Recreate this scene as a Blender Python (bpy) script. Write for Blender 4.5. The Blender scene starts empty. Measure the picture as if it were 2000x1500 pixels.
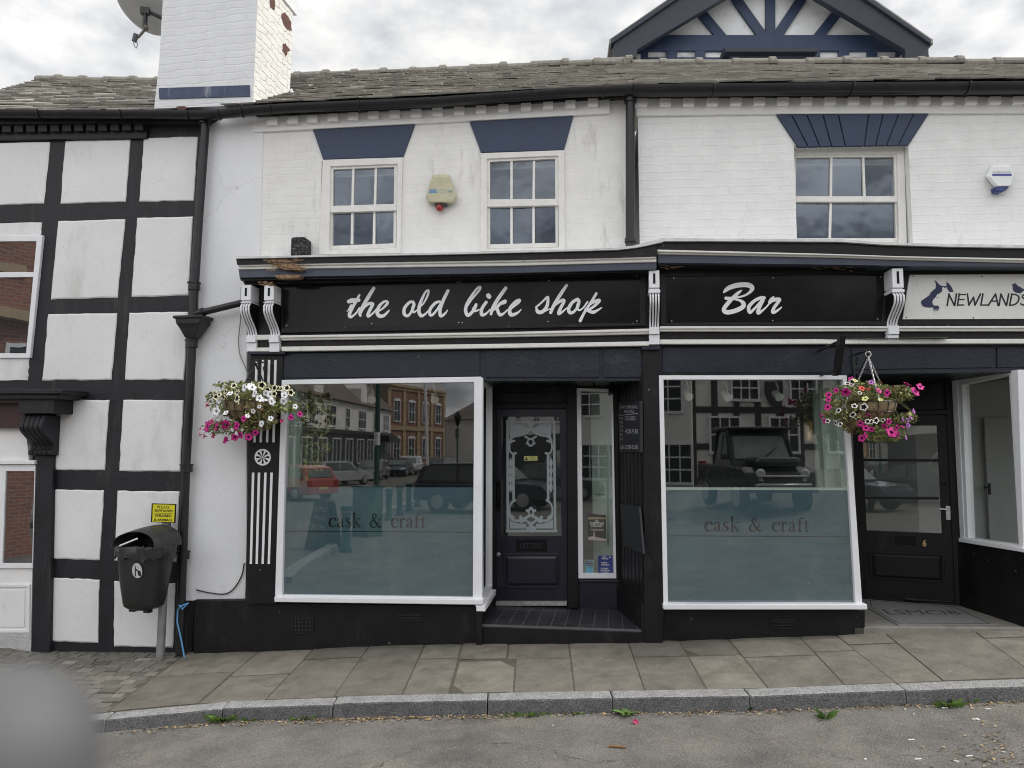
import bpy, bmesh, math, random
import numpy as np
from mathutils import Matrix, Vector
random.seed(7); rng = np.random.default_rng(7)
SC = bpy.context.scene; COL = SC.collection
# ---------------------------------------------------------------- camera
F = 1440.; PITCH = math.radians(4.9); CAM = np.array([0, 0, 1.75])
cd = bpy.data.cameras.new('camera'); camo = bpy.data.objects.new('camera', cd); COL.objects.link(camo)
camo.location = CAM; camo.rotation_euler = (math.radians(90) + PITCH, 0, 0)
cd.sensor_width = 36; cd.lens = F / 2000 * 36; cd.clip_start = .02; cd.clip_end = 3000
cd.dof.use_dof = True; cd.dof.focus_distance = 6.7; cd.dof.aperture_fstop = cd.lens / 1000 / .0085
SC.camera = camo
# ---------------------------------------------------------------- light
SUN_EL, SUN_AZ = math.radians(50), math.radians(-7)     # from the right, a little in front of the facades
w = bpy.data.worlds.new('World'); SC.world = w; w.use_nodes = True
nt = w.node_tree; bg = nt.nodes['Background']; bg.inputs[1].default_value = .1
sky = nt.nodes.new('ShaderNodeTexSky'); sky.sky_type = 'NISHITA'; sky.sun_disc = False
sky.sun_elevation = SUN_EL; sky.sun_rotation = math.radians(90) - SUN_AZ; sky.dust_density = 3
tc = nt.nodes.new('ShaderNodeTexCoord'); mp = nt.nodes.new('ShaderNodeMapping'); mp.inputs['Scale'].default_value = (1, 1, 1.9)
mp.inputs['Location'].default_value = (.3, .7, .1)
nz = nt.nodes.new('ShaderNodeTexNoise'); nz.inputs['Scale'].default_value = 9; nz.inputs['Detail'].default_value = 12; nz.inputs['Roughness'].default_value = .55
nz.inputs['Distortion'].default_value = .0
rp = nt.nodes.new('ShaderNodeValToRGB'); e = rp.color_ramp.elements
e[0].position = .36; e[0].color = (5.9, 6.1, 6.5, 1); e[1].position = .62; e[1].color = (9.6, 9.5, 9.3, 1)
n2 = nt.nodes.new('ShaderNodeTexNoise'); n2.inputs['Scale'].default_value = 2.1; n2.inputs['Detail'].default_value = 4
r2 = nt.nodes.new('ShaderNodeValToRGB'); r2.color_ramp.elements[0].position = .36; r2.color_ramp.elements[0].color = (.72,) * 3 + (1,)
r2.color_ramp.elements[1].position = .5; r2.color_ramp.elements[1].color = (1, 1, 1, 1)
mx = nt.nodes.new('ShaderNodeMixRGB')
L = nt.links.new
L(tc.outputs['Generated'], mp.inputs[0]); L(mp.outputs[0], nz.inputs[0]); L(mp.outputs[0], n2.inputs[0]); L(nz.outputs[0], rp.inputs[0]); L(n2.outputs[0], r2.inputs[0])
sx = nt.nodes.new('ShaderNodeSeparateXYZ'); L(tc.outputs['Generated'], sx.inputs[0])
gr = nt.nodes.new('ShaderNodeMapRange'); gr.inputs[1].default_value = -.8; gr.inputs[2].default_value = .9; gr.inputs[3].default_value = 1.6; gr.inputs[4].default_value = .83; L(sx.outputs[1], gr.inputs[0])   # sky brightened behind the camera, added as fill light on the facades
cl_ = nt.nodes.new('ShaderNodeVectorMath'); cl_.operation = 'SCALE'; L(rp.outputs[0], cl_.inputs[0])
n3 = nt.nodes.new('ShaderNodeTexNoise'); n3.inputs['Scale'].default_value = 5; n3.inputs['Detail'].default_value = 6; L(mp.outputs[0], n3.inputs[0])
m3 = nt.nodes.new('ShaderNodeMapRange'); m3.inputs[1].default_value = .40; m3.inputs[2].default_value = .60; m3.inputs[3].default_value = -.5; m3.inputs[4].default_value = .45; L(n3.outputs[0], m3.inputs[0])
w3 = nt.nodes.new('ShaderNodeMapRange'); w3.inputs[1].default_value = -.3; w3.inputs[2].default_value = .3; w3.inputs[3].default_value = 1; w3.inputs[4].default_value = 0; L(sx.outputs[1], w3.inputs[0])
f3 = nt.nodes.new('ShaderNodeMath'); f3.operation = 'MULTIPLY_ADD'; f3.inputs[2].default_value = 1; L(m3.outputs[0], f3.inputs[0]); L(w3.outputs[0], f3.inputs[1])   # heavier broken cloud over the opposite roofs
g3 = nt.nodes.new('ShaderNodeMath'); g3.operation = 'MULTIPLY'; L(f3.outputs[0], g3.inputs[0]); L(gr.outputs[0], g3.inputs[1]); L(g3.outputs[0], cl_.inputs['Scale'])
L(r2.outputs[0], mx.inputs[0]); L(sky.outputs[0], mx.inputs[1]); L(cl_.outputs[0], mx.inputs[2]); L(mx.outputs[0], bg.inputs[0])
sl = bpy.data.lights.new('sun', 'SUN'); sl.energy = 2.0; sl.angle = math.radians(12); sl.color = (1, .965, .915)
so = bpy.data.objects.new('sun', sl); COL.objects.link(so)
sd = Vector((math.cos(SUN_EL) * math.cos(SUN_AZ), math.cos(SUN_EL) * math.sin(SUN_AZ), math.sin(SUN_EL)))
so.rotation_euler = sd.to_track_quat('Z', 'Y').to_euler()
SC.view_settings.view_transform = 'Standard'; SC.view_settings.look = 'None'; SC.view_settings.exposure = .34; SC.view_settings.gamma = 1
cy = SC.cycles; cy.filter_width = 1.05; cy.use_denoising = True; cy.max_bounces = 8; cy.diffuse_bounces = 4; cy.glossy_bounces = 4; cy.transparent_max_bounces = 24
cy.sample_clamp_indirect = 4; cy.caustics_reflective = False; cy.caustics_refractive = False
# ---------------------------------------------------------------- projection helpers: photo pixels -> real planes
def ray(px, py):
    x = (px - 1000) / F; v = -(py - 750) / F; c, s = math.cos(PITCH), math.sin(PITCH)
    return np.array([x, c - v * s, s + v * c])
class Plane:                       # vertical facade plane turned th degrees; n points to the street
    def __init__(s, o, th):
        s.o = np.array(o, float); t = math.radians(th)
        s.u = np.array([math.cos(t), -math.sin(t), 0]); s.n = np.array([-math.sin(t), -math.cos(t), 0])
    def pt(s, px, py, off=0):
        d = ray(px, py); q = s.o + s.n * off
        return CAM + d * (((q - CAM) @ s.n) / (d @ s.n))
    def sz(s, px, py, off=0):
        p = s.pt(px, py, off); return (p - s.o) @ s.u, p[2]
    def w(s, a, z, off=0):
        p = s.o + s.u * a + s.n * off; return np.array([p[0], p[1], z])
    def off_z(s, px, py, z):       # offset at which the pixel lies at height z
        d = ray(px, py); p = CAM + d * ((z - CAM[2]) / d[2]); return (p - s.o) @ s.n
class Free(Plane):                 # plane through two 3D points (vertical), for canted sides
    def __init__(s, a, b, flip=False):
        s.o = np.array(a, float); u = np.array(b, float) - s.o; u[2] = 0; s.u = u / np.linalg.norm(u)
        s.n = np.array([s.u[1], -s.u[0], 0]) * (-1 if flip else 1)
PX0 = ray(1262, 870); O = CAM + PX0 * (6.6 / PX0[1])
B = Plane(O, 8); C = Plane(O, 3.5); A = Plane(B.pt(385, 870), 10)
# ---------------------------------------------------------------- mesh helpers
class MB:
    def __init__(s): s.v = []; s.f = []; s.m = []; s.t = []
    def vs(s, pts): n = len(s.v); s.v += [tuple(map(float, p)) for p in pts]; return n
    def face(s, idx, m=0, t=1.): s.f.append(tuple(idx)); s.m.append(m); s.t.append(t)
    def poly(s, pts, m=0, t=1.):
        n = s.vs(pts); s.face(range(n, n + len(pts)), m, t)
    def prism(s, fr, d, m=0, t=1., mside=None):        # front polygon + depth vector (or back polygon)
        k = len(fr); bk = [np.asarray(p, float) + d for p in fr] if len(np.shape(d)) == 1 else d
        n = s.vs(fr); s.vs(bk); ms = m if mside is None else mside
        s.face(range(n, n + k), m, t); s.face(range(n + 2 * k - 1, n + k - 1, -1), m, t)
        for i in range(k):
            j = (i + 1) % k; s.face((n + i, n + k + i, n + k + j, n + j), ms, t)
    def quad(s, P, q, f, b, m=0, t=1.):                # pixel polygon on plane P, front offset f, back offset b
        s.prism([P.pt(x, y, f) for x, y in q], P.n * (b - f), m, t)
    def rect(s, P, a0, a1, z0, z1, f, b, m=0, t=1.):
        s.prism([P.w(a0, z1, f), P.w(a1, z1, f), P.w(a1, z0, f), P.w(a0, z0, f)], P.n * (b - f), m, t)
    def ring(s, P, out, inn, f, b, m=0):               # frame between two pixel quads
        fo = [P.pt(*q, f) for q in out]; fi = [P.pt(*q, f) for q in inn]
        s.ring3(fo, fi, P.n * (b - f), m)
    def ring3(s, fo, fi, d, m=0):
        k = len(fo); n = s.vs(fo); s.vs(fi); s.vs([p + d for p in fo]); s.vs([p + d for p in fi])
        for i in range(k):
            j = (i + 1) % k
            s.face((n + i, n + j, n + k + j, n + k + i), m); s.face((n + 2 * k + j, n + 2 * k + i, n + 3 * k + i, n + 3 * k + j), m)
            s.face((n + j, n + i, n + 2 * k + i, n + 2 * k + j), m); s.face((n + k + i, n + k + j, n + 3 * k + j, n + 3 * k + i), m)
    def strip(s, P, top, bot, f, b, m=0):              # long moulding following two pixel polylines
        T = [P.pt(x, y, f) for x, y in top]; Bt = [P.pt(x, y, f) for x, y in bot]; s.strip3(T, Bt, P.n * (b - f), m)
    def strip3(s, T, Bt, d, m=0):
        k = len(T); n = s.vs(T); s.vs(Bt); s.vs([p + d for p in T]); s.vs([p + d for p in Bt])
        for i in range(k - 1):
            s.face((n + i, n + k + i, n + k + i + 1, n + i + 1), m); s.face((n + i, n + i + 1, n + 2 * k + i + 1, n + 2 * k + i), m)
            s.face((n + k + i, n + 3 * k + i, n + 3 * k + i + 1, n + k + i + 1), m); s.face((n + 2 * k + i, n + 2 * k + i + 1, n + 3 * k + i + 1, n + 3 * k + i), m)
        for i in (0, k - 1): s.face((n + i, n + 2 * k + i, n + 3 * k + i, n + k + i), m)
    def box(s, c, sx, sy, sz, rz=0, m=0, t=1., rot=None):
        R = rot if rot is not None else np.array(Matrix.Rotation(rz, 3, 'Z')); c = np.asarray(c, float)
        p = [c + R @ np.array([x * sx / 2, y * sy / 2, z * sz / 2]) for z in (-1, 1) for x, y in ((-1, -1), (1, -1), (1, 1), (-1, 1))]
        n = s.vs(p)
        for q in ((3, 2, 1, 0), (4, 5, 6, 7), (0, 1, 5, 4), (1, 2, 6, 5), (2, 3, 7, 6), (3, 0, 4, 7)): s.face([n + i for i in q], m, t)
    def tube(s, path, r, n=10, m=0, cap=True, t=1.):
        path = [np.asarray(p, float) for p in path]; k = len(path); rr = r if hasattr(r, '__len__') else [r] * k
        n0 = len(s.v); prev = None
        for i, p in enumerate(path):
            tg = path[min(i + 1, k - 1)] - path[max(i - 1, 0)]; tg = tg / (np.linalg.norm(tg) + 1e-9)
            if prev is None: a = np.cross(tg, [0, 0, 1] if abs(tg[2]) < .9 else [1, 0, 0])
            else: a = prev - tg * (prev @ tg)
            a = a / (np.linalg.norm(a) + 1e-9); b = np.cross(tg, a); prev = a
            s.vs([p + rr[i] * (a * math.cos(2 * math.pi * j / n) + b * math.sin(2 * math.pi * j / n)) for j in range(n)])
        for i in range(k - 1):
            for j in range(n):
                q = n0 + i * n; j2 = (j + 1) % n; s.face((q + j, q + j2, q + n + j2, q + n + j), m, t)
        if cap: s.face([n0 + j for j in range(n - 1, -1, -1)], m, t); s.face([n0 + (k - 1) * n + j for j in range(n)], m, t)
    def lathe(s, c, prof, n=24, m=0, axis=None, t=1.):
        c = np.asarray(c, float); az = np.array([0, 0, 1.]) if axis is None else np.asarray(axis, float) / np.linalg.norm(axis)
        ax = np.cross(az, [0, 1, 0] if abs(az[1]) < .9 else [1, 0, 0]); ax /= np.linalg.norm(ax); ay = np.cross(az, ax)
        n0 = len(s.v)
        for r, z in prof: s.vs([c + az * z + r * (ax * math.cos(2 * math.pi * j / n) + ay * math.sin(2 * math.pi * j / n)) for j in range(n)])
        for i in range(len(prof) - 1):
            for j in range(n):
                j2 = (j + 1) % n; q = n0 + i * n; s.face((q + j, q + j2, q + n + j2, q + n + j), m, t)
        s.face([n0 + j for j in range(n - 1, -1, -1)], m, t); s.face([n0 + (len(prof) - 1) * n + j for j in range(n)], m, t)
    def build(s, name, mats, parent=None, bev=0, smooth=False, uvP=None, fix=True):
        me = bpy.data.meshes.new(name); me.from_pydata(s.v, [], s.f)
        mats = mats if isinstance(mats, (list, tuple)) else [mats]
        for q in mats: me.materials.append(q)
        me.polygons.foreach_set('material_index', s.m)
        if any(x != 1. for x in s.t):
            at = me.attributes.new('tint', 'FLOAT', 'FACE'); at.data.foreach_set('value', s.t)
        else:
            at = me.attributes.new('tint', 'FLOAT', 'FACE'); at.data.foreach_set('value', [1.] * len(s.f))
        if fix:
            bm = bmesh.new(); bm.from_mesh(me); bmesh.ops.recalc_face_normals(bm, faces=bm.faces); bm.to_mesh(me); bm.free()
        if uvP is not None:
            uv = me.uv_layers.new(name='UVMap'); V = np.array(s.v); U = np.stack([(V - uvP.o) @ uvP.u, V[:, 2]], 1)
            li = np.zeros(len(me.loops), int); me.loops.foreach_get('vertex_index', li); uv.data.foreach_set('uv', U[li].ravel().astype(np.float32))
        if smooth: me.polygons.foreach_set('use_smooth', [True] * len(me.polygons))
        o = bpy.data.objects.new(name, me); COL.objects.link(o)
        if smooth:
            try: me.set_sharp_from_angle(angle=math.radians(45))
            except Exception: pass
        if bev:
            md = o.modifiers.new('bevel', 'BEVEL'); md.width = bev; md.segments = 2; md.limit_method = 'ANGLE'; md.angle_limit = math.radians(35)
        if parent is not None: adopt(o, parent)
        return o
WORLD = {}
def adopt(o, parent):
    o.parent = parent; m = WORLD.get(parent.name)
    if m is not None: o.matrix_parent_inverse = m.inverted()
def tag(o, label, cat, group=None, kind=None):
    o['label'] = label; o['category'] = cat
    if group: o['group'] = group
    if kind: o['kind'] = kind
    return o
def thing(name, label, cat, loc=(0, 0, 0), group=None):
    o = bpy.data.objects.new(name, None); COL.objects.link(o); o.location = [float(x) for x in loc]; o.empty_display_size = .1
    WORLD[o.name] = Matrix.Translation(o.location); return tag(o, label, cat, group)
def struct(o): o['kind'] = 'structure'; return o
# ---------------------------------------------------------------- flat drawn shapes (lettering, vinyl): signed distance -> clean sheet
def smooth_path(pts, k=8):
    P_ = [np.array(p, float) for p in pts]
    if len(P_) < 3: return P_
    out = []
    for i in range(len(P_) - 1):
        p0, p1, p2, p3 = P_[max(i - 1, 0)], P_[i], P_[i + 1], P_[min(i + 2, len(P_) - 1)]
        for t in np.linspace(0, 1, k, endpoint=False):
            out.append(.5 * ((2 * p1) + (-p0 + p2) * t + (2 * p0 - 5 * p1 + 4 * p2 - p3) * t * t + (-p0 + 3 * p1 - 3 * p2 + p3) * t ** 3))
    out.append(P_[-1]); return out
def sdf_shape(adds, subs, res, bounds):
    x0, y0, x1, y1 = bounds; X, Y = np.meshgrid(np.arange(x0, x1 + res, res), np.arange(y0, y1 + res, res))
    def one(pr):
        D = np.full(X.shape, 1e3)
        if pr[0] == 's':                       # stroke: list of (x, y, width)
            pts = pr[1]
            for a, b in zip(pts[:-1], pts[1:]):
                m = max(a[2], b[2]) / 2 + 2 * res + 1
                i0 = max(int((min(a[1], b[1]) - m - y0) / res), 0); i1 = int((max(a[1], b[1]) + m - y0) / res) + 2
                j0 = max(int((min(a[0], b[0]) - m - x0) / res), 0); j1 = int((max(a[0], b[0]) + m - x0) / res) + 2
                xs, ys = X[i0:i1, j0:j1], Y[i0:i1, j0:j1]
                if xs.size == 0: continue
                dx, dy = b[0] - a[0], b[1] - a[1]; t = np.clip(((xs - a[0]) * dx + (ys - a[1]) * dy) / (dx * dx + dy * dy + 1e-9), 0, 1)
                d = np.hypot(xs - a[0] - t * dx, ys - a[1] - t * dy) - (a[2] + (b[2] - a[2]) * t) / 2
                D[i0:i1, j0:j1] = np.minimum(D[i0:i1, j0:j1], d)
        elif pr[0] == 'p':                     # polygon
            pts = pr[1]; ins = np.zeros(X.shape, bool)
            for a, b in zip(pts, pts[1:] + pts[:1]):
                dx, dy = b[0] - a[0], b[1] - a[1]; t = np.clip(((X - a[0]) * dx + (Y - a[1]) * dy) / (dx * dx + dy * dy + 1e-9), 0, 1)
                D = np.minimum(D, np.hypot(X - a[0] - t * dx, Y - a[1] - t * dy))
                if a[1] != b[1]: ins ^= ((a[1] > Y) != (b[1] > Y)) & (X < dx * (Y - a[1]) / dy + a[0])
            D = np.where(ins, -D, D)
        return D
    D = np.full(X.shape, 1e3)
    for p in adds: D = np.minimum(D, one(p))
    for p in subs: D = np.maximum(D, -one(p))
    return X, Y, D
def flat(mb, to3, adds, subs, res, bounds, m=0):
    X, Y, D = sdf_shape(adds, subs, res, bounds); D = np.where(np.abs(D) < 1e-6, 1e-6, D); I = D < 0; cache = {}
    def vert(key, x, y):
        if key not in cache: cache[key] = mb.vs([to3(x, y)])
        return cache[key]
    h, w_ = D.shape
    full = I[:-1, :-1] & I[1:, :-1] & I[:-1, 1:] & I[1:, 1:]; some = (I[:-1, :-1] | I[1:, :-1] | I[:-1, 1:] | I[1:, 1:]) & ~full
    for i in range(h - 1):
        j = 0
        while j < w_ - 1:
            if full[i, j]:
                k = j
                while k < w_ - 1 and full[i, k]: k += 1
                mb.face([vert((i, j), X[i, j], Y[i, j]), vert((i, k), X[i, k], Y[i, k]), vert((i + 1, k), X[i + 1, k], Y[i + 1, k]), vert((i + 1, j), X[i + 1, j], Y[i + 1, j])], m); j = k; continue
            if some[i, j]:
                cs = [(i, j), (i, j + 1), (i + 1, j + 1), (i + 1, j)]; pl = []
                for a, b in zip(cs, cs[1:] + cs[:1]):
                    if I[a]: pl.append(vert(a, X[a], Y[a]))
                    if I[a] != I[b]:
                        t = D[a] / (D[a] - D[b]); pl.append(vert((min(a, b), max(a, b)), X[a] + (X[b] - X[a]) * t, Y[a] + (Y[b] - Y[a]) * t))
                if len(pl) > 2: mb.face(pl, m)
            j += 1
TEXTS = {}
def text_mesh(s, bold=0.0):
    k = (s, bold)
    if k not in TEXTS:
        c = bpy.data.curves.new('t', 'FONT'); c.body = s; c.offset = bold; c.resolution_u = 3; o = bpy.data.objects.new('t', c); COL.objects.link(o)
        dg = bpy.context.evaluated_depsgraph_get(); me = bpy.data.meshes.new_from_object(o.evaluated_get(dg))
        V = np.array([v.co[:2] for v in me.vertices]); Fc = [tuple(p.vertices) for p in me.polygons]
        bpy.data.objects.remove(o); bpy.data.meshes.remove(me); V -= V.min(0); V /= np.maximum(V.max(0), 1e-6); TEXTS[k] = (V, Fc)
    return TEXTS[k]
def text(mb, s, to3, q, m=0, bold=0., shear=0):     # q: corners TL, TR, BR, BL in to3's own coordinates
    V, Fc = text_mesh(s, bold); q = [np.array(p, float) for p in q]; n = len(mb.v)
    for u, v in V:
        p = (q[3] * (1 - u) + q[2] * u) * (1 - v) + (q[0] * (1 - u) + q[1] * u) * v; mb.vs([to3(*p)])
    for f in Fc: mb.face([n + i for i in f], m)
def rectq(x0, y0, x1, y1): return [(x0, y0), (x1, y0), (x1, y1), (x0, y1)]
for s_ in ('PLEASE', 'SLOW DOWN', 'CHILDREN', '& ANIMALS'): text_mesh(s_, .02)
# ---------------------------------------------------------------- materials
def hexc(r, g, b): return tuple(((c / 255) / 12.92 if c / 255 <= .04045 else ((c / 255 + .055) / 1.055) ** 2.4) for c in (r, g, b))
MATS = {}
def M(name, col, rough=.5, var=.12, vs=6., bump=.15, bs=80., bd=.01, metal=0., spec=.4, tint=0., var2=None, coat=0., stain=None, uv=False, emit=None, spots=None, cracks=None):
    m = bpy.data.materials.new(name); m.use_nodes = True; t = m.node_tree; N = t.nodes; bs_ = N['Principled BSDF']; Lk = t.links.new
    tc = N.new('ShaderNodeTexCoord'); src = tc.outputs['Object']
    n1 = N.new('ShaderNodeTexNoise'); n1.inputs['Scale'].default_value = vs; n1.inputs['Detail'].default_value = 8; n1.inputs['Roughness'].default_value = .65; Lk(src, n1.inputs[0])
    r1 = N.new('ShaderNodeValToRGB'); a = r1.color_ramp.elements; a[0].position = .28; a[1].position = .72
    c2 = var2 if var2 else tuple(min(1, x * (1 + var)) for x in col); a[0].color = tuple(x * (1 - var) for x in col) + (1,); a[1].color = tuple(c2) + (1,)
    Lk(n1.outputs[0], r1.inputs[0]); out = r1.outputs[0]
    if stain:                                  # (colour, scale, threshold, amount, z-stretch)
        sc_, th, am, zs = stain[1:]
        mpn = N.new('ShaderNodeMapping'); mpn.inputs['Scale'].default_value = (1, 1, zs); Lk(src, mpn.inputs[0])
        n3 = N.new('ShaderNodeTexNoise'); n3.inputs['Scale'].default_value = sc_; n3.inputs['Detail'].default_value = 10; n3.inputs['Roughness'].default_value = .7; Lk(mpn.outputs[0], n3.inputs[0])
        r3 = N.new('ShaderNodeMapRange'); r3.inputs[1].default_value = th; r3.inputs[2].default_value = th + .16; r3.inputs[4].default_value = am; Lk(n3.outputs[0], r3.inputs[0])
        mi = N.new('ShaderNodeMixRGB'); mi.inputs[2].default_value = tuple(stain[0]) + (1,); Lk(r3.outputs[0], mi.inputs[0]); Lk(out, mi.inputs[1]); out = mi.outputs[0]
    if cracks:                                 # (colour, scale, width, amount): wandering hairline cracks
        nw = N.new('ShaderNodeTexNoise'); nw.inputs['Scale'].default_value = 2.5; nw.inputs['Detail'].default_value = 6; Lk(src, nw.inputs[0])
        mw = N.new('ShaderNodeMixRGB'); mw.inputs[0].default_value = .35; Lk(src, mw.inputs[1]); Lk(nw.outputs['Color'], mw.inputs[2])
        ve = N.new('ShaderNodeTexVoronoi'); ve.feature = 'DISTANCE_TO_EDGE'; ve.inputs['Scale'].default_value = cracks[1]; Lk(mw.outputs[0], ve.inputs[0])
        lt = N.new('ShaderNodeMath'); lt.operation = 'LESS_THAN'; lt.inputs[1].default_value = cracks[2]; Lk(ve.outputs['Distance'], lt.inputs[0])
        ms_ = N.new('ShaderNodeMapRange'); ms_.inputs[1].default_value = .5; ms_.inputs[2].default_value = .6; ms_.inputs[4].default_value = cracks[3]; Lk(n1.outputs[0], ms_.inputs[0])
        mc = N.new('ShaderNodeMath'); mc.operation = 'MULTIPLY'; Lk(lt.outputs[0], mc.inputs[0]); Lk(ms_.outputs[0], mc.inputs[1])
        mi = N.new('ShaderNodeMixRGB'); mi.inputs[2].default_value = tuple(cracks[0]) + (1,); Lk(mc.outputs[0], mi.inputs[0]); Lk(out, mi.inputs[1]); out = mi.outputs[0]
    if spots:                                  # (colour, scale, size, amount): scattered small specks
        vn = N.new('ShaderNodeTexVoronoi'); vn.inputs['Scale'].default_value = spots[1]; Lk(src, vn.inputs[0])
        sx_ = N.new('ShaderNodeSeparateColor'); Lk(vn.outputs['Color'], sx_.inputs[0]); th_ = N.new('ShaderNodeMath'); th_.operation = 'MULTIPLY'; th_.inputs[1].default_value = spots[2]; Lk(sx_.outputs[0], th_.inputs[0])
        lt = N.new('ShaderNodeMath'); lt.operation = 'LESS_THAN'; Lk(vn.outputs['Distance'], lt.inputs[0]); Lk(th_.outputs[0], lt.inputs[1]); ls_ = N.new('ShaderNodeMath'); ls_.operation = 'MULTIPLY'; ls_.inputs[1].default_value = spots[3]; Lk(lt.outputs[0], ls_.inputs[0])
        mi = N.new('ShaderNodeMixRGB'); mi.inputs[2].default_value = tuple(spots[0]) + (1,); Lk(ls_.outputs[0], mi.inputs[0]); Lk(out, mi.inputs[1]); out = mi.outputs[0]
    if tint:
        at = N.new('ShaderNodeAttribute'); at.attribute_name = 'tint'; mm = N.new('ShaderNodeMixRGB'); mm.blend_type = 'MULTIPLY'; mm.inputs[0].default_value = tint
        Lk(out, mm.inputs[1]); Lk(at.outputs['Fac'], mm.inputs[2]); out = mm.outputs[0]
    Lk(out, bs_.inputs['Base Color']); bs_.inputs['Roughness'].default_value = rough; bs_.inputs['Metallic'].default_value = metal
    bs_.inputs['Specular IOR Level'].default_value = spec; bs_.inputs['Coat Weight'].default_value = coat
    rr = N.new('ShaderNodeMapRange'); rr.inputs[3].default_value = max(rough - .1, .02); rr.inputs[4].default_value = min(rough + .12, 1); Lk(n1.outputs[0], rr.inputs[0]); Lk(rr.outputs[0], bs_.inputs['Roughness'])
    if bump:
        n4 = N.new('ShaderNodeTexNoise'); n4.inputs['Scale'].default_value = bs; n4.inputs['Detail'].default_value = 5; Lk(src, n4.inputs[0])
        bp = N.new('ShaderNodeBump'); bp.inputs['Strength'].default_value = bump; bp.inputs['Distance'].default_value = bd; Lk(n4.outputs[0], bp.inputs['Height']); Lk(bp.outputs[0], bs_.inputs['Normal'])
        m['bump'] = bp.name
    MATS[name] = m; return m
def brick_mat(name, c1, c2, mortar, bump=.5, dist=.006, bw=.225, bh=.075, ms=.009, wob=.012, stain=None, rough=.7, grain=.3):
    m = M(name, c1, rough=rough, var=.06, vs=5, bump=.25, bs=55, bd=.006, stain=stain); t = m.node_tree; N = t.nodes; Lk = t.links.new
    uv = N.new('ShaderNodeUVMap'); nz = N.new('ShaderNodeTexNoise'); nz.inputs['Scale'].default_value = 7; nz.inputs['Detail'].default_value = 3; Lk(uv.outputs[0], nz.inputs[0])
    sb = N.new('ShaderNodeVectorMath'); sb.operation = 'SUBTRACT'; sb.inputs[1].default_value = (.5, .5, .5); Lk(nz.outputs['Color'], sb.inputs[0])
    sc = N.new('ShaderNodeVectorMath'); sc.operation = 'SCALE'; sc.inputs['Scale'].default_value = wob * 2; Lk(sb.outputs[0], sc.inputs[0])
    ad = N.new('ShaderNodeVectorMath'); Lk(uv.outputs[0], ad.inputs[0]); Lk(sc.outputs[0], ad.inputs[1])
    bt = N.new('ShaderNodeTexBrick'); bt.inputs['Scale'].default_value = 1; bt.inputs['Brick Width'].default_value = bw; bt.inputs['Row Height'].default_value = bh
    bt.inputs['Mortar Size'].default_value = ms; bt.inputs['Mortar Smooth'].default_value = .7; bt.inputs['Color1'].default_value = c1 + (1,); bt.inputs['Color2'].default_value = c2 + (1,); bt.inputs['Mortar'].default_value = mortar + (1,)
    Lk(ad.outputs[0], bt.inputs[0])
    bs_ = N['Principled BSDF']; old = bs_.inputs['Base Color'].links[0].from_socket
    mm = N.new('ShaderNodeMixRGB'); mm.blend_type = 'MULTIPLY'; mm.inputs[0].default_value = 1
    nrm = N.new('ShaderNodeMixRGB'); nrm.blend_type = 'DIVIDE'; nrm.inputs[0].default_value = 1; nrm.inputs[2].default_value = tuple(max(x, .01) for x in c1) + (1,); Lk(old, nrm.inputs[1])
    Lk(bt.outputs['Color'], mm.inputs[1]); Lk(nrm.outputs[0], mm.inputs[2]); Lk(mm.outputs[0], bs_.inputs['Base Color'])
    n5 = N.new('ShaderNodeTexNoise'); n5.inputs['Scale'].default_value = 9; n5.inputs['Detail'].default_value = 6; Lk(uv.outputs[0], n5.inputs[0])
    mu = N.new('ShaderNodeMath'); mu.operation = 'MULTIPLY'; Lk(bt.outputs['Fac'], mu.inputs[0]); Lk(n5.outputs[0], mu.inputs[1])
    b2 = N.new('ShaderNodeBump'); b2.invert = True; b2.inputs['Strength'].default_value = bump; b2.inputs['Distance'].default_value = dist; Lk(mu.outputs[0], b2.inputs['Height'])
    Lk(N[m['bump']].outputs[0], b2.inputs['Normal']); Lk(b2.outputs[0], bs_.inputs['Normal'])
    return m
def glass_mat(name, base=.09, tintc=(.82, .86, .85), ior=1.5, rough=0.0, gcol=(1, 1, 1), wav=.0):
    m = bpy.data.materials.new(name); m.use_nodes = True; t = m.node_tree; N = t.nodes; N.clear(); Lk = t.links.new
    o = N.new('ShaderNodeOutputMaterial'); tr = N.new('ShaderNodeBsdfTransparent'); tr.inputs[0].default_value = tintc + (1,)
    gl = N.new('ShaderNodeBsdfGlossy'); gl.inputs['Roughness'].default_value = rough; gl.inputs[0].default_value = gcol + (1,)
    fr = N.new('ShaderNodeFresnel'); ge = N.new('ShaderNodeNewGeometry'); ma = N.new('ShaderNodeMath'); ma.operation = 'MULTIPLY_ADD'; ma.inputs[1].default_value = 1 / ior - ior; ma.inputs[2].default_value = ior; Lk(ge.outputs['Backfacing'], ma.inputs[0]); Lk(ma.outputs[0], fr.inputs[0])   # same reflection from both sides of the pane
    ad = N.new('ShaderNodeMath'); ad.operation = 'ADD'; ad.inputs[1].default_value = base; ad.use_clamp = True
    Lk(fr.outputs[0], ad.inputs[0]); mx = N.new('ShaderNodeMixShader'); Lk(ad.outputs[0], mx.inputs[0]); Lk(tr.outputs[0], mx.inputs[1]); Lk(gl.outputs[0], mx.inputs[2]); Lk(mx.outputs[0], o.inputs[0])
    if wav:
        tc = N.new('ShaderNodeTexCoord'); nz = N.new('ShaderNodeTexNoise'); nz.inputs['Scale'].default_value = 3; Lk(tc.outputs['Object'], nz.inputs[0])
        bp = N.new('ShaderNodeBump'); bp.inputs['Strength'].default_value = wav; bp.inputs['Distance'].default_value = .01; Lk(nz.outputs[0], bp.inputs['Height']); Lk(bp.outputs[0], gl.inputs['Normal'])
    MATS[name] = m; return m
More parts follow.
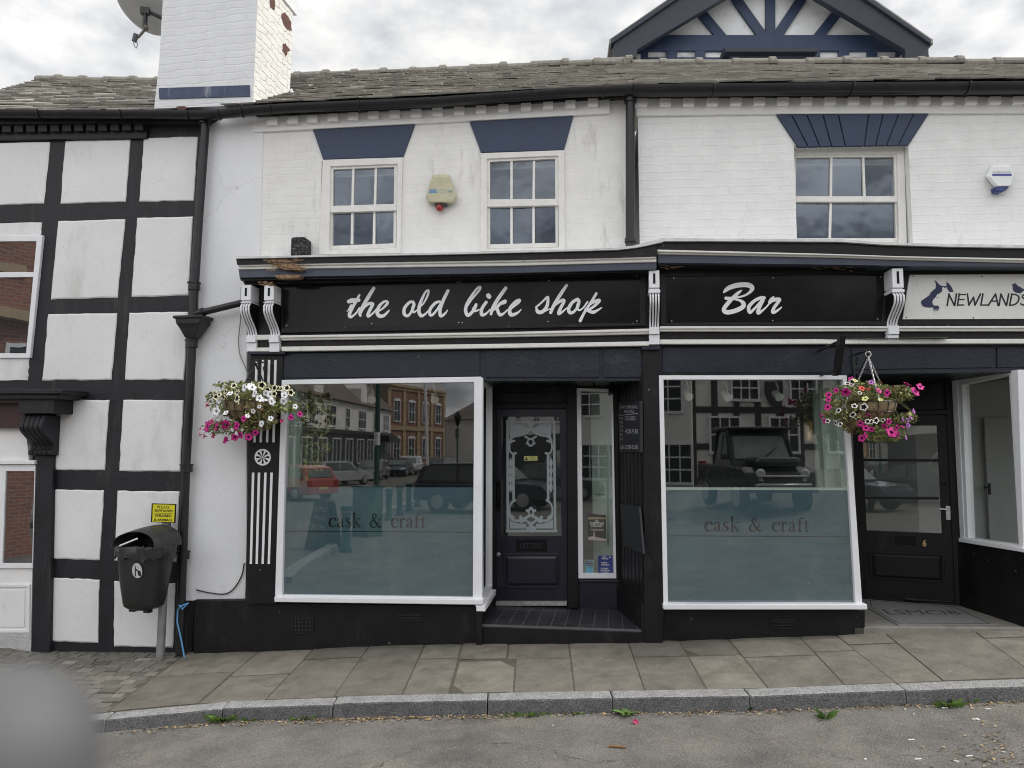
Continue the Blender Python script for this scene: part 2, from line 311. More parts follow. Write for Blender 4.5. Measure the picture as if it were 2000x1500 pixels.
WHITE = M('white_paint', (.80, .80, .80), .45, .05, 3, .12, 40, stain=((.42, .41, .38), 5, .64, .5, .5))
WFRAME = M('white_gloss', (.78, .79, .82), .3, .05, 5, .1, 60, stain=((.30, .28, .25), 9, .66, .6, .6))
WOLD = M('weathered_white', (.76, .75, .72), .55, .08, 7, .35, 70, stain=((.24, .22, .19), 12, .62, .65, .3))
PLAST = M('white_plaster', (.75, .752, .755), .75, .06, 1.6, .3, 16, .012, stain=((.46, .46, .44), 1.9, .55, .5, .45), spots=((.45, .44, .42), 8, .035, .6), cracks=((.45, .44, .43), 1.6, .002, .45))
RENDER = M('white_render', (.75, .76, .78), .75, .07, 1.2, .2, 30, .012, stain=((.45, .45, .45), 3, .60, .4, .4), cracks=((.42, .41, .40), 1.3, .002, .5))
BRICKW = brick_mat('white_painted_brick', (.80, .80, .795), (.79, .79, .785), (.79, .79, .785), bump=.55, dist=.007, wob=.02, stain=((.40, .39, .36), 3.5, .62, .5, .35))
BRICKB = brick_mat('old_white_brick', (.79, .785, .77), (.78, .775, .76), (.78, .775, .76), bump=.4, dist=.005, wob=.02, stain=((.36, .35, .32), 6.5, .56, .6, .22))
CHIMW = brick_mat('chimney_brick', (.73, .74, .76), (.72, .73, .75), (.725, .735, .755), bump=.5, dist=.009, wob=.035, stain=((.45, .42, .38), 4, .62, .6, 1))
BLACK = M('black_paint', (.010, .010, .011), .42, .35, 4, .2, 40, spec=.25, stain=((.042, .041, .040), 3, .57, .7, .35), spots=((.16, .15, .14), 9, .09, .8))
TIMB = M('black_timber', (.017, .016, .020), .5, .35, 3, .4, 30, spec=.3, stain=((.065, .06, .06), 7, .56, .75, .12), spots=((.2, .19, .18), 5, .05, .6))
BLKG = M('black_gloss', (.009, .009, .010), .12, .3, 3, .03, 14, spec=.16)
NAVY = M('navy_paint', (.017, .021, .032), .38, .3, 3, .3, 40, spec=.3, stain=((.045, .05, .062), 3, .56, .7, 1.5), spots=((.12, .12, .12), 7, .07, .6))
NAVYL = M('navy_lintel', (.027, .044, .090), .45, .2, 6, .3, 60, stain=((.012, .018, .04), 9, .56, .6, 3))
NAVYB = M('navy_band', (.055, .065, .095), .4, .25, 4, .15, 40, stain=((.10, .10, .11), 6, .62, .6, 2))
DOORN = M('door_navy', (.014, .014, .026), .3, .25, 4, .08, 40)
LEAD = M('lead', (.60, .61, .62), .5, .2, 9, .6, 25, .01, stain=((.1, .1, .1), 11, .6, .7, 1))
ROT = M('rotten_wood', (.20, .105, .055), .85, .5, 40, .8, 60, .01, var2=(.44, .30, .18))
SLATE = M('slate', (.27, .258, .23), .75, .25, 9, .5, 40, .01, tint=1, var2=(.38, .365, .325), stain=((.48, .46, .38), 14, .6, .6, 1))
RIDGE = M('ridge_stone', (.20, .19, .165), .85, .3, 14, .6, 50, .01, stain=((.34, .33, .26), 20, .57, .7, 1))
PIPE = M('black_iron', (.015, .015, .018), .35, .3, 8, .15, 50, stain=((.07, .07, .07), 9, .62, .5, .3))
GLASS = glass_mat('shop_glass', .125, (.80, .85, .83), 1.5)
GLASSU = glass_mat('sash_glass', .07, (.78, .82, .84), 1.5, gcol=(.76, .86, 1), wav=.25)
FILM = M('frosted_film', (.098, .158, .196), .5, .15, 1.1, 0, spec=.2, stain=((.17, .215, .23), 2.2, .52, .7, .6), spots=((.42, .43, .42), 13, .07, .7))
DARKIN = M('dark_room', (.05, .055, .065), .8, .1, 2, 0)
SAGE = M('sage_paint', (.58, .68, .62), .6, .08, 3, .1, 30)
ROOMW = M('room_white', (.55, .545, .535), .7, .05, 2, 0)
LETTER = M('silver_lettering', (.80, .81, .83), .4, .04, 6, 0)
LETB = M('dark_lettering', (.008, .010, .012), .4, .1, 6, 0)
REDBR = M('red_brick_face', (.125, .062, .048), .85, .3, 20, .6, 60, .01)
# ================================================================ GROUND (heights follow the sloping street)
BASEPX = [(A, 0, 1266), (A, 70, 1277), (A, 350, 1280), (B, 376, 1277), (B, 560, 1272), (B, 750, 1262), (B, 1000, 1256), (B, 1255, 1254), (C, 1690, 1240), (C, 2000, 1233)]
BP = [P.pt(x, y, .08) for P, x, y in BASEPX]
bx = np.array([-200, -40, -12] + [p[0] for p in BP] + [8, 20, 200]); bz = np.array([-1.4, -.6, -.33] + [p[2] for p in BP] + [.42, .9, 3.])
by = np.array([BP[0][1] + .17 * 40] + [p[1] for p in BP] + [BP[-1][1] - .06 * 40]); bxy = np.array([BP[0][0] - 40] + [p[0] for p in BP] + [BP[-1][0] + 40])
def yf(x): return np.interp(x, bxy, by)
def zb(x): return np.interp(x, bx, bz)
def zpav(x, y): return zb(x) - .03 * (yf(x) - y)
def sst(a, b, x): t = np.clip((x - a) / (b - a), 0, 1); return t * t * (3 - 2 * t)
def zroad(x, y): return zb(x) - .14 + .62 * sst(1, 7, x) * sst(2, -12, y)
def ghit(px, py, zf, o=None, d=None, it=40):
    d = ray(px, py) if d is None else d; o = CAM if o is None else o; z = 0.
    for _ in range(it):
        p = o + d * ((z - o[2]) / d[2]); z = float(zf(p[0], p[1]))
    return p
KERB = [(-160, 1440), (60, 1413), (206, 1403), (434, 1382), (650, 1375), (952, 1368), (1195, 1363), (1465, 1359), (1770, 1347), (2000, 1339), (2200, 1329), (2500, 1318)]
kp = [ghit(x, y, zpav) for x, y in KERB]
kx = np.array([-60.] + [p[0] for p in kp] + [60.]); ky = np.array([kp[0][1] + .17 * (kp[0][0] + 60) * 1.] + [p[1] for p in kp] + [kp[-1][1] - .04 * (60 - kp[-1][0])])
def yk(x): return np.interp(x, kx, ky)
# road / ground sheet
ROAD = M('asphalt', (.165, .158, .147), .9, .3, 2.2, 1.0, 90, .014, var2=(.25, .238, .22), stain=((.33, .295, .24), .9, .50, .6, 1), spots=((.42, .41, .39), 26, .13, .6), cracks=((.06, .058, .05), .9, .005, .8))
t = ROAD.node_tree; N = t.nodes; tcx = N.new('ShaderNodeTexCoord'); vo = N.new('ShaderNodeTexVoronoi'); vo.inputs['Scale'].default_value = 80; t.links.new(tcx.outputs['Object'], vo.inputs[0])
mr = N.new('ShaderNodeMapRange'); mr.inputs[1].default_value = .0; mr.inputs[2].default_value = .55; mr.inputs[3].default_value = 1.6; mr.inputs[4].default_value = .45; t.links.new(vo.outputs['Distance'], mr.inputs[0])
mg = N.new('ShaderNodeMixRGB'); mg.blend_type = 'MULTIPLY'; mg.inputs[0].default_value = .5; oldl = N['Principled BSDF'].inputs['Base Color'].links[0].from_socket
t.links.new(oldl, mg.inputs[1]); t.links.new(mr.outputs[0], mg.inputs[2]); t.links.new(mg.outputs[0], N['Principled BSDF'].inputs['Base Color'])
gx = np.concatenate([-np.geomspace(900, 14, 26), np.arange(-13, 13.01, .35), np.geomspace(14, 900, 26)]); gy = np.concatenate([-np.geomspace(900, 14, 26), np.arange(-13, 9.6, .35)])
gy = np.concatenate([gy, [30, 200, 900]])
mb = MB(); n = mb.vs([(x, y, zroad(x, y)) for y in gy for x in gx]); W_ = len(gx)
for i in range(len(gy) - 1):
    for j in range(W_ - 1): mb.face((i * W_ + j, i * W_ + j + 1, (i + 1) * W_ + j + 1, (i + 1) * W_ + j))
struct(mb.build('road', ROAD, smooth=True))
# kerb stones
GRAN = M('granite', (.27, .27, .27), .75, .25, 10, .7, 90, .008, stain=((.16, .155, .14), 3, .56, .6, 1)); GRIM_SHADE = M('grimy_shaded_granite', (.115, .115, .118), .85, .3, 10, .8, 90, .008, stain=((.05, .05, .045), 3, .54, .7, 1))  # second granite, kerb front: road grime plus the face's shade, darkened into the colour
for G_ in (GRAN, GRIM_SHADE):
  t = G_.node_tree; N = t.nodes; tcx = N.new('ShaderNodeTexCoord'); nn = N.new('ShaderNodeTexNoise'); nn.inputs['Scale'].default_value = 100; nn.inputs['Detail'].default_value = 3; nn.inputs['Roughness'].default_value = .8; t.links.new(tcx.outputs['Object'], nn.inputs[0])
  mr = N.new('ShaderNodeMapRange'); mr.inputs[1].default_value = .36; mr.inputs[2].default_value = .64; mr.inputs[3].default_value = .35; mr.inputs[4].default_value = 1.5; t.links.new(nn.outputs[0], mr.inputs[0])
  mg = N.new('ShaderNodeMixRGB'); mg.blend_type = 'MULTIPLY'; mg.inputs[0].default_value = .9; oldl = N['Principled BSDF'].inputs['Base Color'].links[0].from_socket
  t.links.new(oldl, mg.inputs[1]); t.links.new(mr.outputs[0], mg.inputs[2]); t.links.new(mg.outputs[0], N['Principled BSDF'].inputs['Base Color'])
KW = .135
joints = [-160, 206, 434, 650, 952, 1197, 1465, 1770, 2060, 2500]; jx = [ghit(x, np.interp(x, [k[0] for k in KERB], [k[1] for k in KERB]), zpav)[0] for x in joints]
jx = [jx[0] - 40] + jx + [jx[-1] + 40]
mb = MB()
for a, b in zip(jx[:-1], jx[1:]):
    xs = np.linspace(a + .004, b - .004, 12 if b - a < 5 else 4)
    for x0, x1 in zip(xs[:-1], xs[1:]):
        pass
    dz = rng.normal(0, .003, 1)[0]; k = len(xs)
    ft = [(x, yk(x), zpav(x, yk(x)) + dz + rng.normal(0, .001)) for x in xs]; bt_ = [(x, yk(x) + KW, zpav(x, yk(x) + KW) + dz + .003) for x in xs]
    fb = [(x, yk(x) - .018, zroad(x, yk(x)) - .08) for x in xs]; bb = [(x, yk(x) + KW, -2.) for x in xs]
    n = mb.vs(ft); mb.vs(bt_); mb.vs(fb); mb.vs(bb)
    for i in range(k - 1):
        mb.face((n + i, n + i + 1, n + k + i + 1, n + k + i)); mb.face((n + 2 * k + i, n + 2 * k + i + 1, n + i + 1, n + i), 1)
        mb.face((n + k + i, n + k + i + 1, n + 3 * k + i + 1, n + 3 * k + i)); mb.face((n + 2 * k + i, n + 3 * k + i, n + 3 * k + i + 1, n + 2 * k + i + 1))
    for i in (0, k - 1): mb.face((n + i, n + k + i, n + 3 * k + i, n + 2 * k + i))
struct(mb.build('kerb', [GRAN, GRIM_SHADE], bev=.012))
# flagstones
FLAG = M('flagstone', (.143, .133, .110), .85, .22, 5, .9, 34, .010, tint=1, var2=(.195, .182, .153), stain=((.085, .077, .060), 3.2, .52, .75, 1), spots=((.24, .235, .22), 6, .10, .6))
JOINT = M('mortar_joint', (.085, .076, .058), .9, .3, 20, .6, 90, .008, stain=((.06, .085, .03), 7, .58, .7, 1))
LN = [(355, 210), (504, 387), (612, 518), (722, 650), (831, 784), (905, 875), (1116, 1123), (1232, 1260), (1333, 1382), (1430, 1502), (1574, 1653), (1643, 1754), (1745, 1847), (1925, 2035), (2060, 2190), (2200, 2350), (2400, 2600)]
def kpt(px): x = ghit(px, np.interp(px, [k[0] for k in KERB], [k[1] - 13 for k in KERB]), zpav)[0]; return np.array([x, yk(x) + KW + .006])
def bpt(px): xx = np.interp(px, [q[1] for q in BASEPX] + [2600], [p[0] for p in BP] + [BP[-1][0] + 2.4]); return np.array([xx, yf(xx) + .35])
SPL = {0: [.55], 1: [.62], 2: [.4], 3: [.18], 4: [.16, .46], 5: [.16, .5], 6: [.13], 7: [.5], 8: [.5], 9: [.55], 10: [.5], 11: [.4], 12: [.14], 13: [.35], 14: [.5], 15: [.5]}
mb = MB(); xs_ = np.concatenate([np.arange(-5.3, 5, .25), [6, 45]])
xl = float(kpt(210)[0])
for x0, x1 in zip(xs_[:-1], xs_[1:]):
    mb.poly([(x, y, zpav(x, y) - .008) for x, y in ((x0, yk(x0) + KW), (x1, yk(x1) + KW), (x1, yf(x1) + 1.5), (x0, yf(x0) + 1.5))], 1)
def slab(c, tnt, g=.0085, n=4, mbx=None, mi=0):
    mbx = mbx or mb; c = [np.array(q) for q in c]; ce = sum(c) / 4; c = [q + (ce - q) / np.linalg.norm(ce - q) * g * 1.5 for q in c]
    dz = rng.normal(0, .0025); idx = []
    for i in range(n + 1):
        for j in range(n + 1):
            u, v = i / n, j / n; p = (c[0] * (1 - u) + c[1] * u) * (1 - v) + (c[3] * (1 - u) + c[2] * u) * v
            e_ = -.005 if i in (0, n) or j in (0, n) else 0
            idx.append((p[0], p[1], zpav(*p) + dz + e_))
    s0 = mbx.vs(idx)
    for i in range(n):
        for j in range(n): q = s0 + i * (n + 1) + j; mbx.face((q, q + n + 1, q + n + 2, q + 1), mi, tnt)
    per = [i * (n + 1) for i in range(n + 1)] + [n * (n + 1) + j for j in range(1, n + 1)] + [i * (n + 1) + n for i in range(n - 1, -1, -1)] + [j for j in range(n - 1, 0, -1)]
    lo = mbx.vs([(idx[k][0], idx[k][1], idx[k][2] - .03) for k in per])
    for k in range(len(per)): k2 = (k + 1) % len(per); mbx.face((s0 + per[k], s0 + per[k2], lo + k2, lo + k), mi, tnt * .8)
for i in range(len(LN) - 1):
    b0, b1 = bpt(LN[i][0]), bpt(LN[i + 1][0]); k0, k1 = kpt(LN[i][1]), kpt(LN[i + 1][1]); ts = [0] + SPL.get(i, [.5]) + [1]
    for ta, tb in zip(ts[:-1], ts[1:]):
        q = [b0 + (k0 - b0) * ta, b1 + (k1 - b1) * ta, b1 + (k1 - b1) * tb, b0 + (k0 - b0) * tb]
        wd = np.linalg.norm(q[1] - q[0]); tn = lambda: float(np.clip(rng.normal(1, .12), .72, 1.35))
        if wd > .75 and rng.random() < .45:
            f_ = rng.uniform(.4, .6); m0 = q[0] + (q[1] - q[0]) * f_; m1 = q[3] + (q[2] - q[3]) * f_
            slab([q[0], m0, m1, q[3]], tn()); slab([m0, q[1], q[2], m1], tn())
        else: slab(q, tn())
struct(mb.build('pavement', [FLAG, JOINT], smooth=True, fix=False))
# small worn setts on the left
SETT = M('sett_stone', (.145, .136, .117), .85, .25, 12, .6, 60, .008, tint=1, stain=((.09, .095, .06), 4, .55, .6, 1))
mb = MB(); bl, kl = bpt(355), kpt(210); d0 = (kl - bl); du = np.array([math.cos(math.radians(188)), math.sin(math.radians(188)) * -1]); rows = 17
for r in range(-1, rows):
    x = 0.012 + (r % 2) * .05
    while x < 3.4:
        wd = rng.uniform(.10, .17); p = [bl + d0 * ((r + a) / rows) + du * (x + b) for a, b in ((.04, 0), (.04, wd - .008), (.96, wd - .008), (.96, 0))]
        if all(q[1] > yk(q[0]) + KW - .2 for q in p):
            zz = rng.normal(0, .0025); tt = float(np.clip(rng.normal(1, .14), .65, 1.5)); tt = tt * 1.7 if rng.random() < .03 else tt
            mb.prism([(q[0], q[1], zpav(*q) + .002 + zz) for q in p], np.array([0, 0, -.03]), 0, tt)
        x += wd
struct(mb.build('sett_paving', SETT, bev=.004))

# ================================================================ WALL HELPERS
def holes_wall(mb, P, a0, a1, z0, z1, holes, off=0, m=0, depth=.12):
    As = sorted({a0, a1, *[h[0] for h in holes], *[h[1] for h in holes]}); Zs = sorted({z0, z1, *[h[2] for h in holes], *[h[3] for h in holes]})
    for i in range(len(As) - 1):
        for j in range(len(Zs) - 1):
            ca, cz = (As[i] + As[i + 1]) / 2, (Zs[j] + Zs[j + 1]) / 2
            if any(h[0] < ca < h[1] and h[2] < cz < h[3] for h in holes): continue
            mb.poly([P.w(As[i], Zs[j], off), P.w(As[i + 1], Zs[j], off), P.w(As[i + 1], Zs[j + 1], off), P.w(As[i], Zs[j + 1], off)], m)
    for h in holes:
        for (a, z), (b, y) in (((h[0], h[2]), (h[1], h[2])), ((h[1], h[2]), (h[1], h[3])), ((h[1], h[3]), (h[0], h[3])), ((h[0], h[3]), (h[0], h[2]))):
            mb.poly([P.w(a, z, off), P.w(b, y, off), P.w(b, y, off - depth), P.w(a, z, off - depth)], m)
def hole_px(P, q, off=0, g=0):
    s = [P.sz(x, y, off) for x, y in q]; a = [k[0] for k in s]; z = [k[1] for k in s]; return (min(a) + g, max(a) - g, min(z) + g, max(z) - g)
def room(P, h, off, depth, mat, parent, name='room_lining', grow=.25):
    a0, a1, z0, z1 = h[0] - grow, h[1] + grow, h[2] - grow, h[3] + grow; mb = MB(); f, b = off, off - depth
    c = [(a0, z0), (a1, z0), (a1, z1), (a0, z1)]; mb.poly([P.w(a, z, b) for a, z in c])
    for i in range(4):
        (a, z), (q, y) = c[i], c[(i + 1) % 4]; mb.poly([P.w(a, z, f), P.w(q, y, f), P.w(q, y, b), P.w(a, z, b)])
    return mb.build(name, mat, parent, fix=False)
def sash(root, P, outer, inner, rail, mun_u, mun_l, off, label=None, blind=True):
    """outer/inner pixel quads; rail (y_left_top, y_right_top, y_left_bottom, y_right_bottom); muntin x pairs (top x, bottom x)"""
    fr = MB(); fr.ring(P, outer, inner, off + .025, off - .06); win = fr.build('window', WOLD, root, bev=.004)
    if label: win['label'] = label
    (xl, yt), (xr, ytr), (xrb, yb), (xlb, ybl) = inner; lw = 6
    def lx(y): return xl + (xlb - xl) * (y - yt) / (ybl - yt)
    def rx(y): return xr + (xrb - xr) * (y - ytr) / (yb - ytr)
    up = MB(); y0l, y0r, y1l, y1r = rail
    up.ring(P, [(xl, yt), (xr, ytr), (rx(y1r), y1r), (lx(y1l), y1l)], [(xl + lw, yt + 6), (xr - lw, ytr + 6), (rx(y0r) - lw, y0r), (lx(y0l) + lw, y0l)], off + .008, off - .035)
    for a, b in mun_u: up.quad(P, [(a - 2.4, yt + 4), (a + 2.4, yt + 4), (b + 2.4, (y0l + y0r) / 2 + 3), (b - 2.4, (y0l + y0r) / 2 + 3)], off + .002, off - .03)
    u_ = up.build('sash', WOLD, root, bev=.003); adopt(u_, win)
    lo = MB()
    lo.ring(P, [(lx(y1l) + .5, y1l - 2), (rx(y1r) - .5, y1r - 2), (xrb - .5, yb), (xlb + .5, ybl)], [(lx(y1l) + lw, y1l + 1), (rx(y1r) - lw, y1r + 1), (xrb - lw, yb - 9), (xlb + lw, ybl - 9)], off - .012, off - .055)
    for a, b in mun_l: lo.quad(P, [(a - 2.4, y1l - 1), (a + 2.4, y1l - 1), (b + 2.4, yb - 7), (b - 2.4, yb - 7)], off - .016, off - .05)
    l_ = lo.build('sash', WOLD, root, bev=.003); adopt(l_, win)
    def lights(ql, mun, o_):                   # each light of a sash sits at its own slight tilt
        g = MB(); us = [0.] + [((m[0] + m[1]) / 2 - ql[0][0]) / (ql[1][0] - ql[0][0]) for m in mun] + [1.]; q = [np.array(p, float) for p in ql]
        for a, b in zip(us[:-1], us[1:]):
            c = [q[0] + (q[1] - q[0]) * a, q[0] + (q[1] - q[0]) * b, q[3] + (q[2] - q[3]) * b, q[3] + (q[2] - q[3]) * a]; t1, t2 = rng.normal(0, .0022), rng.normal(0, .0022)
            g.poly([P.pt(p[0], p[1], o_ + s1 * t1 + s2 * t2) for p, s1, s2 in zip(c, (-1, 1, 1, -1), (1, 1, -1, -1))])
        return g
    g1 = lights([(xl + 3, yt + 3), (xr - 3, ytr + 3), (rx(y0r) - 3, y0r + 2), (lx(y0l) + 3, y0l + 2)], mun_u, off - .015); p1 = g1.build('pane', GLASSU, root); adopt(p1, win)
    g2 = lights([(lx(y1l) + 3, y1l - 1), (rx(y1r) - 3, y1r - 1), (xrb - 3, yb - 5), (xlb + 3, ybl - 5)], mun_l, off - .032); p2 = g2.build('pane', GLASSU, root); adopt(p2, win)
    if blind:
        b_ = MB(); b_.quad(P, [(xl + 2, yt + 3), (xr - 2, ytr + 3), (xr - 2, ytr + 22), (xl + 2, yt + 22)], off - .10, off - .13); adopt(b_.build('roller_blind', ROOMW, root), win)
    return win
for nm in ('window',): pass

# ================================================================ TIMBER FRAMED HOUSE (left)
hz = BP[1]
house = thing('timber_framed_house', 'black and white timber framed house with square plaster panels at the left', 'house', (hz[0] - .2, hz[1] + 2, hz[2]))
mb = MB(); mb.quad(A, [(-420, 205), (401, 225), (404, 480), (390, 920), (374, 1290), (-420, 1290)], 0, -.3)
# opening for the window and shopfront is in front of a darker backing: panels stand 6 mm proud of the frame
mb.build('timber_frame', TIMB, house)
PAN = [[(-120, 283), (98, 277), (86, 398), (-120, 404)], [(128, 275.5), (255, 272), (246, 394), (118, 398)], [(281, 270), (387, 267), (379, 392), (272, 394)],
       [(-120, 440), (82, 434), (80, 462), (-120, 466)], [(114, 432), (245, 428), (230, 581), (99, 585)], [(268, 426), (377, 423), (368, 577), (257, 580)],
       [(94, 614), (229, 612), (218, 742), (83, 743)], [(253, 611), (368, 609), (359, 742), (244, 742)], [(-120, 697), (58, 697), (54, 743), (-120, 744)],
       [(112, 781), (214, 781), (204.5, 918.5), (105, 918)], [(241, 781), (358, 782), (352, 921), (233, 920)], [(103, 956), (203.5, 958), (195, 1094), (98, 1090.5)], [(229.5, 959), (351, 960), (344, 1098), (223.8, 1095.5)],
       [(97, 1127.5), (195, 1132.5), (192, 1256), (94, 1252)], [(223, 1135), (343, 1139), (338, 1265), (223, 1262)]]
for q in PAN:
    n_ = 9; per = []
    for i in range(4):
        a, b = np.array(q[i], float), np.array(q[(i + 1) % 4], float)
        for k in range(n_): per.append(a + (b - a) * k / n_ + (rng.normal(0, .45, 2) if k else rng.normal(0, .3, 2)))
    mb = MB(); rim = [A.pt(x, y, .001) for x, y in per]; ce = sum(per) / len(per); ins = [A.pt(*(p + (ce - p) * .035), .009) for p in per]
    n0 = mb.vs(rim); n1 = mb.vs(ins); k = len(per)
    for i in range(k): j = (i + 1) % k; mb.face((n0 + i, n0 + j, n1 + j, n1 + i))
    mb.face([n1 + i for i in range(k)]); mb.build('plaster_panel', PLAST, house)
mb = MB()
mb.strip(A, [(-120, 246), (286, 240)], [(-120, 275), (286, 270)], .035, 0)
mb.build('dentil_course', TIMB, house, bev=.004)
for i in range(16):
    x = 262 - i * 23.5; y = 241 + i * .35; mb = MB(); mb.quad(A, [(x, y), (x + 17, y - .3), (x + 17, y + 13), (x, y + 13)], .075, .0); mb.build('dentil', TIMB, house, bev=.004)
# upper window of the house
wo = [(-110, 462), (83, 459), (58, 699), (-130, 700)]; wi = [(-100, 472), (71, 471), (50.5, 690), (-118, 690)]
mb = MB(); mb.ring(A, wo, wi, .03, -.02)
mb.quad(A, [(-102, 532), (66, 531), (65, 541), (-102, 543)], .022, .0); wn = mb.build('window', WFRAME, house, bev=.004); wn['label'] = 'white framed upper window cut by the left edge'
mb = MB(); mb.quad(A, [(-100, 470), (71, 470), (50, 691), (-118, 691)], .006, .004); bk = mb.build('pane_backing', DARKIN, house); adopt(bk, wn)
GLASSL = glass_mat('old_house_glass', .2, (.7, .75, .75), 1.5, wav=.08)
mb = MB(); mb.poly([A.pt(x, y, .011) for x, y in ((-101, 471), (71.5, 470), (50, 691), (-119, 691))]); adopt(mb.build('pane', GLASSL, house), wn)
# ground-floor shopfront of the house
sf = MB(); sf.quad(A, [(-130, 836), (50, 835), (57, 906), (-130, 906)], .05, 0); sf.quad(A, [(-130, 906), (68, 905), (60, 1268), (-130, 1268)], .03, 0)
sfo = sf.build('shopfront', WHITE, house); sfo['label'] = 'white painted shopfront below the black canopy'
mb = MB(); mb.strip(A, [(-130, 899), (67, 899)], [(-130, 907), (67, 907)], .085, .03); adopt(mb.build('cornice', WHITE, house, bev=.006), sfo)
mb = MB(); mb.ring(A, [(-80, 908), (69, 908), (63.5, 1110), (-92, 1110)], [(11, 920), (67.5, 920), (62.8, 1100), (4, 1100)], .055, .03); adopt(mb.build('window_frame', WFRAME, house, bev=.004), sfo)
mb = MB(); mb.quad(A, [(9, 918), (68, 918), (64, 1102), (2, 1102)], .034, .031); adopt(mb.build('pane_backing', DARKIN, house), sfo)
mb = MB(); mb.poly([A.pt(x, y, .042) for x, y in ((9, 918), (68.5, 918), (64, 1102), (2, 1102))]); adopt(mb.build('pane', GLASSL, house), sfo)
mb = MB(); mb.ring(A, [(-60, 1140), (58, 1141), (57, 1236), (-62, 1236)], [(-55, 1147), (52, 1147), (51, 1230), (-57, 1230)], .045, .03); mb.quad(A, [(-50, 1152), (48, 1152), (47, 1225), (-52, 1225)], .04, .03); adopt(mb.build('lower_panel', WHITE, house, bev=.005), sfo)
PLINTH = M('roughcast', (.55, .55, .55), .9, .15, 10, 1, 70, .02)
mb = MB(); mb.quad(A, [(-130, 1238), (61, 1238), (59.5, 1275), (-130, 1275)], .055, .03); adopt(mb.build('plinth', PLINTH, house), sfo)
MAROON = M('maroon_timber', (.045, .018, .018), .45, .3, 4, .2, 40, stain=((.09, .07, .07), 5, .6, .6, .4))
cp = MB(); cp.strip(A, [(-130, 758), (122, 760)], [(-130, 768), (121, 769)], .34, .0); cp.strip(A, [(-130, 768), (118, 770)], [(-130, 779), (110, 779)], .30, 0); cpo = cp.build('canopy', TIMB, house, bev=.006); cpo['label'] = 'black moulded canopy with a scroll bracket'
mb = MB(); mb.strip(A, [(-130, 786), (48, 786)], [(-130, 836), (48, 836)], .12, 0); mb.strip(A, [(-130, 779), (46, 779)], [(-130, 787), (46, 787)], .22, 0); adopt(mb.build('beam', MAROON, house), cpo)
mb = MB(); a0, zt = A.sz(40, 779, .24); a1, _ = A.sz(109, 779, .24); zb0 = A.sz(40, 808, .24)[1]; mb.rect(A, a0, a1, zb0, zt, .26, 0)
zt2 = A.sz(60, 811, .2)[1]; zb2 = A.sz(60, 889, .1)[1]; aa, ab = A.sz(58, 850, .1)[0], A.sz(104, 850, .1)[0]
prof = [(.20 * 1.0 - .0 + .055 * math.sin(u * 3.1) - .17 * sst(.25, .8, u) + .07 * sst(.8, .93, u), zt2 + (zb2 - zt2) * u) for u in np.linspace(0, 1, 22)]
for kk in range(5):
    s0 = aa + (ab - aa) * kk / 5; s1 = aa + (ab - aa) * (kk + .86) / 5; mb.prism([A.w(s0, z, o_) for o_, z in prof] + [A.w(s0, zb2, 0), A.w(s0, zt2, 0)], [A.w(s1, z, o_) for o_, z in prof] + [A.w(s1, zb2, 0), A.w(s1, zt2, 0)])
mb.prism([A.w(aa + .005, z, o_ - .01) for o_, z in prof] + [A.w(aa + .005, zb2, 0), A.w(aa + .005, zt2, 0)], [A.w(ab - .01, z, o_ - .01) for o_, z in prof] + [A.w(ab - .01, zb2, 0), A.w(ab - .01, zt2, 0)])
adopt(mb.build('scroll_bracket', TIMB, house, bev=.004), cpo)
mb = MB(); mb.quad(A, [(69, 889), (103, 889), (96, 1280), (60.5, 1280)], .05, 0); mb.build('pilaster', TIMB, house, bev=.006)
# roof of the house: slates course by course
def slates(mb, P, e0, e1, r0, r1, back, z_lift=0, rows=17, cut=None):
    """e0,e1: eave 3D points; r0,r1: ridge 3D points"""
    e0, e1, r0, r1 = [np.array(p, float) for p in (e0, e1, r0, r1)]
    nrm = np.cross(e1 - e0, r0 - e0); nrm /= np.linalg.norm(nrm); nrm *= 1 if nrm[2] > 0 else -1
    mb.poly([e0 - nrm * .05, e1 - nrm * .05, r1 - nrm * .05, r0 - nrm * .05], 0, .5)
    for i in range(rows):
        t0, t1 = i / rows, min((i + 1.35) / rows, 1); L_ = np.linalg.norm(e1 - e0); x = -rng.uniform(0, .2)
        while x < L_:
            wd = rng.uniform(.2, .42) * (1 - .35 * i / rows); a, b = max(x, 0) / L_, min(x + wd - .008, L_) / L_; x += wd
            if b <= a: continue
            lf = rng.uniform(.018, .03); dp = rng.normal(0, .012 / 3)
            def at(s, t_, h): p = (e0 + (e1 - e0) * s) * (1 - t_) + (r0 + (r1 - r0) * s) * t_; return p + nrm * h
            t0j = t0 + dp
            fr = [at(a, t0j, lf), at(b, t0j, lf + rng.normal(0, .003)), at(b, t1, .004), at(a, t1, .004)]
            if cut and cut(sum(fr) / 4): continue
            mb.prism(fr, -nrm * .013, 0, float(np.clip(rng.normal(1, .15), .6, 1.5)))
def ridge(mb, r0, r1, pitch=.41, rad=.085):
    r0, r1 = np.array(r0), np.array(r1); L_ = np.linalg.norm(r1 - r0); d = (r1 - r0) / L_; n_ = int(L_ / pitch) + 1
    side = np.cross(d, [0, 0, 1]); side /= np.linalg.norm(side)
    for i in range(n_):
        tl = rng.normal(0, .006); t_ = float(np.clip(rng.normal(1, .12), .7, 1.3))
        for a, b, R in ((i * pitch, (i + 1) * pitch - .01, rad), ((i + 1) * pitch - .085, (i + 1) * pitch + .005, rad * 1.22)):
            pr = []
            for s_ in (a, b): pr.append([r0 + d * s_ + side * R * 1.25 * math.cos(u) + np.array([0, 0, R * math.sin(u) * .95 - .02 + tl]) for u in np.linspace(-.35, math.pi + .35, 10)])
            mb.prism(pr[0], pr[1], 0, t_)
RB = -2.55
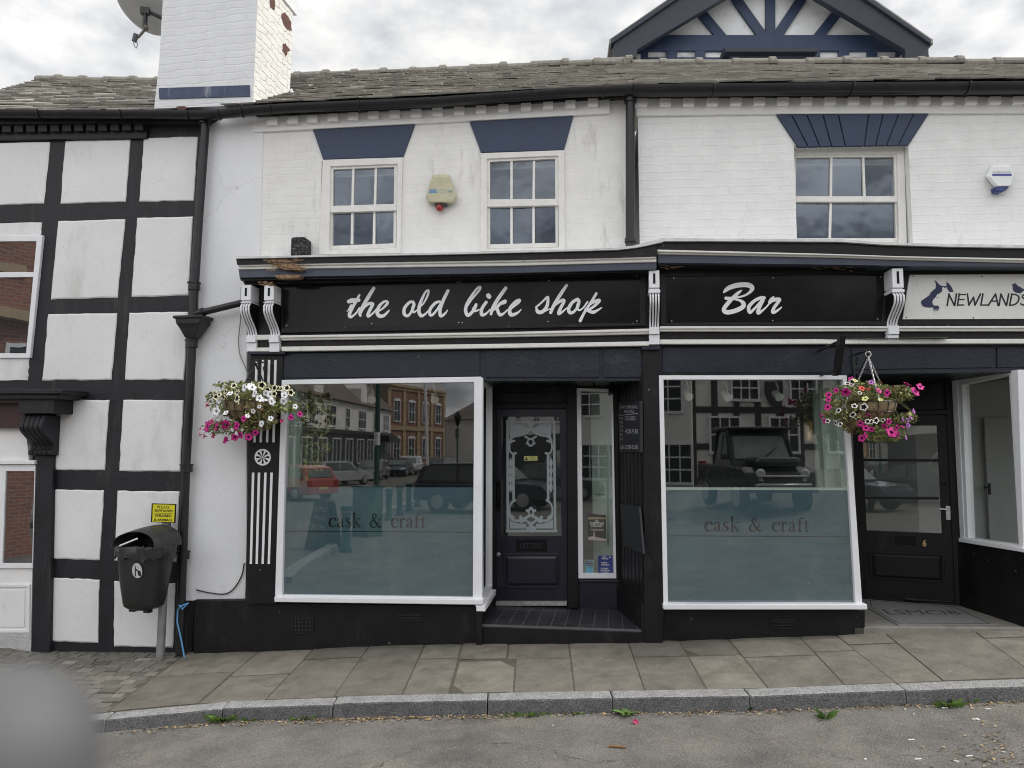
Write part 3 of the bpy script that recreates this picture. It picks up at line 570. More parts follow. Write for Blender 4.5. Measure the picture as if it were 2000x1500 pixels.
ea0, ea1 = A.pt(-300, 209, .14), A.pt(312, 222, .14); ra0, ra1 = A.pt(75, 156, RB), A.pt(330, 161, RB)
mb = MB(); hipx = lambda p: ((p - ea0) @ A.u) < -.2
hA, hR = A.pt(-150, 216, .14), A.pt(76, 156, RB); slates(mb, A, hA, A.pt(330, 221, .14), hR, A.pt(420, 163, RB), RB, rows=23)
ro = mb.build('roof', SLATE, house)
mb = MB(); slates(mb, A, hA - A.n * 5.2, hA, hR - A.n * .01, hR, RB, rows=17)
adopt(mb.build('hip_slope', SLATE, house), ro)
mb = MB(); ridge(mb, A.pt(77, 157, RB), A.pt(330, 162, RB)); adopt(mb.build('ridge_tiles', RIDGE, house, bev=.01), ro)
# rooms behind / solid core so that nothing is hollow from the side
mb = MB(); mb.rect(A, A.sz(-300, 800)[0] - 2, -.08, -.5, ea1[2] - .1, -.02, -3.2); mb.build('wall', RENDER, house)
def gutter(root, P, pts, off=.17, r=.058, name='gutter'):
    mb = MB(); path = [P.pt(x, y, off) for x, y in pts]; prev = None
    secs = []
    for i, p in enumerate(path):
        d = path[min(i + 1, len(path) - 1)] - path[max(i - 1, 0)]; d[2] = 0; d /= np.linalg.norm(d); sd_ = np.array([d[1], -d[0], 0])
        secs.append([p + sd_ * R * math.cos(u) + np.array([0, 0, R * 1.15 * math.sin(u) + .02]) for R, us in ((r, np.linspace(math.pi, 2 * math.pi, 11)), (r - .008, np.linspace(2 * math.pi, math.pi, 11))) for u in us])
    k = len(secs[0]); n0 = len(mb.v)
    for s_ in secs: mb.vs(s_)
    for i in range(len(secs) - 1):
        for j in range(k): j2 = (j + 1) % k; q = n0 + i * k; mb.face((q + j, q + j2, q + k + j2, q + k + j))
    for i in (0, len(secs) - 1): mb.face([n0 + i * k + j for j in range(k)])
    # fascia board behind and brackets
    for i in range(len(path) - 1):
        L_ = np.linalg.norm(path[i + 1] - path[i]); nb = max(1, int(L_ / .9))
        for b in range(nb):
            p = path[i] + (path[i + 1] - path[i]) * (b + .5) / nb; mb.tube([p + np.array([0, -r * 1.15 * math.cos(u) * -1, -r * 1.25 * math.sin(u) + .02]) for u in np.linspace(0, math.pi, 9)], .008, 6)
    return mb.build(name, PIPE, root, smooth=True)
gutter(house, A, [(-300, 220), (0, 222), (160, 223), (320, 223), (418, 224)])
mb = MB(); mb.strip(A, [(-300, 222), (418, 226)], [(-300, 246), (400, 238)], .10, 0); mb.build('eaves_board', TIMB, house)
# iron downpipe with hopper, on the corner post
def px_tube(P, pts, off, r, **k): mb_ = k.pop('mb'); mb_.tube([P.pt(x, y, off) for x, y in pts], r, 14, **k)
mb = MB(); pr = .042
px_tube(A, [(399, 226), (401, 250), (388, 430), (379, 575), (378, 622)], .10, pr, mb=mb); px_tube(A, [(374, 655), (372, 750), (363, 920), (355, 1150), (351, 1276)], .10, .040, mb=mb)
for x, y in ((399, 236), (379, 560), (374, 672), (364, 915), (358, 1085)): px_tube(A, [(x + .3, y - 7), (x, y + 7)], .10, .056, mb=mb); px_tube(A, [(x + .3, y - 9), (x + .2, y - 6)], .10, .064, mb=mb)
dp = mb.build('downpipe', PIPE, house, smooth=True)
c0 = A.pt(377, 640, .12); mb = MB(); h_ = .215
rings = [(.155, .10, h_ * .5), (.155, .10, h_ * .38), (.135, .088, h_ * .36), (.128, .085, h_ * .15), (.10, .07, -h_ * .05), (.072, .058, -h_ * .3), (.06, .05, -h_ * .42), (.045, .045, -h_ * .5)]
n0 = len(mb.v)
for a, b, z in rings: mb.vs([c0 + A.u * a * x + A.n * b * y + np.array([0, 0, z]) for x, y in ((-1, -1), (1, -1), (1, 1), (-1, 1))])
for i in range(len(rings) - 1):
    for j in range(4): j2 = (j + 1) % 4; q = n0 + i * 4; mb.face((q + j, q + j2, q + 4 + j2, q + 4 + j))
mb.face([n0 + j for j in range(4)]); mb.face([n0 + (len(rings) - 1) * 4 + j for j in range(4)])
adopt(mb.build('hopper', PIPE, house, bev=.008), dp)
mb = MB(); mb.tube([A.pt(383, 614, .13), A.pt(392, 611, .14), B.pt(470, 592, .14), B.pt(482, 589, .10)], .033, 12); mb.tube([A.pt(388, 612.5, .13), A.pt(398, 609, .14)], .042, 12); adopt(mb.build('branch_pipe', PIPE, house, smooth=True), dp)
# chimney
ch0, chz = A.sz(300, 217, .08); ch1 = A.sz(494, 205, .08)[0]; zt_ = chz + 2.6
chm = MB()
def chp(a, z, o_, wb=0): return A.w(a, z, o_)
tb = [(301, 212), (310, 130), (311, 120), (318, 0), (326, -140)]; rb_ = [(494, 205), (497, 130), (498, 110), (503, 0), (508, -140)]
Ls = [A.pt(x, y, .08) for x, y in tb]; Rs = [A.pt(x, y, .08) for x, y in rb_]; DEP = -A.n * .74
k = len(Ls); n0 = chm.vs(Ls); chm.vs(Rs); chm.vs([p + DEP for p in Ls]); chm.vs([p + DEP for p in Rs])
for i in range(k - 1):
    chm.face((n0 + i, n0 + k + i, n0 + k + i + 1, n0 + i + 1)); chm.face((n0 + k + i, n0 + 3 * k + i, n0 + 3 * k + i + 1, n0 + k + i + 1), 1)
    chm.face((n0 + 3 * k + i, n0 + 2 * k + i, n0 + 2 * k + i + 1, n0 + 3 * k + i + 1)); chm.face((n0 + 2 * k + i, n0 + i, n0 + i + 1, n0 + 2 * k + i + 1), 1)
chm.face((n0 + k - 1, n0 + 2 * k - 1, n0 + 4 * k - 1, n0 + 3 * k - 1)); chm.face((n0, n0 + k, n0 + 3 * k, n0 + 2 * k))
UVA = Plane(A.o, 10); UVA.u = A.u - A.n * 1.0
CHIMS = brick_mat('chimney_flank', (.78, .77, .73), (.74, .73, .69), (.74, .73, .69), bump=.8, dist=.025, wob=.06, stain=((.40, .38, .33), 6, .60, .7, 1))
cho = chm.build('chimney', [CHIMW, CHIMS], house, uvP=UVA); cho['label'] = 'tall white painted brick chimney with a faded blue band'
mb = MB(); mb.quad(A, [(310, 172), (487, 166), (488, 188), (311, 193)], .090, .07); adopt(mb.build('blue_band', M('faded_blue', (.055, .075, .13), .6, .3, 8, .3, 40, stain=((.45, .47, .5), 10, .56, .8, .25)), house), cho)
CF = Free(Rs[3], Rs[3] + DEP)
mb = MB()
def flank(px, py, o_=0):                      # point on the chimney's right face
    k_ = 2 if py < 110 else 0
    a, b, c = Rs[k_], Rs[k_ + 1], Rs[k_] + DEP; n_ = np.cross(b - a, c - a); n_ /= np.linalg.norm(n_); n_ *= 1 if n_[0] > 0 else -1; d = ray(px, py); return CAM + d * (((a + n_ * o_ - CAM) @ n_) / (d @ n_))
s_ = 1
for q in ([(527, 0), (531, -20), (537, -4), (537, 20), (529, 14)], [(549, 27), (557, 24), (568, 40), (570, 60), (562, 58), (553, 44)], [(552, 86), (558, 84), (567, 99), (561, 103), (559, 112), (552, 98)], [(556, -5), (566, -12), (572, 6), (566, 14)]):
    pp = []
    for a, b in zip(q, q[1:] + q[:1]):
        for t_ in (0, .25, .5, .75): pp.append((a[0] + (b[0] - a[0]) * t_ + rng.normal(0, .5), a[1] + (b[1] - a[1]) * t_ + rng.normal(0, 1.2)))
    mb = MB(); mb.poly([flank(x, y, .004) for x, y in pp]); adopt(mb.build('bare_brick', REDBR, house), cho)
for q in ([(344, 208), (360, 207), (367, 211), (356, 215), (347, 214)],): mb = MB(); mb.quad(A, q, .086, .06); adopt(mb.build('bare_brick', REDBR, house), cho)
mb = MB(); mb.prism([p + np.array([0, 0, -.0]) for p in (A.pt(322, -60, .13), A.pt(503, -66, .13), A.pt(503, -110, .13), A.pt(322, -104, .13))], -A.n * .86); adopt(mb.build('corbel_course', CHIMW, house, uvP=UVA), cho)
mb = MB(); zc = Rs[0][2]; mb.tube([CF.pt(568, 176, -.02 if s_ < 0 else .02), CF.pt(572, 184, -.05 if s_ < 0 else .05)], .02, 8); adopt(mb.build('flashing', LEAD, house), cho)
# ================================================================ WHITE BRICK SHOP (the old bike shop half)
shopB = thing('brick_shop', 'white brick shop with two small sash windows over a black and white shopfront', 'shop', B.w(-1.6, float(BP[6][2]), -1.5))
ZE = B.sz(530, 222, .0)[1]
U1o, U1i = [(630, 312), (786, 307), (782, 494), (622, 497)], [(645, 325), (776, 320), (774, 484), (643, 489)]
U2o, U2i = [(939, 299), (1102, 293), (1104, 488), (938, 491)], [(951, 310), (1090, 304), (1091, 483), (951, 486)]
hB = [hole_px(B, q, 0, .012) for q in (U1o, U2o)]
aL, aR = B.sz(424, 600)[0], B.sz(1226, 400)[0] + .05
mb = MB(); zt_ = ZE + .0; zm = B.sz(700, 505, 0)[1] - .25; aM = B.sz(507, 400)[0]
holes_wall(mb, B, aM, aR, zm, zt_, hB); mb.build('wall', BRICKB, shopB, uvP=B)
mb = MB(); mb.quad(B, [(398, 226), (515, 224), (508, 497), (482, 640), (482, 1174), (360, 1174), (370, 900), (382, 700), (392, 400)], .012, -.2)
mb.build('rendered_wall', RENDER, shopB, bev=.01)
for h in hB: room(B, h, -.12, 1.6, DARKIN, shopB)
w1 = sash(shopB, B, U1o, U1i, (402, 398, 415, 411), [(690, 688), (734, 732)], [(688, 687), (731, 730)], .0, 'left of the two small sash windows, its paint flaking')
w2 = sash(shopB, B, U2o, U2i, (389, 388, 404, 401), [(999, 999), (1043, 1042)], [(999, 999), (1042, 1042)], .0, 'right of the two small sash windows')
for q, lb in (([(611, 253.5), (810, 243), (787, 306), (631, 311.5)], None), ([(917, 238), (1119.5, 227), (1101, 293), (939, 297.5)], None)):
    mb = MB(); mb.quad(B, q, .016, -.01); mb.build('lintel', NAVYL, shopB, bev=.004)
mb = MB(); mb.strip(B, [(492, 229), (848, 207), (1060, 194), (1191, 188)], [(493, 258), (848, 239), (1060, 228), (1191, 221)], .03, -.01); mb.build('frieze_band', WHITE, shopB, bev=.005)
mb = MB()
for i, x in enumerate([531, 571, 609.5, 649, 689, 728.5, 770, 812, 854, 896.5, 939, 983, 1027, 1070.5, 1114, 1158]):
    y = np.interp(x, [531, 1070, 1114, 1158], [236, 206, 203, 199.5]); s_ = -.055
    mb = MB(); mb.quad(B, [(x - 10, y - 8 + .5), (x + 10, y - 8 - .5), (x + 10, y + 6.5 - .5), (x - 10, y + 6.5 + .5)], .075, .02); mb.build('dentil', WHITE, shopB, bev=.004)
eB = [B.pt(500, 203, .14), B.pt(1236, 168, .14)]
eC = [C.pt(1236, 166, .14), C.pt(2150, 156, .14)]
RBB = -2.6
def xcut(p): return False
rBl, rBr = B.pt(460, 157, RBB), B.pt(1236, 128, RBB)
mb = MB(); sA, sB_ = B.sz(497, 203, .14)[0] - .35, .02
slates(mb, B, B.w(sA, eB[0][2] + .0, .14), B.w(sB_, eB[1][2], .14), B.w(sA, rBl[2], RBB), B.w(sB_, rBr[2], RBB), RBB, rows=25)
roB = mb.build('roof', SLATE, shopB)
mb = MB(); ridge(mb, B.pt(535, 155.5, RBB), B.pt(1200, 125, RBB)); adopt(mb.build('ridge_tiles', RIDGE, shopB, bev=.01), roB)
gutter(shopB, B, [(410, 225), (448, 221), (500, 215), (560, 211), (848, 199), (1120, 180), (1236, 176)])
mb = MB(); mb.strip(B, [(500, 208), (848, 195), (1236, 172)], [(500, 226), (848, 211), (1236, 189)], .06, 0); mb.build('eaves_board', TIMB, shopB)
mb = MB(); mb.rect(B, aL, aR - .05, ZE - .5, ZE - .12, -.02, -5); mb.build('rear_wall', RENDER, shopB)
# --- black and white shopfront
FO = .13
mb = MB(); mb.quad(B, [(378, 1172), (476, 1171), (537, 1178), (944, 1183), (944, 1262), (750, 1270), (560, 1282), (376, 1290)], .06, -.1); st = mb.build('stall_riser', BLACK, shopB, bev=.012)
def vent(P, x0, y0, x1, y1, kind, root):
    mb = MB(); mb.ring(P, rectq(x0, y0, x1, y1), rectq(x0 + 2, y0 + 2, x1 - 2, y1 - 2), .072, .05)
    if kind == 'grid':
        for i in range(1, 6): x = x0 + (x1 - x0) * i / 6; mb.quad(P, rectq(x - 1.4, y0, x + 1.4, y1), .070, .05)
        for i in range(1, 4): y = y0 + (y1 - y0) * i / 4; mb.quad(P, rectq(x0, y - 1.5, x1, y + 1.5), .0695, .05)
    else:
        for i in range(1, 3): y = y0 + (y1 - y0) * i / 3; mb.quad(P, rectq(x0, y - 2, x1, y + 1), .0715, .05)
        mb.quad(P, rectq((x0 + x1) / 2 - 1, y0, (x0 + x1) / 2 + 1, y1), .0705, .05)
    return mb.build('air_vent', PIPE, root)
vent(B, 570, 1208, 612, 1238, 'grid', shopB); vent(B, 778, 1197, 822, 1213, 'slot', shopB)
mb = MB(); mb.quad(B, [(489, 688), (553, 688), (549, 900), (540, 1180), (478, 1180), (485, 900)], .11, 0); pil = mb.build('pilaster', BLACK, shopB, bev=.006)
mb = MB()
for xa, xb in ((499, 495), (511.5, 507), (523.5, 519.5), (536, 532)): mb.quad(B, [(xa - .3, 703), (xa + 4.3, 703), (xb + 4.2, 864), (xb - .2, 864)], .114, .10)
for xa, xb in ((492, 487.6), (503.5, 499), (516, 510.7), (528, 522.7)): mb.quad(B, [(xa, 923), (xa + 4.6, 923), (xb + 4.3, 1101.5), (xb, 1101.5)], .114, .10)
adopt(mb.build('white_stripes', WFRAME, shopB), pil)
mb = MB(); cx, cy_ = 513, 893; adds = [('p', [(cx + 16 * math.cos(a), cy_ + 16.3 * math.sin(a)) for a in np.linspace(0, 2 * math.pi, 40, endpoint=False)])]
subs = []
for i in range(8):
    a = i * math.pi / 4; subs.append(('s', [(cx + r * math.cos(a), cy_ + r * math.sin(a), w_) for r, w_ in ((2, 1.2), (6, 2.2), (9.5, 4.2), (11, 4.4))]))
flat(mb, lambda x, y: B.pt(x, y, .115), adds, subs, .5, (495, 875, 531, 911)); adopt(mb.build('rosette', WFRAME, shopB), pil)
mb = MB(); mb.quad(B, [(483, 686), (556, 686), (556, 692), (484, 692)], .15, 0); mb.quad(B, [(1253, 674), (1290, 674), (1289, 683), (1253, 683)], .15, 0); mb.build('pilaster_cap', NAVY, shopB, bev=.004)
# second pilaster between the two shop windows
mb = MB(); mb.quad(B, [(1256, 676), (1289, 676), (1297, 1192), (1294, 1258), (1259, 1258), (1256, 740)], .115, -.05); mb.build('pilaster', BLACK, shopB, bev=.005)
# frieze panels above the windows
mb = MB(); mb.quad(B, [(550, 684), (1256, 668), (1256, 744), (945, 745), (945, 742), (550, 748)], .085, -.05)
for q in ([(553, 690), (937, 684), (937, 735), (553, 738)], [(948, 684), (1170, 680), (1170, 737), (948, 737)], [(1179, 680), (1252, 678), (1252, 737), (1179, 737)]): mb.quad(B, q, .097, .05)
fz = mb.build('frieze', NAVY, shopB, bev=.004)
# cornice: lead, black fillet, white moulding, navy band, black soffit
mb = MB(); mb.strip(B, [(460, 501), (540, 500), (622, 498), (888, 493), (1000, 490), (1100, 487.5), (1205, 484), (1240, 479), (1262, 473), (1294, 465)], [(461, 505), (540, 503.5), (622, 501.5), (888, 496.5), (1000, 493.5), (1100, 491), (1205, 488), (1240, 484), (1262, 480), (1296, 472)], .40, 0)
lead = mb.build('lead_flashing', LEAD, shopB)
mb = MB(); mb.strip(B, [(461, 504), (700, 500), (1000, 493), (1205, 487), (1284, 474)], [(463, 517), (700, 512), (1000, 507.5), (1205, 503), (1284, 500)], .375, 0); mb.build('cornice_fillet', BLACK, shopB)
mb = MB(); mb.strip(B, [(463, 516), (1000, 506.5), (1282, 499.5)], [(465, 520), (1000, 511.5), (1282, 504.5)], .365, 0); mb.strip(B, [(464, 519.5), (1000, 511), (1282, 504)], [(467, 526), (1000, 519), (1282, 511.5)], .345, 0); mb.build('cornice_moulding', WOLD, shopB, bev=.008)
mb = MB(); mb.strip(B, [(466, 525.5), (1000, 518.5), (1282, 511)], [(468, 542), (1000, 533), (1282, 526)], .325, 0); nb_ = mb.build('cornice_band', NAVYB, shopB)
mb = MB(); mb.strip(B, [(468, 541), (1000, 532), (1280, 525)], [(470, 548), (1000, 537), (1280, 531)], .29, 0); mb.strip(B, [(473, 547), (1000, 536), (1278, 530)], [(478, 556), (1000, 543), (1278, 534)], .22, 0); mb.build('cornice_soffit', BLACK, shopB)
mb = MB()
for pl in ([(528, 506), (566, 508), (580, 503), (584, 510), (560, 513), (533, 512)], [(531, 517), (552, 514), (574, 516), (590, 522), (586, 529), (560, 526), (540, 523)], [(536, 538), (556, 536), (588, 538), (582, 543), (556, 544), (540, 543)], [(512, 506), (530, 507), (529, 511), (516, 510)]):
    mb.quad(B, pl, .378, .30)
for i in range(26):
    x = rng.uniform(515, 588); y = rng.uniform(504, 528); mb.tube([B.pt(x, y, .381), B.pt(x + rng.uniform(6, 20), y + rng.uniform(-1, 3), .384)], .0035, 5)
for i in range(14):
    x = rng.uniform(502, 530); y = rng.uniform(551, 560); mb.tube([B.pt(x, y, .30), B.pt(x + rng.uniform(4, 10), y + rng.uniform(-2, 2), .31)], .005, 5)
mb.build('rotten_wood', ROT, shopB)
# fascia backing
mb = MB(); mb.quad(B, [(486, 548), (1276, 524), (1276, 676), (494, 690)], .115, 0); mb.build('fascia', BLACK, shopB)
mb = MB(); mb.strip(B, [(547, 655), (1000, 648), (1268, 641.5)], [(547, 660), (1000, 653), (1268, 647)], .175, .1); mb.strip(B, [(548, 659.5), (1000, 652.5), (1268, 646.5)], [(549, 664.5), (1000, 657.5), (1268, 652)], .155, .1)
mb.strip(B, [(549, 677), (1000, 671), (1268, 666.5)], [(550, 686), (1000, 679.5), (1268, 675)], .16, .1); mb.strip(B, [(499, 654), (527, 653.5)], [(499, 664), (527, 663.5)], .15, .1); mb.strip(B, [(500, 679), (528, 678.5)], [(500, 687), (528, 686.5)], .15, .1); mb.build('fascia_moulding', WOLD, shopB, bev=.006)
def corbel(P, root, xf, yt0, yt1, ys0, ys1, yf1, yf2, wpx, of=.17):
    """xf = foot centre x; y of block top/bottom, scroll top/bottom, foot 1 bottom, foot 2 bottom"""
    s0 = P.sz(xf, yf1, of)[0]; hw = wpx / 2 * (P.pt(xf, yf1, of)[1]) / F; ob = of + .13
    Z = lambda y, o_: P.sz(xf, y, o_)[1]
    root_o = None
    mb = MB(); mb.rect(P, s0 - hw, s0 + hw, Z(yt1, ob), Z(yt0, ob), ob, .05)
    mb.rect(P, s0 - hw * .92, s0 + hw * .92, Z(yt1 + 3.5, ob), Z(yt1, ob) - .002, ob - .015, .05); mb.rect(P, s0 - hw * 1.12, s0 + hw * 1.12, Z(ys0, ob), Z(yt1 + 3, ob), ob + .0, .05)
    co = mb.build('corbel', WFRAME, root, bev=.004)
    mb = MB(); mb.rect(P, s0 - hw * .22, s0 + hw * .22, Z(yt1 - 8, ob), Z(yt0 + 6, ob), ob + .003, ob - .02); adopt(mb.build('slot', BLKG, root), co)
    zt, zb_ = Z(ys0, ob), Z(ys1, of); prof = []
    for u in np.linspace(0, 1, 26): prof.append((of - .02 + .165 * (1 - sst(.22, .98, u)) - .03 * (1 - sst(0, .12, u)), zt + (zb_ - zt) * u))
    mb = MB()
    for k in range(4):
        c = s0 + hw * 1.05 * (-.75 + .5 * k); h2 = hw * .155
        fr = [P.w(c - h2, z, o_) for o_, z in prof]; bk_ = [P.w(c + h2, z, o_) for o_, z in prof]; n = len(fr); a = mb.vs(fr); b = mb.vs(bk_)
        inner = mb.vs([P.w(c - h2, z, o_ - .012) for o_, z in prof]); inn2 = mb.vs([P.w(c + h2, z, o_ - .012) for o_, z in prof])
        for i in range(n - 1): mb.face((a + i, a + i + 1, b + i + 1, b + i)); mb.face((a + i, inner + i, inner + i + 1, a + i + 1)); mb.face((b + i, b + i + 1, inn2 + i + 1, inn2 + i))
    adopt(mb.build('scroll', WFRAME, root, fix=True), co)
    mb = MB(); side = [P.w(s0 - hw * 1.0, z, o_ - .011) for o_, z in prof] + [P.w(s0 - hw, zb_, .06), P.w(s0 - hw, zt, .06)]; sid2 = [P.w(s0 + hw * 1.0, z, o_ - .011) for o_, z in prof] + [P.w(s0 + hw, zb_, .06), P.w(s0 + hw, zt, .06)]
    mb.prism(side, sid2); adopt(mb.build('groove_infill', BLKG, root), co)
    mb = MB(); mb.rect(P, s0 - hw, s0 + hw, Z(yf1, of), Z(ys1, of) + .004, of + .012, .05); mb.rect(P, s0 - hw * 1.02, s0 + hw * 1.02, Z(yf2, of), Z(yf1, of) - .002, of - .006, .05); adopt(mb.build('foot', WFRAME, root, bev=.004), co)
    return co
corbel(B, shopB, 490.5, 556, 586, 591, 656, 669, 687, 20, .15); corbel(B, shopB, 535, 556, 586, 591, 655, 669, 687, 20, .17)
corbel(B, shopB, 1278, 528, 562, 572, 640, 653, 672.5, 20, .17)
# --- shop window 1 and its return
W1o, W1i = [(550, 742), (940, 735.5), (942, 1181), (536.5, 1175.5)], [(560, 751), (926, 746.5), (923, 1167), (550.5, 1162)]
z_sill = B.sz(942, 1181, FO)[1]
mb = MB(); mb.ring(B, W1o, W1i, FO, FO - .07); win1 = mb.build('shop_window', WFRAME, shopB, bev=.005); win1['label'] = 'wide shop window left of the door, half frosted, reflecting parked cars'
mb = MB(); mb.strip(B, [(535, 1166), (943, 1171)], [(536, 1176), (943, 1181.5)], FO + .045, FO - .05); adopt(mb.build('sill', WFRAME, shopB, bev=.006), win1)
G = FO - .035
mb = MB(); mb.poly([B.pt(x, y, G) for x, y in ((556, 747), (929, 742), (927, 1171), (546, 1166))]); adopt(mb.build('pane', GLASS, shopB), win1)
mb = MB(); mb.poly([B.pt(x, y, G - .006) for x, y in ((554, 951.5), (926, 952), (924, 1038.6), (552, 1036.8))]); mb.poly([B.pt(x, y, G - .006) for x, y in ((552, 1038.3), (924, 1040.2), (922, 1170), (546, 1166))]); adopt(mb.build('frosted_film', FILM, shopB), win1)
# serif lettering drawn as strokes (cut-outs in the film)
def S(*p, k=6): return ('s', [tuple(q) for q in smooth_path(p, k)])
GLY = {   # unit: x-height 1, baseline 0, y down
 'c': (.86, [S((.80, -.78, .20), (.74, -.92, .14), (.52, -.97, .09), (.24, -.80, .20), (.15, -.48, .25), (.26, -.16, .22), (.54, -.03, .12), (.74, -.09, .07), (.84, -.2, .05))]),
 'a': (.84, [S((.16, -.72, .17), (.2, -.88, .12), (.38, -.97, .08), (.56, -.86, .17), (.60, -.6, .2), (.6, -.16, .2), (.68, -.04, .13), (.82, -.08, .05)), S((.6, -.58, .06), (.3, -.44, .12), (.14, -.22, .2), (.24, -.05, .13), (.42, -.08, .08), (.6, -.24, .05))]),
 's': (.70, [S((.58, -.72, .05), (.54, -.9, .08), (.36, -.97, .08), (.18, -.86, .15), (.2, -.68, .19), (.42, -.48, .22), (.58, -.3, .2), (.52, -.08, .13), (.3, -.02, .08), (.12, -.1, .09), (.08, -.28, .05))]),
 'k': (1.0, [S((.24, -1.5, .19), (.24, -.02, .19)), S((.04, -1.48, .07), (.24, -1.52, .1)), S((.06, -.03, .07), (.42, -.03, .07)), S((.30, -.48, .08), (.72, -.92, .06)), S((.58, -.95, .06), (.92, -.95, .06)), S((.42, -.56, .15), (.80, -.06, .2)), S((.66, -.03, .07), (1.0, -.03, .07))]),
 '&': (1.42, [S((1.3, -.1, .12), (1.1, -.06, .2), (.8, -.4, .22), (.46, -.86, .2), (.36, -1.2, .14), (.46, -1.4, .11), (.64, -1.42, .1), (.76, -1.24, .13), (.66, -1.02, .1), (.4, -.8, .1), (.18, -.56, .16), (.12, -.3, .2), (.26, -.07, .18), (.52, -.03, .12), (.82, -.2, .08), (1.04, -.56, .08), (1.1, -.84, .07)), S((.9, -.88, .06), (1.28, -.9, .06))]),
 'r': (.66, [S((.22, -.92, .19), (.22, -.03, .19)), S((.04, -.9, .06), (.22, -.95, .09)), S((.04, -.03, .07), (.42, -.03, .07)), S((.26, -.7, .08), (.42, -.92, .12), (.58, -.92, .18), (.62, -.84, .1))]),
 'f': (.60, [S((.28, -.03, .19), (.28, -1.0, .19), (.34, -1.34, .13), (.52, -1.48, .1), (.68, -1.42, .13)), S((.08, -.93, .07), (.56, -.93, .07)), S((.1, -.03, .07), (.48, -.03, .07))]),
 't': (.60, [S((.26, -1.22, .08), (.27, -.9, .17), (.27, -.2, .19), (.36, -.04, .14), (.56, -.1, .05)), S((.06, -.92, .07), (.54, -.92, .07))])}
def serif(mb, P, off, s, x0, yb0, x1, yb1, xh, res=.45):
    tot = sum(GLY[c][0] if c != ' ' else .75 for c in s) + .10 * len(s); k = (x1 - x0) / tot; x = 0; adds = []
    for c in s:
        if c == ' ': x += .85; continue
        for st_ in GLY[c][1]:
            adds.append(('s', [(x0 + (x + p[0]) * k, yb0 + (yb1 - yb0) * (x + p[0]) / tot + p[1] * xh, p[2] * (k + xh) / 2) for p in st_[1]]))
        x += GLY[c][0] + .10
    flat(mb, lambda px, py: P.pt(px, py, off), adds, [], res, (x0 - 4, min(yb0, yb1) - xh * 1.8, x1 + 6, max(yb0, yb1) + 4))
mb = MB(); serif(mb, B, G - .003, 'cask & craft', 641, 1029.5, 833, 1031, 18.5); adopt(mb.build('lettering', LETB, shopB), win1)
# return pane of the bay (runs back to the door frame)
zth = z_sill
offb = B.off_z(962, 1151, z_sill); f1, b1 = B.pt(941.5, 1181, FO), B.pt(962, 1151, offb)
R1 = Free(f1, b1); R1s = 1 if R1.n @ (np.array([0., 3, 0]) - f1) * 1 > 0 else 1
zt1 = B.sz(941, 738, FO)[1]
Lr = np.linalg.norm((b1 - f1)[:2])
def r1(a, z, o_=0): p = f1 + R1.u * a * Lr + R1.n * o_; return np.array([p[0], p[1], z])
sgn = 1.0 if R1.n[0] > 0 else -1.0
fo = [r1(0, zt1), r1(1, zt1), r1(1, z_sill - .02), r1(0, z_sill - .02)]; fi = [r1(.1, zt1 - .05), r1(.9, zt1 - .05), r1(.9, z_sill + .05), r1(.1, z_sill + .05)]
mb = MB(); mb.ring3(fo, fi, R1.n * -sgn * .06); mb.prism([r1(-.06, z_sill - .0, sgn * .035), r1(1, z_sill, sgn * .035), r1(1, z_sill - .05, sgn * .035), r1(-.06, z_sill - .05, sgn * .035)], R1.n * -sgn * .08); wr = mb.build('shop_window', WFRAME, shopB, bev=.004); wr['label'] = 'narrow return window beside the door'
mb = MB(); mb.poly([r1(.06, zt1 - .03, -sgn * .03), r1(.94, zt1 - .03, -sgn * .03), r1(.94, z_sill + .03, -sgn * .03), r1(.06, z_sill + .03, -sgn * .03)]); adopt(mb.build('pane', GLASS, shopB), wr)
# recess: step, floor, door wall, ceiling, panelled right side
zst = B.sz(1000, 1221, .10)[1]; od = B.off_z(1040, 1184, zst)
TILE = brick_mat('step_tiles', (.030, .029, .036), (.026, .026, .032), (.10, .10, .105), bump=.2, dist=.003, bw=.125, bh=.125, ms=.006, wob=.0, rough=.45)
TILE.node_tree.nodes['Brick Texture'].offset = 0
fl, fr_ = B.pt(938, 1221, .10), B.pt(1262, 1224, .10); fl[2] = fr_[2] = zst; bl_, br_ = B.w(B.sz(955, 1186, od)[0], zst, od), B.w(B.sz(1214, 1187, od)[0], zst, od)
class UVt: pass
mb = MB(); mb.prism([fl, fr_, br_, bl_], np.array([0, 0, -.02])); stp = mb.build('step', TILE, shopB)
uv = stp.data.uv_layers.new(name='UVMap')
for lp in stp.data.loops: co_ = np.array(stp.data.vertices[lp.vertex_index].co) - fl; uv.data[lp.index].uv = (co_ @ B.u, -(co_ @ B.n))
mb = MB(); mb.prism([fl - [0, 0, .021], fr_ - [0, 0, .021], fr_ - [0, 0, .6], fl - [0, 0, .6]], -B.n * .06); adopt(mb.build('step_riser', BLACK, shopB, bev=.006), stp)
mb = MB(); mb.prism([f1 - [0, 0, .06], b1 - [0, 0, .06], np.array([b1[0], b1[1], zst - .05]), np.array([f1[0], f1[1], zst - .3])], -R1.n * sgn * .05); mb.build('stall_riser', BLACK, shopB)
dB = od + .02
mb = MB(); mb.quad(B, [(955, 740), (968, 740), (968, 1188), (960, 1188)], dB + .05, dB - .1); mb.quad(B, [(968, 740), (1107, 740), (1107, 797), (968, 797)], dB + .02, dB - .1); mb.quad(B, [(963, 789), (1112, 788), (1112, 797), (963, 798)], dB + .06, dB - .1); mb.quad(B, [(1107, 740), (1126, 740), (1130, 1188), (1109, 1188)], dB + .06, dB - .1)
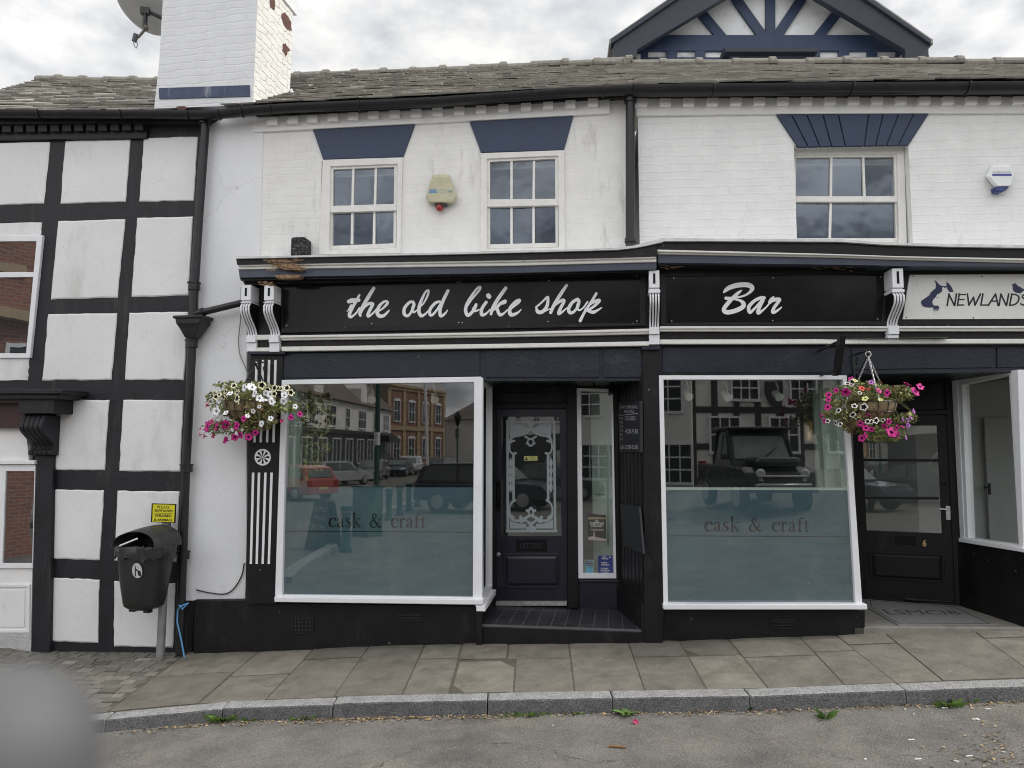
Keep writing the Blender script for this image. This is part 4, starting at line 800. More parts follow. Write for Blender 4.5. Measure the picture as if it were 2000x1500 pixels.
mb.quad(B, [(974, 766), (1100, 765), (1100, 785), (974, 786)], dB + .035, dB); mb.quad(B, [(1124, 740), (1212, 740), (1212, 757), (1124, 757)], dB + .02, dB - .1); mb.quad(B, [(1197, 740), (1214, 740), (1214, 1190), (1204, 1190)], dB + .02, dB - .1)
mb.build('door_frame', BLACK, shopB, bev=.005)
def panel_door(P, root, outer, glass, pan, d, mat, label, gl=GLASS):
    mb = MB(); mb.ring(P, outer, glass, d, d - .05); dr = mb.build('door', mat, root, bev=.004); dr['label'] = label
    mb = MB(); mb.quad(P, [glass[3], glass[2], outer[2], outer[3]], d + .001, d - .045); adopt(mb.build('lower_rail', mat, root), dr)
    mb = MB(); k = [(x, y) for x, y in pan]; c = np.mean(k, 0); q2 = [tuple(np.array(p) + (c - p) * np.array([.07, .14])) for p in k]; mb.ring(P, k, q2, d + .014, d - .01); q3 = [tuple(np.array(p) + (c - p) * np.array([.16, .3])) for p in k]
    fo = [P.pt(*p, d + .002) for p in q2]; fi = [P.pt(*p, d + .012) for p in q3]; n = mb.vs(fo); mb.vs(fi)
    for i in range(4): j = (i + 1) % 4; mb.face((n + i, n + j, n + 4 + j, n + 4 + i))
    mb.face([n + 4 + i for i in range(4)]); adopt(mb.build('panel', mat, root, bev=.003), dr)
    mb = MB(); mb.poly([P.pt(x, y, d - .02) for x, y in glass]); adopt(mb.build('pane', gl, root), dr)
    return dr
D1o, D1g = [(967, 797), (1107, 797), (1109, 1174), (969, 1174)], [(979, 813.5), (1093, 813.5), (1097, 1047), (979, 1047)]
door1 = panel_door(B, shopB, D1o, D1g, [(984, 1081), (1092, 1081), (1093, 1149), (985, 1149)], dB, DOORN, 'dark navy door with an ornate frosted glass pane')
mb = MB(); mb.ring(B, rectq(1008, 1054, 1068, 1077), rectq(1012, 1058, 1064, 1073), dB + .012, dB - .01); mb.quad(B, rectq(1012, 1058, 1064, 1073), dB + .006, dB - .01); adopt(mb.build('letterbox', BLKG, shopB), door1)
mb = MB(); tt = lambda x, y: B.pt(x, y, dB + .008); text(mb, 'LETTERS', tt, rectq(1016, 1060, 1060, 1071), 0, .02); adopt(mb.build('letterbox_lettering', DOORN, shopB), door1)
mb = MB(); mb.lathe(B.pt(973.5, 1083, dB), [(.022, 0), (.022, .012), (.012, .016)], 16, axis=B.n); adopt(mb.build('lock', M('aged_steel', (.3, .3, .3), .4, .2, 30, 0, metal=.8), shopB), door1)
mb = MB(); mb.tube([B.pt(973, 947, dB + .005), B.pt(972, 955, dB + .05), B.pt(972, 980, dB + .05), B.pt(974, 990, dB + .005)], .010, 8); mb.quad(B, rectq(970, 940, 977, 998), dB + .008, dB - .01); adopt(mb.build('handle', BLKG, shopB), door1)
mb = MB(); mb.quad(B, [(968, 1174.5), (1107, 1174.5), (1107, 1183), (968, 1183)], dB + .03, dB - .05); adopt(mb.build('threshold', M('threshold_metal', (.42, .42, .40), .45, .3, 20, .3, metal=.5), shopB), door1)
# ornate frosted pattern on the door glass (zoom scale 6.25, origin 970,810)
ET = M('etched_glass', (.34, .38, .40), .55, .05, 8, 0)
zq = lambda pts: [(970 + x / 6.25, 810 + y / 6.25) for x, y in pts]
def zs(*p, k=6): return ('s', [(970 + q[0] / 6.25, 810 + q[1] / 6.25, q[2] / 6.25) for q in smooth_path(p, k)])
def mir(p): return tuple([830 - p[0]] + list(p[1:]))
adds = [zs((133, 75, 30), (136, 1420, 30)), zs((700, 75, 30), (715, 1420, 30)), zs((120, 90, 32), (712, 90, 32)), zs((120, 1420, 32), (730, 1420, 32))]; subs = []
half = [zs((166, 300, 26), (215, 262, 30), (300, 245, 32), (370, 215, 28), (415, 160, 40)), zs((160, 320, 20), (158, 420, 22), (185, 470, 22), (232, 470, 30)), zs((205, 480, 30), (207, 1030, 30)), zs((222, 1045, 34), (185, 1075, 22), (160, 1130, 20), (158, 1200, 22), (175, 1260, 28), (240, 1295, 30), (330, 1270, 32), (410, 1225, 30)),
  zs((272, 235, 36), (276, 240, 30)), zs((172, 330, 40), (205, 318, 26), (225, 325, 10)), zs((350, 268, 26), (400, 295, 22), (412, 300, 24)), zs((390, 300, 20), (378, 335, 20), (395, 370, 24), (415, 378, 22)), zs((365, 350, 22), (380, 352, 22)),
  zs((292, 1250, 40), (296, 1262, 34)), zs((180, 1240, 40), (215, 1255, 20)), zs((300, 1310, 36), (330, 1290, 30)), zs((370, 1170, 34), (395, 1165, 30), (418, 1140, 34)), zs((395, 1180, 20), (392, 1215, 20), (410, 1235, 26)), zs((415, 1240, 20), (345, 1270, 34), (370, 1300, 24), (415, 1340, 40), (415, 1420, 40)), zs((380, 1385, 44), (390, 1395, 40))]
def mirror(pr): return (pr[0], [tuple([2 * (970 + 417 / 6.25) - q[0] + (q[1] - 930) * .008] + list(q[1:])) for q in pr[1]])
adds += half + [mirror(h) for h in half]
for cxz in (170, 662): 
    for yz in (590, 690, 790, 890): adds.append(('p', zq([(cxz, yz - 75), (cxz + 26, yz - 5), (cxz, yz + 70), (cxz - 26, yz - 5)])))
adds += [('p', zq([(165, 118), (310, 118), (330, 140), (385, 165), (385, 195), (340, 222), (290, 226), (250, 216), (200, 262), (165, 290)])), ('p', zq([(665, 118), (520, 118), (500, 140), (448, 165), (448, 195), (490, 222), (540, 226), (580, 216), (630, 262), (665, 290)])), ('p', zq([(162, 1290), (230, 1320), (310, 1335), (360, 1330), (355, 1388), (165, 1390)])), ('p', zq([(688, 1280), (610, 1315), (540, 1335), (478, 1330), (480, 1388), (690, 1390)])), ('p', zq([(380, 95), (460, 95), (440, 150), (415, 190), (392, 150)]))]
subs += [('p', zq([(415, 225), (460, 262), (415, 285), (372, 262)])), ('p', zq([(415, 1245), (455, 1268), (415, 1310), (378, 1268)])), zs((417, 320, 20), (417, 345, 20)), zs((417, 1175, 24), (417, 1205, 24))]
mb = MB(); flat(mb, lambda x, y: B.pt(x, y, dB - .0185), adds, subs, .34, (988, 820, 1092, 1044)); adopt(mb.build('etched_pattern', ET, shopB), door1)
# sidelight
SLo, SLi = [(1124, 757.5), (1197, 760), (1204, 1130), (1129, 1130)], [(1135, 763.5), (1193.5, 766), (1198.5, 1120), (1139.5, 1120)]
mb = MB(); mb.ring(B, SLo, SLi, dB + .05, dB - .04); sd1 = mb.build('sidelight', WFRAME, shopB, bev=.004); sd1['label'] = 'tall narrow white framed window right of the door'
mb = MB(); mb.poly([B.pt(x, y, dB + .01) for x, y in SLi]); adopt(mb.build('pane', GLASS, shopB), sd1)
mb = MB(); mb.quad(B, [(1127, 1129), (1208, 1129), (1212, 1192), (1127, 1192)], dB + .02, dB - .05); mb.quad(B, [(1124, 1133), (1208, 1133), (1208, 1138), (1124, 1138)], dB + .035, dB); mb.build('sidelight_panel', DOORN, shopB, bev=.004)
# recess ceiling of boards
zce = B.sz(1100, 742, .08)[1]; mb = MB()
for i in range(12):
    a = B.sz(940, 745, .08)[0] + i * .17; mb.prism([B.w(a, zce, .08), B.w(a + .155, zce, .08), B.w(a + .155, zce, od - .1), B.w(a, zce, od - .1)], np.array([0, 0, .05]))
mb.build('recess_ceiling', BLACK, shopB, bev=.004)
# right side of the recess
pf, pb = B.pt(1259, 1230, .09), B.w(B.sz(1210, 1180, od)[0], 0, od); R2 = Free(pf, pb); s2 = 1 if R2.n[0] < 0 else -1
L2 = np.linalg.norm((pb - pf)[:2])
def r2(a, z, o_=0): p = pf + R2.u * a * L2 + R2.n * o_ * s2; return np.array([p[0], p[1], z])
mb = MB(); mb.prism([r2(-.02, zce + .05), r2(1.05, zce + .05), r2(1.05, zst - .1), r2(-.02, zst - .4)], R2.n * -s2 * .05)
for i in range(7): a = i / 7; mb.prism([r2(a + .015, zce, .008), r2(a + 1 / 7 - .015, zce, .008), r2(a + 1 / 7 - .015, zst, .008), r2(a + .015, zst, .008)], R2.n * -s2 * .02)
mb.prism([r2(-.02, zst + .22, .03), r2(1.0, zst + .22, .03), r2(1, zst, .03), r2(-.02, zst - .05, .03)], R2.n * -s2 * .04); mb.build('recess_panelling', BLACK, shopB, bev=.003)
# interior of the shop
zf = zst - .05; a0, a1 = B.sz(530, 900, -.2)[0] - .0, B.sz(1250, 900, -.2)[0] + .2
mb = MB()
def wallq(P, a, b, z0, z1, o0, o1=None): mb.poly([P.w(a, z0, o0), P.w(b, z0, o0 if o1 is None else o1), P.w(b, z1, o0 if o1 is None else o1), P.w(a, z1, o0)])
zi = B.sz(700, 730, .1)[1] + .25
wallq(B, a0, a1 + 2.4, zf, zi, -4.2); mb.poly([B.w(a0, zf, .02), B.w(a0, zi, .02), B.w(a0, zi, -4.2), B.w(a0, zf, -4.2)]); mb.poly([B.w(a0, zi, .04), B.w(a1 + 2.4, zi, .04), B.w(a1 + 2.4, zi, -4.2), B.w(a0, zi, -4.2)])
mb.build('interior_wall', M('interior_grey', (.28, .33, .31), .8, .1, 1, 0), shopB, fix=False)
mb = MB(); mb.poly([B.w(a0, zf, .02), B.w(a1 + 2.4, zf, od), B.w(a1 + 2.4, zf, -4.2), B.w(a0, zf, -4.2)]); mb.build('interior_floor', M('interior_floor_wood', (.10, .07, .05), .5, .3, 6, 0), shopB, fix=False)
# pale reveal posts inside the window and a ledge behind the film
mb = MB(); mb.quad(B, [(562, 750), (580, 750), (572, 1166), (552, 1166)], -.02, -.30); adopt(mb.build('reveal', SAGE, shopB), win1)
mb = MB(); mb.quad(B, [(1153, 763), (1200, 763), (1206, 1128), (1160, 1128)], dB - .25, dB - .3); mb.quad(B, [(1164, 950), (1178, 950), (1178, 965), (1164, 965)], dB - .23, dB - .26); mb.build('inner_wall', SAGE, shopB)

# ================================================================ SECOND WHITE BRICK BUILDING (Bar and the shop to its right)
shopC = thing('brick_shop', 'white brick building right of the downpipe with one wide sash window', 'shop', C.w(1.6, float(BP[8][2]), -1.5))
U3o, U3i = [(1558, 286), (1765, 283), (1772, 478), (1556, 478)], [(1560, 305), (1752, 302), (1757, 476), (1562, 476)]
h3 = hole_px(C, [(1557, 284), (1774, 283), (1774, 482), (1557, 482)], 0, .0); cR = C.sz(2400, 400)[0]
mb = MB(); holes_wall(mb, C, -.03, cR, C.sz(1500, 500)[1] - .3, C.sz(1500, 188)[1] + .02, [h3], depth=.14); mb.build('wall', BRICKW, shopC, uvP=C)
room(C, h3, -.15, 1.6, DARKIN, shopC)
rev = MB(); rev.poly([C.w(h3[1] - .001, h3[2], .001), C.w(h3[1] - .001, h3[3], .001), C.w(h3[1] - .001, h3[3], -.13), C.w(h3[1] - .001, h3[2], -.13)])
w3 = sash(shopC, C, [(1543, 286), (1766, 284), (1772, 482), (1543, 482)], [(1549, 302), (1752, 300), (1756, 474), (1549, 474)], (383, 383, 394, 394), [(1624, 1623), (1686, 1689)], [(1623, 1621)], -.10, 'wide sash window under a fanned navy lintel')
for i in range(10):
    pass
tp = [(1516, 224), (1815, 221.5), (1775, 283), (1558, 287)]
mb = MB(); js = [0, .10, .20, .305, .405, .605, .70, .80, .90, 1.0]; jb = [0, .095, .20, .305, .43, .60, .70, .80, .905, 1.0]
for i in range(9):
    a, b, c, d = js[i] + .004, js[i + 1] - .004, jb[i + 1] - .005, jb[i] + .005; T = lambda u: (tp[0][0] + (tp[1][0] - tp[0][0]) * u, tp[0][1] + (tp[1][1] - tp[0][1]) * u); Bm = lambda u: (tp[3][0] + (tp[2][0] - tp[3][0]) * u, tp[3][1] + (tp[2][1] - tp[3][1]) * u)
    mb.quad(C, [T(a), T(b), Bm(c), Bm(d)], .02, -.01, 0, float(rng.normal(1, .1)))
mb.quad(C, tp, .006, -.01); mb.build('lintel', NAVYL, shopC, bev=.003)
mb = MB(); mb.strip(C, [(1243, 186), (1500, 184), (2000, 182), (2400, 182)], [(1243, 225.5), (1500, 222), (2000, 220), (2400, 219)], .03, -.01); mb.build('frieze_band', WHITE, shopC, bev=.005)
mb = MB()
for i in range(26):
    x = 1253.5 + 46.1 * i; y = np.interp(x, [1253, 1500, 2000, 2400], [199.5, 197, 195.5, 195]); mb = MB(); mb.quad(C, rectq(x - 11, y - 8, x + 11, y + 6.5), .075, .02); mb.build('dentil', WHITE, shopC, bev=.004)
mb = MB(); rC0, rC1 = C.pt(1236, 127, RBB), C.pt(2200, 123, RBB)
slates(mb, C, C.w(-.02, eC[0][2], .14), C.w(cR, eC[1][2] + .0, .14), C.w(-.02, rC0[2], RBB), C.w(cR, rC1[2], RBB), RBB, rows=25); roC = mb.build('roof', SLATE, shopC)
mb = MB(); ridge(mb, C.pt(1160, 127, RBB), C.pt(2300, 123, RBB), .46, .085); adopt(mb.build('ridge_tiles', RIDGE, shopC, bev=.01), roC)
gutter(shopC, C, [(1236, 176), (1550, 173), (2000, 170), (2400, 169)], r=.070)
mb = MB(); mb.strip(C, [(1236, 168), (2400, 162)], [(1236, 190), (2400, 184)], .06, 0); mb.build('eaves_board', TIMB, shopC)
mb = MB(); px_tube(C, [(1231, 186), (1231, 480)], .10, .042, mb=mb); px_tube(C, [(1231, 186), (1231, 200)], .10, .056, mb=mb); px_tube(C, [(1232, 466), (1232, 474)], .10, .055, mb=mb); px_tube(C, [(1231, 184), (1231, 188)], .10, .064, mb=mb); mb.build('downpipe', PIPE, shopC, smooth=True)
mb = MB(); mb.rect(C, .02, cR, ZE - .5, ZE - .15, -.02, -5); mb.build('rear_wall', RENDER, shopC)
# cornice (sagging) of the Bar half
mb = MB(); mb.strip(C, [(1290, 464.5), (1400, 466), (1640, 467), (1730, 474), (1860, 476.5), (2000, 478.5), (2300, 482)], [(1290, 471), (1400, 471), (1640, 472), (1730, 478), (1860, 482), (2000, 484), (2300, 488)], .40, 0); mb.build('lead_flashing', LEAD, shopC)
mb = MB(); mb.strip(C, [(1285, 470), (1640, 471), (1752, 478), (2000, 483), (2300, 487)], [(1285, 489), (1640, 497), (1752, 501), (2000, 505), (2300, 509)], .37, 0); mb.build('cornice_fillet', BLACK, shopC)
mb = MB(); mb.strip(C, [(1283, 487), (1640, 496), (1752, 500), (2000, 504.5), (2300, 508)], [(1283, 491.5), (1640, 499), (1752, 503), (2000, 508.5), (2300, 513)], .375, .0); mb.strip(C, [(1284, 491), (1640, 499), (1752, 503), (2000, 508), (2300, 512)], [(1284, 496), (1640, 503), (1752, 507), (2000, 513), (2300, 518)], .35, 0); mb.build('cornice_moulding', WOLD, shopC, bev=.006)
mb = MB(); mb.strip(C, [(1285, 495), (1640, 502), (1752, 506), (2000, 512), (2300, 516)], [(1285, 513), (1640, 517), (1752, 519), (2000, 520), (2300, 520)], .33, 0); mb.build('cornice_band', NAVYB, shopC)
mb = MB(); mb.strip(C, [(1286, 512), (1752, 518), (2300, 519)], [(1286, 524), (1752, 523), (2300, 526)], .24, 0); mb.build('cornice_soffit', BLACK, shopC)
mb = MB()
for i in range(16): x = rng.uniform(1286, 1325); y = rng.uniform(513, 524); mb.tube([C.pt(x, y, .245), C.pt(x + rng.uniform(5, 16), y + rng.uniform(-2, 3), .25)], .004, 5)
for i in range(10): x = rng.uniform(1575, 1660); y = rng.uniform(520, 528); mb.tube([C.pt(x, y, .245), C.pt(x + rng.uniform(5, 16), y + rng.uniform(-2, 3), .25)], .003, 5)
mb.build('rotten_wood', ROT, shopC)
mb = MB(); mb.quad(C, [(1262, 520), (2300, 520), (2300, 672), (1262, 674)], .115, 0); mb.build('fascia', BLACK, shopC)
mb = MB(); mb.strip(C, [(1289, 637), (1732, 637), (2300, 636)], [(1289, 642), (1732, 641), (2300, 641)], .175, .1); mb.strip(C, [(1289, 641.5), (2300, 640.5)], [(1289, 647), (2300, 646)], .155, .1); mb.strip(C, [(1289, 663), (2300, 661)], [(1289, 672), (2300, 670.5)], .16, .1); mb.build('fascia_moulding', WOLD, shopC, bev=.006)
corbel(C, shopC, 1745, 524, 562, 571, 637, 653, 669, 21, .17)
mb = MB(); mb.quad(C, [(1288, 670), (2300, 669), (2300, 724), (1656, 731), (1656, 736), (1288, 736)], .085, -.06)
mb.quad(C, [(1294, 678), (1640, 678), (1640, 728), (1294, 728)], .097, .05); mb.quad(C, [(1664, 678), (1940, 678), (1940, 718), (1664, 722)], .097, .05); mb.quad(C, [(1948, 678), (2300, 678), (2300, 716), (1948, 718)], .097, .05); mb.build('frieze', NAVY, shopC, bev=.004)
# window 2
W2o, W2i = [(1287, 733), (1654, 733), (1685, 1188), (1296, 1190)], [(1296, 741.5), (1646, 741.5), (1671, 1181), (1305, 1177)]
mb = MB(); mb.ring(C, W2o, W2i, FO, FO - .07); win2 = mb.build('shop_window', WFRAME, shopC, bev=.005); win2['label'] = 'shop window right of the entrance, leaning, half frosted, reflecting a timbered house'
mb = MB(); mb.strip(C, [(1295, 1180), (1694, 1180)], [(1296, 1191), (1695, 1191)], FO + .045, FO - .05); adopt(mb.build('sill', WFRAME, shopC, bev=.008), win2)
mb = MB(); mb.poly([C.pt(x, y, G) for x, y in ((1292, 738), (1650, 738), (1676, 1184), (1301, 1181))]); adopt(mb.build('pane', GLASS, shopC), win2)
mb = MB(); mb.poly([C.pt(x, y, G - .006) for x, y in ((1297, 957.5), (1660, 958), (1666, 1047.8), (1299, 1045.6))]); mb.poly([C.pt(x, y, G - .006) for x, y in ((1299, 1047.2), (1667, 1049.4), (1675, 1184), (1301, 1181))]); adopt(mb.build('frosted_film', FILM, shopC), win2)
mb = MB(); mb.quad(C, [(1297, 952), (1660, 952.5), (1660, 957.5), (1297, 957)], G - .008, G - .05); adopt(mb.build('ledge', SAGE, shopC), win2)
mb = MB(); serif(mb, C, G - .003, 'cask & craft', 1375, 1037.5, 1583, 1038.5, 18.5); adopt(mb.build('lettering', LETB, shopC), win2)
mb = MB(); mb.quad(C, [(1292, 1188), (1690, 1190), (1690, 1262), (1292, 1270)], .06, -.35); mb.build('stall_riser', BLACK, shopC, bev=.01); vent(C, 1505, 1210, 1555, 1228, 'slot', shopC)
# interior right of window 2: green boarding
mb = MB(); mb.quad(C, [(1600, 742), (1622, 742), (1640, 955), (1612, 955)], -.25, -.3); mb.quad(C, [(1626, 742), (1648, 742), (1662, 955), (1644, 955)], -.12, -.2); mb.quad(C, [(1590, 742), (1600, 742), (1612, 955), (1597, 955)], -.4, -.45); adopt(mb.build('boarding', SAGE, shopC), win2)
mb = MB(); mb.poly([C.w(1.80, zf, .0), C.w(1.80, zi, .0), C.w(1.80, zi, -4.2), C.w(1.80, zf, -4.2)]); mb.poly([C.w(.1, zi - .02, .0), C.w(2.1, zi - .02, .0), C.w(2.1, zi - .02, -4.2), C.w(.1, zi - .02, -4.2)]); mb.poly([C.w(.12, zf, .0), C.w(.12, zi, .0), C.w(.12, zi, -.5), C.w(.12, zf, -.5)]); mb.build('interior_wall', MATS['interior_grey'], shopC, fix=False)
# door 6 in its recess
zs6 = C.sz(1850, 1222, .02)[1]; o6 = C.off_z(1870, 1182, zs6); pl_, pr_ = C.pt(1690, 1168, C.off_z(1690, 1168, zs6)), C.pt(1868, 1183, o6)
E6 = Free(pl_, pr_); E6n = E6.n if E6.n @ (CAM - pl_) > 0 else -E6.n; E6.n = E6n
D6o = [(1668, 811), (1853, 806), (1867, 1180), (1690, 1166)]; D6g = [(1684, 831), (1830, 831), (1840, 1042), (1693, 1036)]
door6 = panel_door(E6, shopC, D6o, D6g, [(1697, 1077), (1844, 1083), (1846, 1139), (1700, 1129)], .0, BLACK, 'black half glazed door numbered 6')
mb = MB()
for y in (896, 970): mb.quad(E6, [(1684, y), (1834, y + .5), (1834, y + 6), (1684, y + 5)], .001, -.04)
adopt(mb.build('glazing_bar', BLACK, shopC, bev=.003), door6)
mb = MB(); mb.ring(E6, [(1748, 1047), (1789, 1048), (1790, 1065), (1749, 1063)], [(1752, 1050), (1786, 1051), (1786, 1062), (1752, 1060)], .012, -.005); mb.quad(E6, [(1752, 1050), (1786, 1051), (1786, 1062), (1752, 1060)], .005, -.005); adopt(mb.build('letterbox', BLKG, shopC), door6)
mb = MB(); text(mb, '6', lambda x, y: E6.pt(x, y, .004), rectq(1802, 1054, 1809.5, 1067.5), 0, .03); adopt(mb.build('door_number', M('brass', (.55, .38, .18), .35, .1, 9, 0, metal=.6), shopC), door6)
STEEL = M('satin_steel', (.6, .6, .6), .3, .1, 20, 0, metal=.8)
mb = MB(); mb.quad(E6, [(1847, 988), (1856, 989), (1857, 1016), (1848, 1015)], .012, -.01); mb.tube([E6.pt(1851, 995, .01), E6.pt(1850, 995, .05), E6.pt(1834, 994, .055)], .009, 10); adopt(mb.build('handle', STEEL, shopC, bev=.002), door6)
mb = MB(); mb.lathe(E6.pt(1844, 944, 0), [(.02, 0), (.02, .01), (.008, .012)], 14, axis=E6.n); adopt(mb.build('lock', BLKG, shopC), door6)
mb = MB(); mb.quad(E6, [(1640, 728), (1848, 722), (1851, 806), (1640, 811)], -.01, -.08); mb.quad(E6, [(1668, 752), (1842, 748), (1845, 800), (1668, 804)], .005, -.02); mb.quad(E6, [(1640, 805), (1854, 800), (1854, 809), (1640, 813)], .04, -.05); mb.quad(E6, [(1845, 722), (1862, 722), (1882, 1186), (1866, 1184)], .03, -.08); mb.quad(E6, [(1640, 728), (1668, 728), (1690, 1170), (1640, 1170)], .02, -.06); mb.quad(E6, [(1688, 1166), (1868, 1180), (1868, 1187), (1688, 1172)], .03, -.03)
mb.build('door_frame', BLACK, shopC, bev=.004)
# recess floor, sill, mat
STONE = M('step_stone', (.22, .21, .185), .85, .2, 6, .6, 40, .008, stain=((.14, .13, .11), 5, .55, .6, 1))
zt6 = zs6 - .012
fl6 = [C.w(C.sz(1690, 1225, .05)[0] - .1, zt6, .06), C.w(C.sz(2000, 1240, .05)[0] + .6, zt6 + .02, .06), C.w(C.sz(2000, 1240, .05)[0] + .6, zt6 + .02, -1.5), C.w(C.sz(1690, 1225, .05)[0] - .1, zt6, -1.5)]
mb = MB(); mb.prism(fl6, np.array([0, 0, -.3])); mb.build('door_step', STONE, shopC, bev=.01)
# canted window of the neighbouring shop
cf, cb = C.pt(1996, 1078, C.off_z(1996, 1240, zs6 + .02) if False else .06), C.pt(1876, 1055, C.off_z(1872, 1186, zs6)); CW = Free(cb, cf); CW.n = CW.n if CW.n @ (CAM - cb) > 0 else -CW.n
CWo, CWi = [(1858, 737), (1988, 722), (1999, 1076), (1875, 1055)], [(1879, 752), (1974, 732), (1990, 1064), (1891, 1050)]
mb = MB(); mb.ring(CW, CWo, CWi, .02, -.05); win6 = mb.build('shop_window', WFRAME, shopC, bev=.005); win6['label'] = 'canted white framed window right of door 6'
mb = MB(); mb.quad(CW, [(1864, 738), (1869, 737), (1884, 1052), (1879, 1053)], .026, 0); mb.quad(CW, [(1872, 1050), (1999, 1071), (2000, 1079), (1872, 1058)], .045, -.02); adopt(mb.build('sill', WFRAME, shopC, bev=.004), win6)
mb = MB(); mb.poly([CW.pt(x, y, -.02) for x, y in CWi]); adopt(mb.build('pane', glass_mat('clear_glass', .02, (.86, .88, .87), 1.45), shopC), win6)
mb = MB(); mb.quad(CW, [(1869, 1056), (2002, 1078), (2006, 1262), (1864, 1188)], .0, -.08); mb.build('stall_riser', BLACK, shopC, bev=.008)
# front pane right of the canted one, cut by the picture edge
mb = MB(); x0, z0 = C.sz(1993, 1078, .06); zt7 = C.sz(1993, 725, .06)[1]; mb.ring3([C.w(x0 + .0, zt7, .1), C.w(x0 + 4., zt7, .1), C.w(x0 + 4., z0, .1), C.w(x0, z0, .1)], [C.w(x0 + .06, zt7 - .05, .1), C.w(x0 + 3.9, zt7 - .05, .1), C.w(x0 + 3.9, z0 + .06, .1), C.w(x0 + .06, z0 + .06, .1)], -C.n * .06); win7 = mb.build('shop_window', WFRAME, shopC, bev=.004); win7['label'] = 'front window at the right edge of the picture'
mb = MB(); mb.poly([C.w(x0 + .05, zt7 - .03, .07), C.w(x0 + 3.9, zt7 - .03, .07), C.w(x0 + 3.9, z0 + .04, .07), C.w(x0 + .05, z0 + .04, .07)]); adopt(mb.build('pane', GLASS, shopC), win7)
mb = MB(); mb.rect(C, x0 + .02, x0 + 4.2, z0 - 1.2, z0 - .01, .06, -.06); mb.build('stall_riser', BLACK, shopC)
# room of that shop with a white inner door
mb = MB(); ra, rb = 2.0, 7.5; zr0, zr1 = zs6, zt7 + .15
mb.poly([C.w(ra + .55, zr0, -2.2), C.w(rb, zr0, -2.2), C.w(rb, zr1, -2.2), C.w(ra + .55, zr1, -2.2)]); mb.poly([C.w(rb, zr0, .03), C.w(rb, zr1, .03), C.w(rb, zr1, -2.2), C.w(rb, zr0, -2.2)]); mb.poly([C.w(ra + .8, zr0, -1.0), C.w(ra + .8, zr1, -1.0), C.w(ra + .8, zr1, -2.2), C.w(ra + .8, zr0, -2.2)]); mb.poly([C.w(ra, zr1, .0), C.w(rb, zr1, .0), C.w(rb, zr1, -2.2), C.w(ra, zr1, -2.2)]); mb.build('interior_wall', ROOMW, shopC, fix=False)
mb = MB(); mb.poly([C.w(ra + .6, zr0 + .03, -.9), C.w(rb, zr0 + .03, -.0), C.w(rb, zr0 + .03, -2.2), C.w(ra + .6, zr0 + .03, -2.2)]); mb.build('interior_floor', MATS['interior_floor_wood'], shopC, fix=False)
io = -2.17
mb = MB(); mb.quad(C, [(1922, 815), (2040, 815), (2040, 1120), (1936, 1120)], io + .03, io); idr = mb.build('inner_door', M('inner_door_white', (.5, .5, .49), .5, .05, 3, 0), shopC, bev=.01)
mb = MB(); mb.quad(C, [(1931, 944), (1935, 944), (1936, 966), (1932, 966)], io + .05, io + .02); mb.tube([C.pt(1934, 951, io + .06), C.pt(1922, 952, io + .07)], .012, 8); adopt(mb.build('handle', PIPE, shopC), idr)
# recess ceiling
zc6 = C.sz(1750, 729, .08)[1]; mb = MB()
for i in range(10): a = 1.8 + i * .17; mb.prism([C.w(a, zc6, .08), C.w(a + .155, zc6, .08), C.w(a + .155, zc6, -1.5), C.w(a, zc6, -1.5)], np.array([0, 0, .05]))
mb.build('recess_ceiling', BLACK, shopC, bev=.004)
# ================================================================ GABLE BEHIND
GP = Plane(C.w(0, 0, -5.5), 3.5); gb = thing('gabled_house', 'navy and white timbered gable rising behind the slate roof', 'house', GP.w(1.9, 0, -2))
ap = (1506, -62)
GNAVY = M('gable_navy', (.030, .048, .098), .5, .2, 5, .2, 40)
GDARK = M('gable_dark', (.028, .034, .048), .5, .2, 5, .2, 40)
PLG = M('gable_plaster', (.76, .77, .78), .8, .1, 2, .3, 30, stain=((.25, .25, .24), 3.2, .56, .75, .8))
mb = MB(); mb.quad(GP, [ap, (1800, 112), (1790, 175), (1215, 175), (1205, 112)], 0, -.3); mb.build('wall', PLG, gb)
mb = MB()
def bar(P, a, b, wpx, f, bk, mb_):
    a, b = np.array(a, float), np.array(b, float); d = b - a; n_ = np.array([-d[1], d[0]]) / np.linalg.norm(d) * wpx / 2; mb_.quad(P, [a + n_, b + n_, b - n_, a - n_], f, bk)
mb.quad(GP, [(1250, 68), (1755, 68), (1775, 99), (1240, 99)], .05, -.01); mb.quad(GP, [(1230, 111.5), (1790, 111.5), (1790, 150), (1230, 150)], .045, -.01)
mb.quad(GP, rectq(1495.5, -40, 1514.5, 69), .052, -.01)
for a, b in (((1436, -6), (1493, 74)), ((1568, -6), (1515, 74)), ((1368, 22), (1412, 74)), ((1638, 22), (1596, 74))): bar(GP, a, b, 19, .048, -.01, mb)
for x0, x1 in ((1240, 1266), (1302, 1323), (1358, 1378), (1414, 1602), (1638, 1659), (1694, 1714), (1751, 1790)): mb.quad(GP, rectq(x0, 98, x1, 113), .047, -.01)
mb.build('timber_frame', GNAVY, gb, bev=.006)
mb = MB()
for s_ in (-1, 1):
    X = lambda d: ap[0] + s_ * d
    mb.quad(GP, [(X(0), -130), (X(308), 81), (X(308), 113), (X(262), 113), (X(262), 97), (X(0), -57)], .42, .30)
    mb.quad(GP, [(X(0), -139), (X(313), 76), (X(313), 86), (X(0), -127)], .47, .28)
bb = mb.build('bargeboard', GDARK, gb, bev=.008)
mb = MB()
